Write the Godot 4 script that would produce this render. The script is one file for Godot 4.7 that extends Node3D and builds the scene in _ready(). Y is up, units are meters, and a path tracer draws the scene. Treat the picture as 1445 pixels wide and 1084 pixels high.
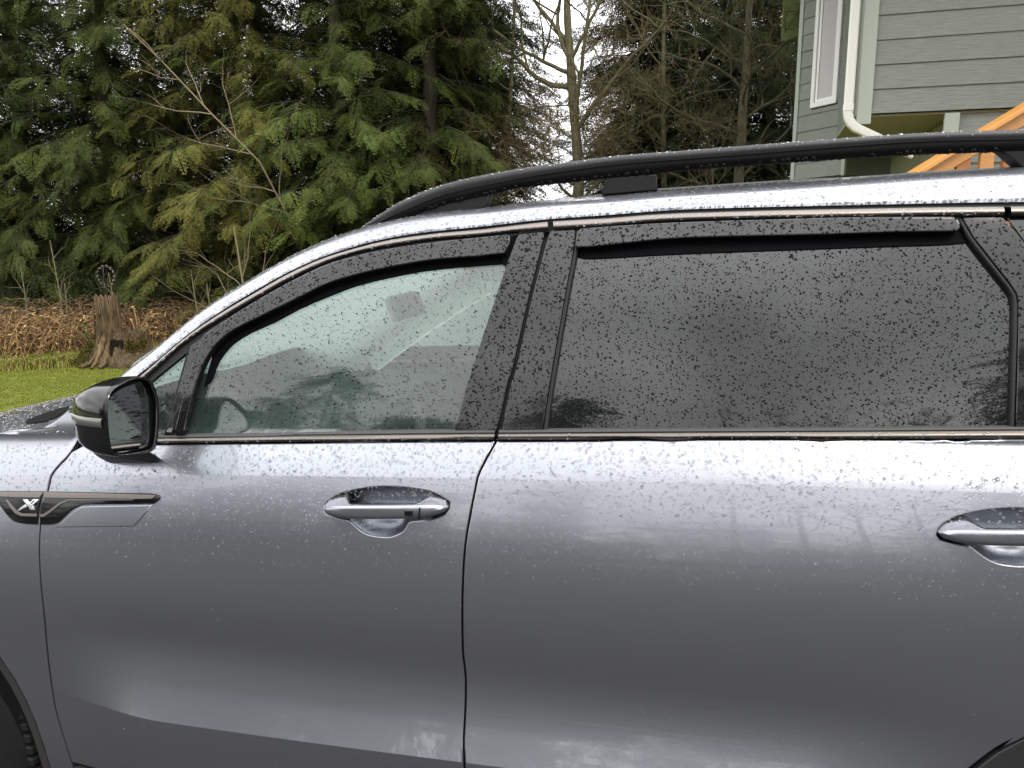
extends Node3D

# ---------------------------------------------------------------- small helpers
class MB:
	var v := PackedVector3Array()
	var n := PackedVector3Array()
	var c := PackedColorArray()
	var i := PackedInt32Array()
	func p(pos: Vector3, nor: Vector3, col := Color.WHITE) -> int:
		v.append(pos); n.append(nor); c.append(col)
		return v.size() - 1
	func tri(a: int, b: int, d: int) -> void:
		var f := (v[b] - v[a]).cross(v[d] - v[a])
		if f.length_squared() < 1e-18: return
		if f.dot(n[a] + n[b] + n[d]) > 0.0:
			i.append(a); i.append(d); i.append(b)
		else:
			i.append(a); i.append(b); i.append(d)
	func quad(a: int, b: int, d: int, e: int) -> void:
		tri(a, b, d); tri(a, d, e)
	func flat3(a: Vector3, b: Vector3, d: Vector3, out: Vector3, col := Color.WHITE) -> void:
		var f := (b - a).cross(d - a).normalized()
		if f.dot(out) < 0.0: f = -f
		tri(p(a, f, col), p(b, f, col), p(d, f, col))
	func flat4(a: Vector3, b: Vector3, d: Vector3, e: Vector3, out: Vector3, col := Color.WHITE) -> void:
		var f := (d - a).cross(e - b).normalized()
		if f.dot(out) < 0.0: f = -f
		quad(p(a, f, col), p(b, f, col), p(d, f, col), p(e, f, col))
	func mesh() -> ArrayMesh:
		var a := []
		a.resize(Mesh.ARRAY_MAX)
		a[Mesh.ARRAY_VERTEX] = v; a[Mesh.ARRAY_NORMAL] = n; a[Mesh.ARRAY_COLOR] = c; a[Mesh.ARRAY_INDEX] = i
		var m := ArrayMesh.new()
		m.add_surface_from_arrays(Mesh.PRIMITIVE_TRIANGLES, a)
		return m

var rng := RandomNumberGenerator.new()
var M := {}
var D := {}
var used := {}
var car: Node3D

func numbered(called: String) -> String:
	var k: int = used.get(called, 0)
	used[called] = k + 1
	return called if k == 0 else "%s_%03d" % [called, k]

func tag(o: Node, label: String, category: String, group := "") -> Node:
	o.set_meta("label", label); o.set_meta("category", category)
	if group != "": o.set_meta("group", group)
	return o

func thing(called: String, label: String, category: String, at := Vector3.ZERO, turn := 0.0, group := "") -> Node3D:
	var o := Node3D.new()
	o.name = numbered(called)
	o.position = at; o.rotation.y = turn
	add_child(o)
	tag(o, label, category, group)
	return o

func part(called: String, mesh: Mesh, mat: Material, parent: Node, label := "") -> MeshInstance3D:
	var o := MeshInstance3D.new()
	o.name = called
	o.mesh = mesh
	o.material_override = mat
	parent.add_child(o, true)
	if label != "": o.set_meta("label", label)
	return o

func struct(called: String, mesh: Mesh, mat: Material, label := "", category := "") -> MeshInstance3D:
	var o := part(called, mesh, mat, self)
	if label != "": tag(o, label, category)
	o.set_meta("kind", "structure")
	return o

func scatter(called: String, mesh: Mesh, mat: Material, places: Array, tints: PackedColorArray, parent: Node, stuff := true) -> MultiMeshInstance3D:
	var mm := MultiMesh.new()
	mm.transform_format = MultiMesh.TRANSFORM_3D
	mm.use_colors = tints.size() > 0
	mm.mesh = mesh
	mm.instance_count = places.size()
	for k in places.size():
		mm.set_instance_transform(k, places[k])
		if tints.size() > 0: mm.set_instance_color(k, tints[k])
	var o := MultiMeshInstance3D.new()
	o.name = called
	o.multimesh = mm
	o.material_override = mat
	parent.add_child(o, true)
	if stuff: o.set_meta("kind", "stuff")
	return o

func lin(r: float, g: float, b: float) -> Color:
	return Color(r, g, b).linear_to_srgb()

func mat(r: float, g: float, b: float, rough: float, metal := 0.0, spec := 0.5) -> StandardMaterial3D:
	var m := StandardMaterial3D.new()
	m.albedo_color = lin(r, g, b)
	m.roughness = rough; m.metallic = metal; m.metallic_specular = spec
	return m

func noise_tex(freq: float, seed_: int, lo: Color, hi: Color, size := 512, oct := 4, kind := FastNoiseLite.TYPE_SIMPLEX_SMOOTH) -> NoiseTexture2D:
	var f := FastNoiseLite.new()
	f.seed = seed_; f.frequency = freq; f.fractal_octaves = oct; f.noise_type = kind
	var t := NoiseTexture2D.new()
	t.width = size; t.height = size; t.seamless = true; t.noise = f
	var g := Gradient.new()
	g.set_color(0, lo); g.set_color(1, hi)
	t.color_ramp = g
	return t

func v2(a: Array) -> PackedVector2Array:
	var r := PackedVector2Array()
	for k in range(0, a.size(), 2): r.append(Vector2(a[k], a[k + 1]))
	return r

func tube(b: MB, pts: Array, radii: Array, sides := 6, col := Color.WHITE) -> void:
	var last := []
	var ref := Vector3(0.31, 0.17, 0.93).normalized()
	for k in pts.size():
		var t: Vector3 = (pts[mini(k + 1, pts.size() - 1)] - pts[maxi(k - 1, 0)]).normalized()
		var u := ref - t * ref.dot(t)
		if u.length() < 0.05: u = Vector3(0.9, 0.3, 0.1) - t * t.dot(Vector3(0.9, 0.3, 0.1))
		u = u.normalized()
		ref = u
		var w := t.cross(u)
		var ring := []
		for s in sides:
			var a := TAU * s / sides
			var d := u * cos(a) + w * sin(a)
			ring.append(b.p(pts[k] + d * radii[k], d, col))
		if k > 0:
			for s in sides:
				b.quad(last[s], last[(s + 1) % sides], ring[(s + 1) % sides], ring[s])
		last = ring

func box(b: MB, at: Vector3, size: Vector3, basis := Basis.IDENTITY, bev := 0.0, col := Color.WHITE) -> void:
	var h := size / 2
	if bev <= 0.0:
		for ax in 3:
			for s in [-1.0, 1.0]:
				var n := Vector3.ZERO; n[ax] = s
				var u := Vector3.ZERO; u[(ax + 1) % 3] = h[(ax + 1) % 3]
				var w := Vector3.ZERO; w[(ax + 2) % 3] = h[(ax + 2) % 3]
				var c0 := n * h[ax]
				b.flat4(at + basis * (c0 - u - w), at + basis * (c0 + u - w), at + basis * (c0 + u + w), at + basis * (c0 - u + w), basis * n, col)
		return
	var e := minf(bev, minf(h.x, minf(h.y, h.z)) * 0.6)
	for ax in 3:
		for s in [-1.0, 1.0]:
			var n := Vector3.ZERO; n[ax] = s
			var i1 := (ax + 1) % 3
			var i2 := (ax + 2) % 3
			var u := Vector3.ZERO; u[i1] = h[i1] - e
			var w := Vector3.ZERO; w[i2] = h[i2] - e
			var c0 := n * h[ax]
			b.flat4(at + basis * (c0 - u - w), at + basis * (c0 + u - w), at + basis * (c0 + u + w), at + basis * (c0 - u + w), basis * n, col)
			for s2 in [-1.0, 1.0]:
				var m := Vector3.ZERO; m[i1] = s2
				var along := Vector3.ZERO; along[i2] = h[i2] - e
				var p0 := n * h[ax] + m * (h[i1] - e)
				var p1 := n * (h[ax] - e) + m * h[i1]
				b.flat4(at + basis * (p0 - along), at + basis * (p0 + along), at + basis * (p1 + along), at + basis * (p1 - along), basis * (n + m), col)
	for sx in [-1.0, 1.0]:
		for sy in [-1.0, 1.0]:
			for sz in [-1.0, 1.0]:
				var q := Vector3(sx * h.x, sy * h.y, sz * h.z)
				b.flat3(at + basis * (q - Vector3(0, sy * e, sz * e)), at + basis * (q - Vector3(sx * e, 0, sz * e)), at + basis * (q - Vector3(sx * e, sy * e, 0)), basis * q, col)

func box_mesh(size: Vector3, bev := 0.0, basis := Basis.IDENTITY, at := Vector3.ZERO) -> ArrayMesh:
	var b := MB.new()
	box(b, at, size, basis, bev)
	return b.mesh()

# ---------------------------------------------------------------- the car's side as a surface z(X, Y)
const NA := [1.165, 34, 1.13, 31, 1.0885, 27, 1.0875, 22.5, 1.04, 18, 0.98, 13, 0.9, 7, 0.82, 1, 0.79, -2, 0.735, -5.5, 0.7, -2, 0.665, 7, 0.63, 15, 0.59, 21, 0.537, 23, 0.536, -3, 0.435, -6, 0.3, -9, 0.15, -12]
const NB := [1.165, 34, 1.13, 31, 1.0885, 27, 1.0875, 22.5, 1.04, 18, 0.98, 13, 0.9, 7, 0.82, 1, 0.7, -3, 0.6, -3, 0.5, -3, 0.4, -5, 0.3, -9, 0.15, -12]
var prof_a := PackedFloat32Array()
var prof_b := PackedFloat32Array()
const PY := 0.0025

func table(t: Array) -> PackedFloat32Array:
	var ts := []
	for k in range(0, t.size(), 2): ts.append([t[k], t[k + 1]])
	ts.sort_custom(func(a, b): return a[0] < b[0])
	var out := PackedFloat32Array()
	var z := 0.0
	var last := 0.0
	var seg := 0
	for k in 407:
		var y := 0.15 + PY * k
		while seg < ts.size() - 2 and y > ts[seg + 1][0]: seg += 1
		var f := clampf((y - ts[seg][0]) / (ts[seg + 1][0] - ts[seg][0]), 0.0, 1.0)
		var d := -tan(deg_to_rad(lerpf(ts[seg][1], ts[seg + 1][1], f)))
		if k > 0: z += (d + last) * 0.5 * PY
		last = d
		out.append(z)
	for k in 407: out[k] = out[k] - z - 0.085
	return out

func look(p: PackedFloat32Array, y: float) -> float:
	var f := clampf((y - 0.15) / PY, 0.0, 405.99)
	var k := int(f)
	return lerpf(p[k], p[k + 1], f - k)

func shift(x: float, y: float) -> float:
	return 0.041 * x * (1.0 - smoothstep(0.68, 0.9, y)) + (0.012 * pow((x - 0.05) / 0.95, 2.0) - 0.0045) * smoothstep(0.75, 1.0, y)

func zs(x: float, y: float) -> float:
	var z := -0.018 * pow(minf(x, 0.0), 2.0) - 0.012 * pow(maxf(x - 0.3, 0.0), 2.0) - 0.25 * pow(maxf(-1.75 - x, 0.0), 2.0) - 0.2 * pow(maxf(x - 1.9, 0.0), 2.0)
	if y <= 1.165:
		var yl := y + shift(x, y)
		var k := smoothstep(-1.06, -0.72, x) * smoothstep(1.0, 0.55, x)
		return z + lerpf(look(prof_b, yl), look(prof_a, yl), k)
	var h := y - 1.165
	return z - 0.095 - (tan(deg_to_rad(17.0)) * h + (tan(deg_to_rad(25.0)) - tan(deg_to_rad(17.0))) * h * h / 0.9)

const ZC := -0.92
func hood_edge(x: float) -> float:
	return 1.156 + 0.13 * (x + 1.17) - 0.10 * pow(maxf(0.0, -1.2 - x), 2.0)

func hood_y(x: float, z: float) -> float:
	var ze := zs(x, minf(hood_edge(x), 1.16)) - 0.004
	var u := clampf((ze - z) / (2.0 * (ze - ZC)), 0.0, 1.0)
	var w := 2.0 * u - 1.0
	return hood_edge(x) + 0.036 * (1.0 - w * w) - 0.020 * exp(-pow(w / 0.3, 2.0))

# surfaces: 0 body side below the belt, (X, sheared Y); 1 greenhouse side (X, Y); 2 hood (X, z); 3 flat, facing +z; 4 flat, facing up (X, z)
var flat_z := 0.0
func sp(mode: int, u: float, w: float) -> Vector3:
	if mode == 0:
		var y := w
		for k in 5: y = w - shift(u, y)
		return Vector3(u, y, zs(u, y))
	if mode == 1: return Vector3(u, w, zs(u, w))
	if mode == 2: return Vector3(u, hood_y(u, w), w)
	if mode == 4: return Vector3(u, flat_z, w)
	return Vector3(u, w, flat_z)

func sn(mode: int, u: float, w: float) -> Vector3:
	var e := 0.0008
	var a := sp(mode, u + e, w) - sp(mode, u - e, w)
	var b := sp(mode, u, w + e) - sp(mode, u, w - e)
	var n := a.cross(b).normalized()
	if mode == 2 or mode == 4: return n if n.y > 0.0 else -n
	return n if n.z > 0.0 else -n

func dense(poly: PackedVector2Array, step: float) -> PackedVector2Array:
	var out := PackedVector2Array()
	for k in poly.size():
		var a := poly[k]
		var b := poly[(k + 1) % poly.size()]
		var d := a.distance_to(b)
		if d < 0.0006: continue
		var m := maxi(1, int(d / step))
		for j in m: out.append(a.lerp(b, float(j) / m))
	if Geometry2D.is_polygon_clockwise(out): out.reverse()
	return out

func inset(poly: PackedVector2Array, d: float) -> PackedVector2Array:
	var out := PackedVector2Array()
	var m := poly.size()
	for k in m:
		var e0 := (poly[k] - poly[(k + m - 1) % m]).normalized()
		var e1 := (poly[(k + 1) % m] - poly[k]).normalized()
		var n0 := Vector2(-e0.y, e0.x)
		var n1 := Vector2(-e1.y, e1.x)
		var s := (n0 + n1)
		var den := 1.0 + n0.dot(n1)
		out.append(poly[k] + s * d / maxf(den, 0.5))
	return out

func grid_lines(lo: float, hi: float, step: float, extra := []) -> Array:
	var r := [lo - 0.001]
	var x := lo + step * 0.5
	while x < hi:
		r.append(x); x += step
	for e in extra:
		if e > lo and e < hi: r.append(e)
	r.append(hi + 0.001)
	r.sort()
	return r

# a panel with a rolled edge, lying on a surface
func skin(b: MB, mode: int, poly0: PackedVector2Array, off := 0.0, thick := 0.012, bev := 0.0025, step := 0.03, holes: Array = [], extra: Array = []) -> void:
	var src := PackedVector2Array()
	for q in poly0: src.append(Vector2(q.x, q.y + shift(q.x, q.y)) if mode == 0 else q)
	var poly := dense(src, step * 0.6)
	var inner := inset(poly, bev)
	var lo := inner[0]
	var hi := inner[0]
	for q in inner:
		lo = lo.min(q); hi = hi.max(q)
	var xs := grid_lines(lo.x, hi.x, step)
	var ys := grid_lines(lo.y, hi.y, step, extra)
	var touched := {}
	var rims := [inner]
	for h in holes:
		var hh := PackedVector2Array()
		for q in h: hh.append(Vector2(q.x, q.y + shift(q.x, q.y)) if mode == 0 else q)
		rims.append(dense(hh, 0.006))
	for rim in rims:
		var m: int = rim.size()
		for k in m:
			var a: Vector2 = rim[k]
			var d: Vector2 = rim[(k + 1) % m]
			var cnt := int(a.distance_to(d) / 0.003) + 1
			for j in cnt:
				var q := a.lerp(d, float(j) / cnt)
				touched[Vector2i(xs.bsearch(q.x), ys.bsearch(q.y))] = true
	for ix in range(1, xs.size()):
		for iy in range(1, ys.size()):
			var x0: float = xs[ix - 1]
			var x1: float = xs[ix]
			var y0: float = ys[iy - 1]
			var y1: float = ys[iy]
			var rect := PackedVector2Array([Vector2(x0, y0), Vector2(x1, y0), Vector2(x1, y1), Vector2(x0, y1)])
			var mid := Vector2((x0 + x1) / 2, (y0 + y1) / 2)
			var pieces := []
			if not touched.has(Vector2i(ix, iy)):
				if not Geometry2D.is_point_in_polygon(mid, inner): continue
				var inhole := false
				for k in range(1, rims.size()):
					if Geometry2D.is_point_in_polygon(mid, rims[k]): inhole = true
				if inhole: continue
				pieces = [rect]
			else:
				pieces = Geometry2D.intersect_polygons(rect, inner)
				for k in range(1, rims.size()):
					var nx := []
					for pc in pieces: nx.append_array(Geometry2D.clip_polygons(pc, rims[k]))
					pieces = nx
			for pc in pieces:
				if pc.size() < 3: continue
				var ids := []
				for q in pc:
					var to: Vector2 = mid - q
					var qn: Vector2 = q + to * minf(0.4, 0.0045 / maxf(to.length(), 0.0001))
					var nn := sn(mode, qn.x, qn.y)
					ids.append(b.p(sp(mode, q.x, q.y) + nn * off, nn))
				var t := Geometry2D.triangulate_polygon(pc)
				for k in range(0, t.size(), 3): b.tri(ids[t[k]], ids[t[k + 1]], ids[t[k + 2]])
	for r in rims.size():
		var outer: PackedVector2Array = poly if r == 0 else inset(rims[r], bev)
		var inr: PackedVector2Array = rims[r]
		var m := inr.size()
		var rows := []
		for k in m:
			var q := inr[k]
			var o := outer[k]
			var n := sn(mode, q.x, q.y)
			var pq := sp(mode, q.x, q.y)
			var po := sp(mode, o.x, o.y)
			var od := po - pq
			od = od - n * od.dot(n)
			od = od.normalized() if od.length() > 1e-7 else Vector3.ZERO
			rows.append([b.p(pq + n * off, n), b.p(po + n * (off - bev * 0.3), (n + od * 0.8).normalized()), b.p(po + n * (off - bev), od), b.p(po + n * (off - thick), od)])
		for k in m:
			var a: Array = rows[k]
			var d: Array = rows[(k + 1) % m]
			for s in 3: b.quad(a[s], d[s], d[s + 1], a[s + 1])

# a moulding between two matched lines on the side, crowned by the given height
func band(b: MB, top: PackedVector2Array, bot: PackedVector2Array, off: float, crown := 0.0, thick := 0.008, mode := 1) -> void:
	var prof := [[0.0, -1.0], [0.0, 0.0], [0.12, 0.62], [0.3, 0.9], [0.5, 1.0], [0.7, 0.9], [0.88, 0.62], [1.0, 0.0], [1.0, -1.0]] if crown > 0.0 else [[0.0, -1.0], [0.0, 0.0], [0.5, 0.0], [1.0, 0.0], [1.0, -1.0]]
	var last := []
	for k in top.size():
		var row := []
		for j in prof.size():
			var q := top[k].lerp(bot[k], prof[j][0])
			var h: float = prof[j][1] * crown if prof[j][1] >= 0.0 else -thick
			var n := Vector3(0, 0.35, 1).normalized()
			var across := Vector3(bot[k].x - top[k].x, bot[k].y - top[k].y, 0)
			var w := across.length()
			across = across.normalized()
			var slope := 0.0
			if crown > 0.0: slope = (prof[j][0] - 0.5) * 3.4 * clampf(crown / maxf(w * 0.25, 0.001), 0.0, 1.0)
			var nn := (n + across * slope).normalized()
			if prof[j][1] < 0.0: nn = across * (1.0 if j > 0 else -1.0)
			row.append(b.p(Vector3(q.x, q.y, zs(q.x, q.y) + off + h), nn))
		if k > 0:
			for j in prof.size() - 1: b.quad(last[j], last[j + 1], row[j + 1], row[j])
		else: pass
		last = row

func mirrored(b: MB) -> MB:
	var r := MB.new()
	for k in b.v.size(): r.p(Vector3(b.v[k].x, b.v[k].y, 2.0 * ZC - b.v[k].z), Vector3(b.n[k].x, b.n[k].y, -b.n[k].z), b.c[k])
	for k in range(0, b.i.size(), 3): r.tri(b.i[k], b.i[k + 1], b.i[k + 2])
	return r

func loft(b: MB, rings: Array, cap := false) -> void:
	# rings of equal size; smooth normals from neighbours
	var rows := []
	var m: int = rings[0].size()
	var centre := Vector3.ZERO
	for r in rings.size():
		var row := []
		for k in m:
			var du: Vector3 = rings[r][(k + 1) % m] - rings[r][(k + m - 1) % m]
			var dv: Vector3 = rings[mini(r + 1, rings.size() - 1)][k] - rings[maxi(r - 1, 0)][k]
			var n := du.cross(dv).normalized()
			row.append([rings[r][k], n])
		rows.append(row)
	var mid := Vector3.ZERO
	for k in m: mid += rings[rings.size() / 2][k] / m
	var s := 0.0
	for k in m: s += rows[rings.size() / 2][k][1].dot(rings[rings.size() / 2][k] - mid)
	var flip := -1.0 if s < 0.0 else 1.0
	var last := []
	for r in rows.size():
		var ids := []
		for k in m: ids.append(b.p(rows[r][k][0], rows[r][k][1] * flip))
		if r > 0:
			for k in m: b.quad(last[k], last[(k + 1) % m], ids[(k + 1) % m], ids[k])
		last = ids
	if cap:
		for r in [0, rings.size() - 1]:
			var cen := Vector3.ZERO
			for k in m: cen += rings[r][k] / m
			var out: Vector3 = (cen - mid).normalized()
			for k in m: b.flat3(cen, rings[r][k], rings[r][(k + 1) % m], out)

# ---------------------------------------------------------------- materials
func materials() -> void:
	var m := mat(0.255, 0.265, 0.295, 0.30, 0.85)
	m.clearcoat_enabled = true; m.clearcoat = 1.0; m.clearcoat_roughness = 0.02
	M.paint = m
	m = mat(0.006, 0.006, 0.007, 0.04, 0.0, 0.5)
	M.gloss = m
	m = mat(0.006, 0.006, 0.007, 0.05, 0.0, 0.52)
	M.pillar = m
	m = mat(0.008, 0.008, 0.009, 0.06, 0.0, 0.51)
	M.visor = m
	M.rubber = mat(0.006, 0.006, 0.007, 0.55, 0.0, 0.4)
	M.felt = mat(0.03, 0.03, 0.03, 0.6)
	M.shade_seal = mat(0.003, 0.003, 0.004, 0.6, 0.0, 0.12)
	M.plastic = mat(0.022, 0.022, 0.023, 0.42)
	M.rack = mat(0.026, 0.026, 0.028, 0.42, 0.0, 0.4)
	M.foot = mat(0.010, 0.010, 0.011, 0.5, 0.0, 0.35)
	M.under = mat(0.003, 0.003, 0.003, 0.6, 0.0, 0.2)
	M.chrome = mat(0.20, 0.178, 0.162, 0.38, 1.0)
	M.pocket = mat(0.125, 0.135, 0.16, 0.36, 0.9)
	M.twig_dark = mat(0.028, 0.027, 0.016, 0.9)
	M.belt = mat(0.145, 0.130, 0.118, 0.36, 1.0)
	M.bright = mat(0.75, 0.75, 0.76, 0.08, 1.0)
	M.signal = mat(0.10, 0.10, 0.092, 0.12, 0.2, 0.6)
	M.dark_void = mat(0.004, 0.004, 0.004, 0.9, 0.0, 0.2)
	m = mat(0.42, 0.66, 0.57, 0.03, 0.0, 0.66)
	m.transparency = BaseMaterial3D.TRANSPARENCY_ALPHA
	m.albedo_color.a = 0.02
	M.glass = m
	m = mat(0.008, 0.009, 0.009, 0.03, 0.0, 0.57)
	m.transparency = BaseMaterial3D.TRANSPARENCY_ALPHA
	m.albedo_color.a = 0.965
	m.roughness = 0.1
	m.roughness_texture = noise_tex(0.03, 80, Color(0.06, 0.06, 0.06), Color(0.24, 0.24, 0.24), 512, 4)
	m.uv1_triplanar = true; m.uv1_scale = Vector3(5.0, 0.22, 5.0)
	M.privacy = m
	m = mat(0.26, 0.32, 0.30, 0.35)
	m.transparency = BaseMaterial3D.TRANSPARENCY_ALPHA
	m.albedo_color.a = 0.96
	m.backlight_enabled = true
	m.backlight = lin(0.205, 0.285, 0.258)
	M.misted = m
	m = mat(0.88, 1.0, 0.93, 0.6)
	m.backlight_enabled = true
	m.backlight = lin(0.66, 0.86, 0.76)
	M.pale_lining = m
	m = mat(0.95, 0.97, 1.0, 0.0)
	m.refraction_enabled = true; m.refraction_scale = 0.033
	m.transparency = BaseMaterial3D.TRANSPARENCY_ALPHA
	m.albedo_color.a = 0.02
	M.water = m
	m = mat(0.003, 0.003, 0.003, 0.02, 0.0, 0.24)
	M.bead = m
	M.mirror = mat(0.62, 0.66, 0.66, 0.03, 1.0)
	m = mat(0.85, 0.87, 0.87, 0.05, 0.0, 0.6)
	M.lens = m
	M.tyre = mat(0.008, 0.008, 0.008, 0.7, 0.0, 0.3)
	M.liner = mat(0.013, 0.0125, 0.011, 0.8)
	M.alloy = mat(0.3, 0.3, 0.31, 0.3, 1.0)
	M.trim_light = mat(0.80, 0.86, 0.82, 0.6)
	M.trim_dark = mat(0.02, 0.021, 0.022, 0.6)
	M.dash = mat(0.03, 0.034, 0.033, 0.45)
	M.grey_plastic = mat(0.6, 0.65, 0.64, 0.5)
	M.dark_drop = mat(0.003, 0.003, 0.003, 0.25, 0.0, 0.2)
	M.seat = mat(0.012, 0.012, 0.013, 0.55)
	m = mat(1, 1, 1, 0.75)
	m.vertex_color_use_as_albedo = true
	m.backlight_enabled = true
	m.backlight = Color(0.62, 0.62, 0.62)
	m.metallic_specular = 0.35
	M.leaf = m
	m = mat(1, 1, 1, 0.85)
	m.vertex_color_use_as_albedo = true
	M.tint = m
	m = mat(1, 1, 1, 0.9)
	m.albedo_texture = noise_tex(0.02, 3, lin(0.035, 0.027, 0.018), lin(0.10, 0.085, 0.06), 256, 5)
	m.uv1_triplanar = true; m.uv1_world_triplanar = true; m.uv1_scale = Vector3(2.2, 0.5, 2.2)
	m.heightmap_enabled = false
	M.bark = m
	m = mat(1, 1, 1, 0.9)
	m.albedo_texture = noise_tex(0.03, 5, lin(0.045, 0.040, 0.026), lin(0.20, 0.185, 0.088), 256, 5)
	m.uv1_triplanar = true; m.uv1_world_triplanar = true; m.uv1_scale = Vector3(3, 1.2, 3)
	M.mossbark = m
	m = mat(1, 1, 1, 0.9)
	m.albedo_texture = noise_tex(0.02, 9, lin(0.10, 0.14, 0.022), lin(0.18, 0.215, 0.04), 512, 5)
	m.uv1_triplanar = true; m.uv1_world_triplanar = true; m.uv1_scale = Vector3(0.4, 0.4, 0.4)
	M.lawn = m
	m = mat(1, 1, 1, 0.95)
	m.albedo_texture = noise_tex(0.03, 12, lin(0.018, 0.013, 0.007), lin(0.06, 0.045, 0.024), 512, 5)
	m.uv1_triplanar = true; m.uv1_world_triplanar = true; m.uv1_scale = Vector3(0.6, 0.6, 0.6)
	M.litter = m
	m = mat(1, 1, 1, 0.85, 0.0, 0.25)
	m.albedo_texture = noise_tex(0.08, 15, lin(0.012, 0.012, 0.012), lin(0.045, 0.044, 0.042), 512, 5)
	m.uv1_triplanar = true; m.uv1_world_triplanar = true; m.uv1_scale = Vector3(1.2, 1.2, 1.2)
	M.asphalt = m
	for k in 3:
		m = mat(1, 1, 1, 0.62)
		var s: float = [0.94, 1.0, 1.06][k]
		m.albedo_texture = noise_tex(0.03, 30 + k, lin(0.190 * s, 0.203 * s, 0.172 * s), lin(0.238 * s, 0.252 * s, 0.216 * s), 256, 4)
		m.uv1_triplanar = true; m.uv1_scale = Vector3(0.7, 7, 7)
		m.heightmap_enabled = true
		m.heightmap_texture = noise_tex(0.035, 40 + k, Color.BLACK, Color.WHITE, 256, 4)
		m.heightmap_scale = 0.35
		M["siding_%d" % k] = m
	M.trim_board = mat(0.36, 0.40, 0.34, 0.6)
	M.soffit = mat(0.32, 0.32, 0.21, 0.7)
	M.eave = mat(0.20, 0.25, 0.09, 0.7)
	M.white_trim = mat(0.78, 0.78, 0.76, 0.45)
	M.spout = mat(0.68, 0.69, 0.62, 0.5)
	m = mat(0.52, 0.49, 0.50, 0.03, 0.0, 0.9)
	M.house_glass = m
	M.blind = mat(0.55, 0.52, 0.53, 0.7)
	for k in 3:
		m = mat(1, 1, 1, 0.5)
		var s: Array = [[0.50, 0.23, 0.06], [0.62, 0.29, 0.075], [0.33, 0.12, 0.03]][k]
		m.albedo_texture = noise_tex(0.02, 60 + k, lin(s[0] * 0.75, s[1] * 0.7, s[2] * 0.6), lin(s[0], s[1], s[2]), 256, 4)
		m.uv1_triplanar = true; m.uv1_scale = Vector3(1.5, 12, 12)
		M["cedar_%d" % k] = m
	m = mat(1, 1, 1, 0.9)
	m.albedo_texture = noise_tex(0.02, 70, lin(0.006, 0.004, 0.002), lin(0.31, 0.205, 0.095), 512, 5)
	m.uv1_triplanar = true; m.uv1_scale = Vector3(2.6, 0.22, 2.6)
	M.stump = m
	m = mat(1, 1, 1, 0.9)
	m.albedo_texture = noise_tex(0.03, 71, lin(0.004, 0.003, 0.0015), lin(0.19, 0.12, 0.045), 512, 5)
	m.uv1_triplanar = true; m.uv1_scale = Vector3(2.4, 0.8, 2.4)
	M.rotwood = m
	M.pale_wood = mat(0.19, 0.15, 0.095, 0.85)
	M.iron_pale = mat(0.30, 0.28, 0.24, 0.5, 0.5)
	M.rot = mat(0.012, 0.008, 0.004, 0.95, 0.0, 0.2)
	M.iron = mat(0.03, 0.026, 0.022, 0.6, 0.6)

# ---------------------------------------------------------------- the car
const CREASES := [1.088, 0.5365, 1.06, 1.1, 1.12, 1.14, 0.60, 0.63, 0.66, 0.57]

func arch_pts(cx: float, a: float, b: float, cy: float, t0: float, t1: float, n: int) -> PackedVector2Array:
	var r := PackedVector2Array()
	for k in n:
		var t := lerpf(t0, t1, float(k) / (n - 1))
		var c := cos(t)
		var s := sin(t)
		r.append(Vector2(cx + a * signf(c) * pow(absf(c), 2.0 / 2.2), cy + b * signf(s) * pow(absf(s), 2.0 / 2.2)))
	return r

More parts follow.
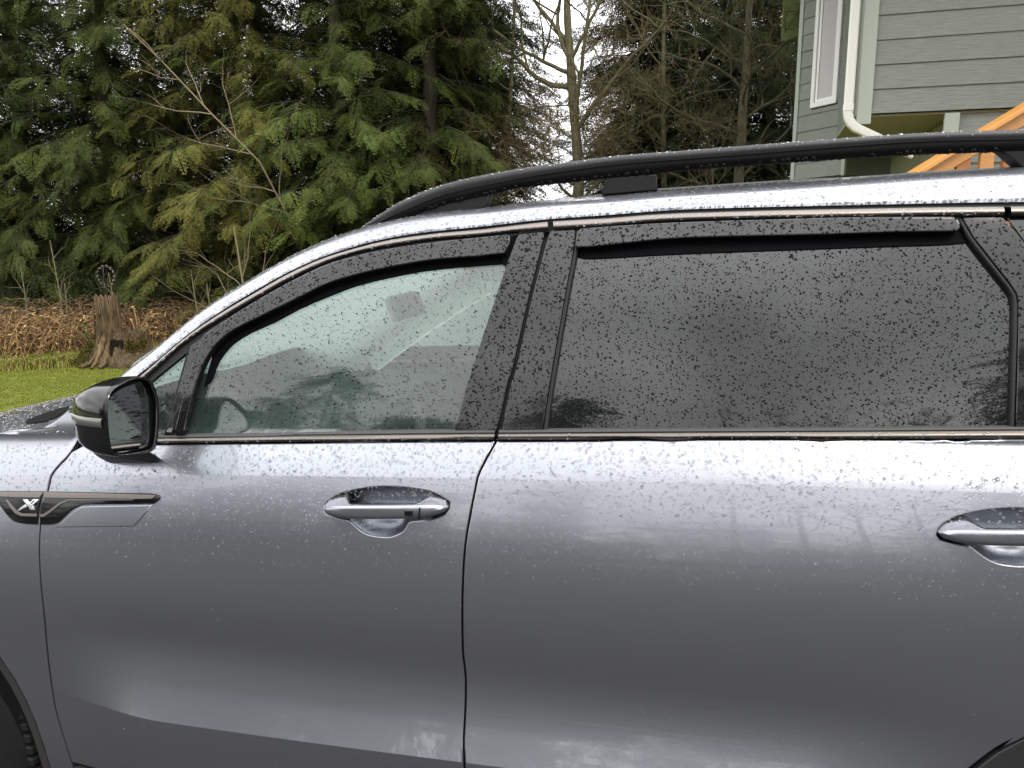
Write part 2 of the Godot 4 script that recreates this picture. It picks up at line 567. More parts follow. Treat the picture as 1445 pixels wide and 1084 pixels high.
func body_side() -> void:
	# panels of the near side
	var b := MB.new()
	var fender := PackedVector2Array()
	var fe: PackedVector2Array = D.fender_edge
	for k in range(fe.size()):
		if fe[k].y > 0.30: fender.append(fe[k])
	var front: PackedVector2Array = arch_pts(-1.548, 0.455, 0.47, 0.375, -0.15, PI + 0.25, 30)
	fender.append_array(front)
	fender.append_array(v2([-2.12, 0.30, -2.22, 0.45, -2.24, 0.8, -2.18, 0.90, -1.95, 1.01, -1.7, 1.07, -1.45, 1.115, -1.3, 1.138, -1.2, 1.153]))
	fender.append_array(D.fender_top)
	fender.append_array(D.fender_pillar)
	skin(b, 0, fender, 0.0, 0.014, 0.0022, 0.03, [], CREASES)
	var f := part("front_fender", b.mesh(), M.paint, car)
	b = MB.new()
	skin(b, 0, D.front_door, 0.0, 0.014, 0.0022, 0.03, [D.handle_recess], CREASES)
	var fd := part("front_door", b.mesh(), M.paint, car)
	b = MB.new()
	var hd := Vector2(D.handle_tip[1].x - D.handle_tip[0].x, D.handle_tip[1].y - D.handle_tip[0].y)
	var rec := PackedVector2Array()
	for q in D.handle_recess: rec.append(q + hd)
	skin(b, 0, D.rear_door, 0.0, 0.014, 0.0022, 0.03, [rec], CREASES)
	var rd := part("rear_door", b.mesh(), M.paint, car)
	door_handle(fd, D.handle_recess, Vector2.ZERO)
	door_handle(rd, D.handle_recess, hd)
	# quarter panel, with the rear wheel arch
	b = MB.new()
	var qp := PackedVector2Array()
	var qs: PackedVector2Array = D.quarter_shut
	for k in range(qs.size() - 1, -1, -1): qp.append(qs[k] + Vector2(0.006, 0.0 if k > 0 else -0.001))
	qp.append_array(v2([1.3, 1.166, 1.8, 1.165, 2.2, 1.16, 2.36, 1.12, 2.42, 1.0, 2.45, 0.7, 2.42, 0.45, 2.3, 0.36, 1.86, 0.34]))
	qp.append_array(arch_pts(1.31, 0.47, 0.43, 0.37, 0.0, PI - 0.62, 22))
	skin(b, 0, qp, 0.0, 0.014, 0.0022, 0.04, [], CREASES)
	part("quarter_panel", b.mesh(), M.paint, car)
	# dark backing behind the shut lines
	b = MB.new()
	for seg in [[-1.25, 1.1, 0.42, 1.15]]:
		var n := 40
		var last := []
		for k in n + 1:
			var x: float = lerpf(seg[0], seg[1], float(k) / n)
			var row := []
			for j in 12:
				var y: float = lerpf(seg[2] + maxf(0.0, (x - 0.78) * 1.2), seg[3], j / 11.0)
				row.append(b.p(Vector3(x, y, zs(x, y) - (0.075 if absf(x - hx(x)) < 0.2 and y > 0.94 and y < 1.1 else 0.013)), Vector3(0, 0, 1)))
			if k > 0:
				for j in 11: b.quad(last[j], last[j + 1], row[j + 1], row[j])
			last = row
	part("shut_line_backing", b.mesh(), M.dark_void, car)
	# lower black cladding
	b = MB.new()
	var cl := PackedVector2Array()
	cl.append_array(v2([-1.02, 0.383, -0.9, 0.383, 0.78, 0.383, 0.80, 0.30, 0.78, 0.21, -1.0, 0.21, -1.06, 0.26]))
	skin(b, 1, cl, 0.006, 0.06, 0.006, 0.05)
	part("rocker_cladding", b.mesh(), M.plastic, car)
	b = MB.new()
	skin(b, 1, v2([0.826, 0.37, 0.836, 0.45, 0.851, 0.508, 0.872, 0.572, 0.912, 0.614, 0.957, 0.649, 0.993, 0.683, 1.04, 0.72, 1.09, 0.775, 1.14, 0.80, 1.16, 0.75, 1.08, 0.69, 1.0, 0.58, 0.96, 0.46, 0.955, 0.37]), -0.002, 0.03, 0.003, 0.03)
	part("arch_cladding", b.mesh(), M.plastic, car)

func hx(x: float) -> float:
	# nearest handle centre
	return -0.2 if absf(x + 0.2) < absf(x - 0.92) else 0.92

func edge_dist(q: Vector2, poly: PackedVector2Array) -> float:
	var best := 9.0
	for k in poly.size():
		var c := Geometry2D.get_closest_point_to_segment(q, poly[k], poly[(k + 1) % poly.size()])
		best = minf(best, c.distance_to(q))
	return best

func door_handle(door: Node, rec0: PackedVector2Array, d: Vector2) -> void:
	var rec := PackedVector2Array()
	for q in rec0: rec.append(q + d)
	rec = dense(rec, 0.008)
	# the pocket
	var b := MB.new()
	var inner := rec
	var lo := rec[0]
	var hi := rec[0]
	for q in rec:
		lo = lo.min(q); hi = hi.max(q)
	var step := 0.006
	var ids := {}
	var nx := int((hi.x - lo.x) / step) + 2
	var ny := int((hi.y - lo.y) / step) + 2
	var pts := {}
	for ix in nx:
		for iy in ny:
			var q := lo + Vector2(ix, iy) * step - Vector2(0.003, 0.003)
			var inside := Geometry2D.is_point_in_polygon(q, rec)
			var e := edge_dist(q, rec)
			if inside or e < step * 1.6:
				if not inside: e = 0.0
				var t := clampf(e / (0.018 if q.y > 1.015 + d.y else 0.024), 0.0, 1.0)
				var depth := 0.003 + lerpf(0.030, 0.052, smoothstep(1.0, 1.03, q.y - d.y)) * (1.0 - pow(1.0 - t, 2.6))
				pts[Vector2i(ix, iy)] = Vector3(q.x, q.y, zs(q.x, q.y) - depth)
	for k in pts:
		var px: Vector3 = pts.get(k + Vector2i(1, 0), pts[k]) - pts.get(k - Vector2i(1, 0), pts[k])
		var py: Vector3 = pts.get(k + Vector2i(0, 1), pts[k]) - pts.get(k - Vector2i(0, 1), pts[k])
		var n := px.cross(py)
		n = n.normalized() if n.length() > 1e-10 else Vector3(0, 0, 1)
		ids[k] = b.p(pts[k], n if n.z > 0 else -n)
	for k in ids:
		var k1: Vector2i = k + Vector2i(1, 0)
		var k2: Vector2i = k + Vector2i(1, 1)
		var k3: Vector2i = k + Vector2i(0, 1)
		if ids.has(k1) and ids.has(k2) and ids.has(k3): b.quad(ids[k], ids[k1], ids[k2], ids[k3])
	part("handle_pocket", b.mesh(), M.pocket, door)
	# the grip: a bowed bar standing off the pocket, solid at both ends
	b = MB.new()
	var x0 := lo.x + 0.004
	var x1 := hi.x - 0.005
	var rings := []
	var n := 46
	var base := zs((x0 + x1) / 2, 1.02 + d.y)
	for k in n + 1:
		var t := float(k) / n
		var u := t * 2.0 - 1.0
		var x := lerpf(x0, x1, t)
		var endf := sqrt(maxf(0.0, 1.0 - pow(absf(u), 4.5)))
		var zo := base + 0.004 + 0.033 * pow(maxf(0.0, 1.0 - pow(absf(u), 2.6)), 0.6)
		var solid := smoothstep(0.50, 0.72, absf(u - 0.03))
		var zi := lerpf(zo - 0.017, base - 0.024, solid)
		zi = minf(zi, zo - 0.004)
		var yb := 1.0225 + d.y + (t - 0.5) * 0.008 + 0.012 * (1.0 - endf)
		var yt := yb + 0.0265 + 0.002 * (1.0 - u * u)
		yt = lerpf(yb + 0.004, yt, endf)
		var ytb := yt + 0.015 * solid * endf     # the shoulders of the ends rise towards the door
		var ring := []
		var r := minf(0.0045, (yt - yb) * 0.4)
		ring.append(Vector3(x, yb, zi)); ring.append(Vector3(x, yb, zo - 0.009))
		ring.append(Vector3(x, yb + r * 0.3, zo - 0.005)); ring.append(Vector3(x, yb + r, zo - 0.0015)); ring.append(Vector3(x, yb + r * 2.2, zo))
		ring.append(Vector3(x, yt - r * 1.4, zo - 0.0015)); ring.append(Vector3(x, yt - r * 0.5, zo - 0.003)); ring.append(Vector3(x, yt, zo - 0.006))
		ring.append(Vector3(x, lerpf(yt, ytb, 0.5), lerpf(zo - 0.006, zi, 0.5))); ring.append(Vector3(x, ytb, zi))
		rings.append(ring)
	loft(b, rings, true)
	var bar := part("door_handle", b.mesh(), M.paint, door)
	# button and the parting line
	var xb := -0.155 + d.x
	b = MB.new()
	if d == Vector2.ZERO:
		box(b, Vector3(xb, 1.0395, base + 0.0365), Vector3(0.016, 0.011, 0.004), Basis.IDENTITY, 0.001)
		part("handle_button", b.mesh(), M.gloss, bar)
		b = MB.new()
		box(b, Vector3(-0.1345, 1.0385, base + 0.0335), Vector3(0.0012, 0.0225, 0.006), Basis(Vector3(0, 0, 1), -0.12))
		part("parting_line", b.mesh(), M.dark_void, bar)

func greenhouse() -> void:
	var b := MB.new()
	for nm in ["front", "rear", "quarter"]:
		var t := MB.new()
		band(t, D["belt_chrome_%s_t" % nm], D["belt_chrome_%s_b" % nm], 0.006, 0.004, 0.02)
		part("belt_moulding", t.mesh(), M.belt, car)
		t = MB.new()
		band(t, D["belt_black_%s_t" % nm], D["belt_black_%s_b" % nm], -0.006, 0.0, 0.02)
		part("belt_gap", t.mesh(), M.dark_void, car)
		t = MB.new()
		band(t, D["belt_felt_%s_t" % nm], D["belt_felt_%s_b" % nm], 0.004, 0.002, 0.02)
		part("window_wiper_seal", t.mesh(), M.felt, car)
		t = MB.new()
		band(t, D["roof_chrome_%s_t" % nm], D["roof_chrome_%s_b" % nm], 0.004, 0.004, 0.02)
		part("roof_moulding", t.mesh(), M.chrome, car)
	b = MB.new(); band(b, D.gap_line_t, D.gap_line_b, -0.008, 0.0, 0.02); part("roof_gap_seal", b.mesh(), M.rubber, car)
	b = MB.new(); band(b, D.front_frame_t, D.front_frame_b, -0.002, 0.0, 0.02)
	band(b, D.rear_frame_t, D.rear_frame_b, -0.002, 0.0, 0.02); part("window_frame", b.mesh(), M.rubber, car)
	for nm in ["rear_glass_rubber", "rear_end_rubber", "division_line", "quarter_seal"]:
		b = MB.new(); band(b, D[nm + "_t"], D[nm + "_b"], -0.003 if nm != "division_line" else 0.0, 0.0015, 0.02); part("window_rubber", b.mesh(), M.rubber, car)
	b = MB.new(); skin(b, 1, D.front_seal, -0.0095, 0.004, 0.001, 0.03); part("front_window_seal", b.mesh(), M.shade_seal, car)
	b = MB.new(); skin(b, 1, D.rear_seal, -0.0095, 0.004, 0.001, 0.03); part("rear_window_seal", b.mesh(), M.shade_seal, car)
	b = MB.new(); skin(b, 1, D.visor_end, -0.005, 0.006, 0.001, 0.03); part("visor_end_seal", b.mesh(), M.shade_seal, car)
	b = MB.new(); skin(b, 1, D.front_visor, 0.011, 0.016, 0.003, 0.03); part("front_rain_visor", b.mesh(), M.visor, car, "smoked rain visor arched over the front window")
	b = MB.new(); skin(b, 1, D.rear_visor, 0.011, 0.016, 0.003, 0.03); part("rear_rain_visor", b.mesh(), M.visor, car, "smoked rain visor over the rear window")
	for nm in ["pillar_cover_front", "pillar_cover_rear", "door_frame_rear", "division_bar"]:
		b = MB.new(); skin(b, 1, D[nm], 0.0, 0.012, 0.0015, 0.03); part("pillar_cover" if nm != "division_bar" else "division_bar", b.mesh(), M.pillar, car)
	# dark structure behind pillar gap
	b = MB.new(); skin(b, 1, v2([-0.08, 1.165, 0.1, 1.165, 0.16, 1.575, 0.03, 1.57]), -0.016, 0.03, 0.002, 0.06); part("centre_pillar", b.mesh(), M.rubber, car)
	b = MB.new(); skin(b, 1, v2([0.95, 1.175, 1.015, 1.175, 1.03, 1.30, 0.93, 1.56, 0.87, 1.56, 0.96, 1.36]), -0.016, 0.03, 0.002, 0.06); part("rear_pillar", b.mesh(), M.rubber, car)
	# panes
	b = MB.new(); skin(b, 1, D.front_glass, -0.0125, 0.0005, 0.0004, 0.04); part("front_window", b.mesh(), M.glass, car)
	b = MB.new(); skin(b, 1, D.front_glass, -0.0170, 0.0005, 0.0004, 0.04); part("front_window_inner_face", b.mesh(), M.glass, car)
	b = MB.new(); skin(b, 1, D.quarter_glass_front, -0.0125, 0.0005, 0.0004, 0.04); part("quarter_window", b.mesh(), M.glass, car)
	b = MB.new(); skin(b, 1, D.rear_glass, -0.0125, 0.0005, 0.0004, 0.04); part("rear_window", b.mesh(), M.privacy, car)
	b = MB.new(); skin(b, 1, D.quarter_glass_rear, -0.006, 0.004, 0.001, 0.04); part("quarter_window", b.mesh(), M.privacy, car)

func rail_section(x: float) -> float:
	return 0.0445 + 0.028 * smoothstep(0.25, 1.15, x)

var roof_line: PackedVector2Array

func roof_pt(k: float) -> Vector2:
	var f := clampf(k, 0.0, roof_line.size() - 1.001)
	return roof_line[int(f)].lerp(roof_line[int(f) + 1], f - int(f))

func roof_all() -> void:
	# the curve along the top of the doors, carried on to the tail
	var e: PackedVector2Array = D.roof_edge
	var pts := PackedVector2Array(e)
	pts.append_array(v2([1.55, 1.562, 1.85, 1.54, 2.1, 1.51, 2.25, 1.47]))
	roof_line = PackedVector2Array()
	var total := 0.0
	for k in pts.size() - 1: total += pts[k].distance_to(pts[k + 1])
	var count := 90
	for j in count:
		var want := total * j / (count - 1)
		var k := 0
		while k < pts.size() - 2 and want > pts[k].distance_to(pts[k + 1]):
			want -= pts[k].distance_to(pts[k + 1]); k += 1
		roof_line.append(pts[k].lerp(pts[k + 1], minf(1.0, want / pts[k].distance_to(pts[k + 1]))))
	for pass_ in 2:
		var s := PackedVector2Array(roof_line)
		for j in range(1, count - 1): roof_line[j] = (s[j - 1] + s[j] * 2.0 + s[j + 1]) / 4.0
	var prof := [[0.02, 0.0], [0.0, 0.0], [0.0035, 0.14], [0.010, 0.32], [0.022, 0.55], [0.040, 0.76], [0.062, 0.91], [0.09, 1.0], [0.115, 1.045]]
	var grid := []
	for j in count:
		var q := roof_line[j]
		var tn := (roof_line[mini(j + 1, count - 1)] - roof_line[maxi(j - 1, 0)]).normalized()
		var up := Vector2(-tn.y, tn.x)
		var hs := rail_section(q.x) * smoothstep(-0.99, -0.86, q.x)
		var row := []
		for pr in prof:
			var w: Vector2 = q + up * pr[1] * hs
			row.append(Vector3(w.x, w.y, zs(q.x, q.y) - 0.002 - pr[0]))
		grid.append(row)
	var b := MB.new()
	sheet(b, grid)
	var both := mirrored(b)
	part("roof_side", b.mesh(), M.paint, car)
	part("roof_side", both.mesh(), M.paint, car)
	# roof panel between the two
	var first := 0
	while roof_line[first].x < -0.36: first += 1
	grid = []
	for j in range(first - 8, count):
		var row := []
		var jj := maxi(j, first)
		var q := roof_line[jj]
		var tn := (roof_line[mini(jj + 1, count - 1)] - roof_line[jj - 1]).normalized()
		var up := Vector2(-tn.y, tn.x)
		var w := q + up * 1.045 * rail_section(q.x)
		var z0 := zs(q.x, q.y) - 0.002 - 0.115
		var bow: float = 0.0 if j >= first else float(first - j) / 8.0
		for i2 in 21:
			var u := i2 / 20.0
			var s := 1.0 - pow(2.0 * u - 1.0, 2.0)
			row.append(Vector3(w.x - bow * 0.16 * s, w.y + 0.022 * s - bow * 0.05 * s, lerpf(z0, 2.0 * ZC - z0, u)))
		grid.append(row)
	b = MB.new()
	sheet(b, grid)
	part("roof_panel", b.mesh(), M.paint, car)
	var headl := MB.new()
	var g2 := []
	for row in grid:
		var r2 := []
		for q in row: r2.append(q - Vector3(0, 0.035, 0))
		g2.append(r2)
	sheet(headl, g2)
	part("headliner", headl.mesh(), M.trim_light, car)
	# windscreen
	grid = []
	for j in range(1, first + 1):
		var q := roof_line[j]
		var tn := (roof_line[j + 1] - roof_line[j - 1]).normalized()
		var up := Vector2(-tn.y, tn.x)
		var w := q + up * 0.96 * rail_section(q.x) * smoothstep(-0.99, -0.86, q.x)
		var z0 := zs(q.x, q.y) - 0.10
		var row := []
		var t := float(j - 1) / (first - 1)
		for i2 in 25:
			var u := i2 / 24.0
			var s := 1.0 - pow(absf(2.0 * u - 1.0), 2.2)
			var sym := Vector3(w.x - lerpf(0.30, 0.16, t) * s, w.y - lerpf(0.035, 0.03, t) * s, lerpf(z0, 2.0 * ZC - z0, u))
			# at the far side the pane runs into the pillar's lining
			row.append(sym.lerp(Vector3(-0.86, 1.09, -1.64).lerp(Vector3(-0.345, 1.42, -1.56), t), smoothstep(0.45, 1.0, u)))
		if grid.is_empty():
			var low := []
			for q3 in row: low.append(q3 + Vector3(-0.10, -0.12, 0))
			grid.append(low)
		grid.append(row)
	b = MB.new()
	sheet(b, grid)
	part("windscreen", b.mesh(), M.misted, car)
	# pale lining of the far windscreen pillar
	b = MB.new()
	var last := []
	for j in 20:
		var t := j / 19.0
		var c := Vector3(-0.84, 1.085, -1.63).lerp(Vector3(-0.335, 1.405, -1.55), t) + Vector3(0, 0.012 * sin(t * PI), 0)
		var w := lerpf(0.030, 0.042, t)
		var p := Vector3(-0.53, 0.85, 0)
		var row := [b.p(c + p * w + Vector3(0, 0, -0.02), Vector3(-0.5, 0.8, 0.2).normalized()), b.p(c + p * w * 0.7 + Vector3(0, 0, 0.01), Vector3(-0.3, 0.5, 0.8).normalized()), b.p(c - p * w * 0.7 + Vector3(0, 0, 0.012), Vector3(0, -0.1, 1).normalized()), b.p(c - p * w + Vector3(0, 0, -0.02), Vector3(0.4, -0.7, 0.5).normalized())]
		if last.size() > 0:
			for k in 3: b.quad(last[k], last[k + 1], row[k + 1], row[k])
		last = row
	part("pillar_lining", b.mesh(), M.pale_lining, car)
	b = MB.new()
	grid = []
	for j in 14:
		var t := j / 13.0
		var lo := Vector3(-0.345, 1.41, -1.56).lerp(Vector3(0.5, 1.50, -1.56), t)
		grid.append([lo, lo.lerp(Vector3(-0.42 + t * 0.95, 1.60, -1.50), 0.5), Vector3(-0.42 + t * 0.95, 1.60, -1.46)])
	sheet(b, grid)
	part("roof_lining", b.mesh(), M.misted, car)
	# tail: a plain tailgate and rear end
	b = MB.new()
	grid = []
	var qe := roof_line[count - 1]
	for j in 16:
		var t := j / 15.0
		var y := lerpf(qe.y + 0.05, 0.30, t)
		var x := 2.25 + 0.22 * smoothstep(0.0, 0.5, t) - 0.06 * smoothstep(0.6, 1.0, t)
		var z0 := zs(2.2, minf(y, 1.5)) - 0.02
		var row := []
		for i2 in 13:
			var u := i2 / 12.0
			row.append(Vector3(x + 0.05 * (1.0 - pow(2.0 * u - 1.0, 2.0)), y, lerpf(z0, 2.0 * ZC - z0, u)))
		grid.append(row)
	sheet(b, grid)
	part("tailgate", b.mesh(), M.paint, car)
	b = MB.new()
	skin(b, 1, v2([1.42, 1.19, 2.2, 1.19, 2.3, 1.2, 2.22, 1.44, 1.9, 1.5, 1.4, 1.54]), -0.004, 0.01, 0.002, 0.08)
	part("rear_corner_panel", b.mesh(), M.paint, car)

func sheet(b: MB, grid: Array) -> void:
	var rows := []
	var m: int = grid[0].size()
	for r in grid.size():
		var ids := []
		for k in m:
			var du: Vector3 = grid[r][mini(k + 1, m - 1)] - grid[r][maxi(k - 1, 0)]
			var dv: Vector3 = grid[mini(r + 1, grid.size() - 1)][k] - grid[maxi(r - 1, 0)][k]
			var n := dv.cross(du)
			n = n.normalized() if n.length() > 1e-9 else Vector3.UP
			if n.y < -0.2 or (absf(n.y) <= 0.2 and n.z < 0.0): n = -n
			ids.append(b.p(grid[r][k], n))
		rows.append(ids)
	for r in range(1, grid.size()):
		for k in m - 1: b.quad(rows[r - 1][k], rows[r - 1][k + 1], rows[r][k + 1], rows[r][k])

func front_end() -> void:
	var b := MB.new()
	var grid := []
	for j in 46:
		var x := lerpf(-1.02, -2.16, j / 45.0)
		var row := []
		var ze := zs(x, minf(hood_edge(x), 1.16)) - 0.006
		for i2 in 41:
			var z := lerpf(ze, 2.0 * ZC - ze, i2 / 40.0)
			var back := 0.22 * (1.0 - pow(i2 / 20.0 - 1.0, 2.0)) if j == 0 else 0.0
			row.append(Vector3(x, hood_y(x, z), z))
		grid.append(row)
	sheet(b, grid)
	part("hood", b.mesh(), M.paint, car)
	b = MB.new()
	skin(b, 2, D.cowl, 0.003, 0.006, 0.0015, 0.02)
	part("cowl", b.mesh(), M.dark_void, car)
	# nose: grille face, lamps, bumper, in plain forms
	b = MB.new()
	grid = []
	for j in 12:
		var t := j / 11.0
		var y := lerpf(0.93, 0.28, t)
		var row := []
		for i2 in 25:
			var u := i2 / 24.0
			var s := 1.0 - pow(absf(2.0 * u - 1.0), 2.6)
			var z0 := zs(-2.15, y) - 0.01
			row.append(Vector3(-2.16 - 0.24 * s - 0.05 * sin(t * PI), y, lerpf(z0, 2.0 * ZC - z0, u)))
		grid.append(row)
	sheet(b, grid)
	part("front_bumper", b.mesh(), M.paint, car)
	b = MB.new()
	for k in 5: box(b, Vector3(-2.455, 0.62 + 0.05 * k, ZC), Vector3(0.03, 0.018, 0.9), Basis.IDENTITY, 0.004)
	part("grille", b.mesh(), M.gloss, car)
	for s in [-1.0, 1.0]:
		b = MB.new()
		box(b, Vector3(-2.29, 0.80, ZC + s * 0.66), Vector3(0.14, 0.10, 0.24), Basis(Vector3.UP, s * 0.5), 0.03)
		part("headlight", b.mesh(), M.lens, car)
	# far side in one sheet, floor, sills
	b = MB.new()
	grid = []
	for j in 40:
		var x := lerpf(-2.2, 2.4, j / 39.0)
		var row := []
		for i2 in 14:
			var y := lerpf(0.30, 1.15, i2 / 13.0)
			if absf(x + 1.548) < 0.45 or absf(x - 1.31) < 0.45:
				var cx := -1.548 if x < 0.0 else 1.31
				y = lerpf(0.37 + 0.44 * sqrt(maxf(0.0, 1.0 - pow((x - cx) / 0.45, 2.0))), minf(1.15, hood_edge(x) if x < -1.2 else 1.15), i2 / 13.0)
			elif x < -1.2: y = lerpf(0.30, minf(hood_edge(x), 1.15), i2 / 13.0)
			row.append(Vector3(x, y, 2.0 * ZC - zs(x, y)))
		grid.append(row)
	sheet(b, grid)
	part("far_side", b.mesh(), M.paint, car)
	b = MB.new()
	box(b, Vector3(0.1, 0.30, ZC), Vector3(4.3, 0.12, 1.5))
	part("floor_pan", b.mesh(), M.dark_void, car)
	# far windows
	b = MB.new()
	grid = []
	for j in 12:
		var x := lerpf(-0.78, 2.1, j / 11.0)
		var row := []
		for i2 in 6:
			var top := 1.17 + 0.38 * smoothstep(-0.86, -0.1, x)
			var y := lerpf(1.15, top, i2 / 5.0)
			row.append(Vector3(x, y, 2.0 * ZC - zs(x, y) + 0.02))
		grid.append(row)
	sheet(b, grid)
	part("far_window", b.mesh(), M.misted, car)
	for x in [0.06, 1.0]:
		b = MB.new()
		skin(b, 1, v2([x - 0.12, 1.165, x + 0.05, 1.165, x + 0.13, 1.56, x + 0.02, 1.56]), -0.03, 0.05, 0.01, 0.08)
		part("far_pillar", mirrored(b).mesh(), M.trim_dark, car)

func wheel(x: float, called: String, z: float, steer: float, size := 1.0) -> void:
	var w := Node3D.new()
	w.name = called
	w.position = Vector3(x, 0.372 * size, z)
	w.rotation.y = steer
	w.scale = Vector3.ONE * size
	car.add_child(w, true)
	var s := -1.0 if z < ZC else 1.0
	var b := MB.new()
	var prof := [[0.24, -0.22], [0.30, -0.235], [0.345, -0.225], [0.366, -0.19], [0.372, -0.12], [0.372, -0.06], [0.366, -0.025], [0.345, 0.0], [0.30, 0.008], [0.25, -0.004], [0.235, -0.02]]
	var rings := []
	var n := 64
	for k in n + 1:
		var a := TAU * k / n
		var ring := []
		for q in prof: ring.append(Vector3(cos(a) * q[0], sin(a) * q[0], q[1] * s))
		rings.append(ring)
	loft(b, rings)
	part("tyre", b.mesh(), M.tyre, w)
	b = MB.new()
	for k in 84:
		var a := TAU * k / 84
		var bs := Basis(Vector3(0, 0, 1), a)
		box(b, bs * Vector3(0.368, 0, -0.035 * s), Vector3(0.020, 0.019, 0.055), bs, 0.003)
		box(b, bs * Vector3(0.373, 0.008, -0.12 * s), Vector3(0.012, 0.02, 0.05), bs, 0.003)
	part("tread", b.mesh(), M.tyre, w)
	b = MB.new()
	prof = [[0.238, -0.20], [0.22, -0.19], [0.21, -0.10], [0.222, -0.015], [0.242, -0.006]]
	rings = []
	for k in n + 1:
		var a := TAU * k / n
		var ring := []
		for q in prof: ring.append(Vector3(cos(a) * q[0], sin(a) * q[0], q[1] * s))
		rings.append(ring)
	loft(b, rings)
	for k in 10:
		var bs := Basis(Vector3(0, 0, 1), TAU * k / 10)
		box(b, bs * Vector3(0.125, 0, -0.03 * s), Vector3(0.21, 0.034, 0.025), bs, 0.008)
	box(b, Vector3(0, 0, -0.04 * s), Vector3(0.12, 0.12, 0.06), Basis.IDENTITY, 0.02)
	part("rim", b.mesh(), M.alloy, w)

func wheel_arches() -> void:
	for cx in [-1.548, 1.31]:
		for far in [false, true]:
			var b := MB.new()
			# liner: a barrel inside the wing, and the black arch moulding seen at its edge
			var last := []
			var ap := arch_pts(cx, 0.449, 0.464, 0.375, -0.35, PI + 0.35, 40)
			var ai := arch_pts(cx, 0.405, 0.415, 0.375, -0.35, PI + 0.35, 40) if cx < 0.0 else arch_pts(cx, 0.30, 0.30, 0.375, -0.35, PI + 0.35, 40)
			for k in 40:
				var q := ap[k]
				var p := ai[k]
				var zz := zs(q.x, clampf(q.y, 0.25, 1.1)) - 0.004
				var nin := Vector3(cx - q.x, 0.375 - q.y, 0).normalized()
				var row := [b.p(Vector3(q.x, q.y, zz), Vector3(0, 0, 1)), b.p(Vector3(lerpf(q.x, p.x, 0.5), lerpf(q.y, p.y, 0.5), zz - 0.004), Vector3(0, 0, 1)), b.p(Vector3(p.x, p.y, zz - 0.02), (nin + Vector3(0, 0, 0.7)).normalized()), b.p(Vector3(p.x, p.y, zz - 0.10), nin), b.p(Vector3(p.x, p.y, zz - 0.36), nin)]
				if k > 0:
					for s in 4: b.quad(last[s], last[s + 1], row[s + 1], row[s])
				last = row
			part("arch_liner", (mirrored(b) if far else b).mesh(), M.liner if cx < 0.0 else M.foot, car)
	var b2 := MB.new()
	box(b2, Vector3(-1.548, 0.55, -0.47), Vector3(0.95, 0.7, 0.02))
	box(b2, Vector3(1.31, 0.55, -0.47), Vector3(0.95, 0.7, 0.02))
	part("inner_wing", b2.mesh(), M.dark_void, car)

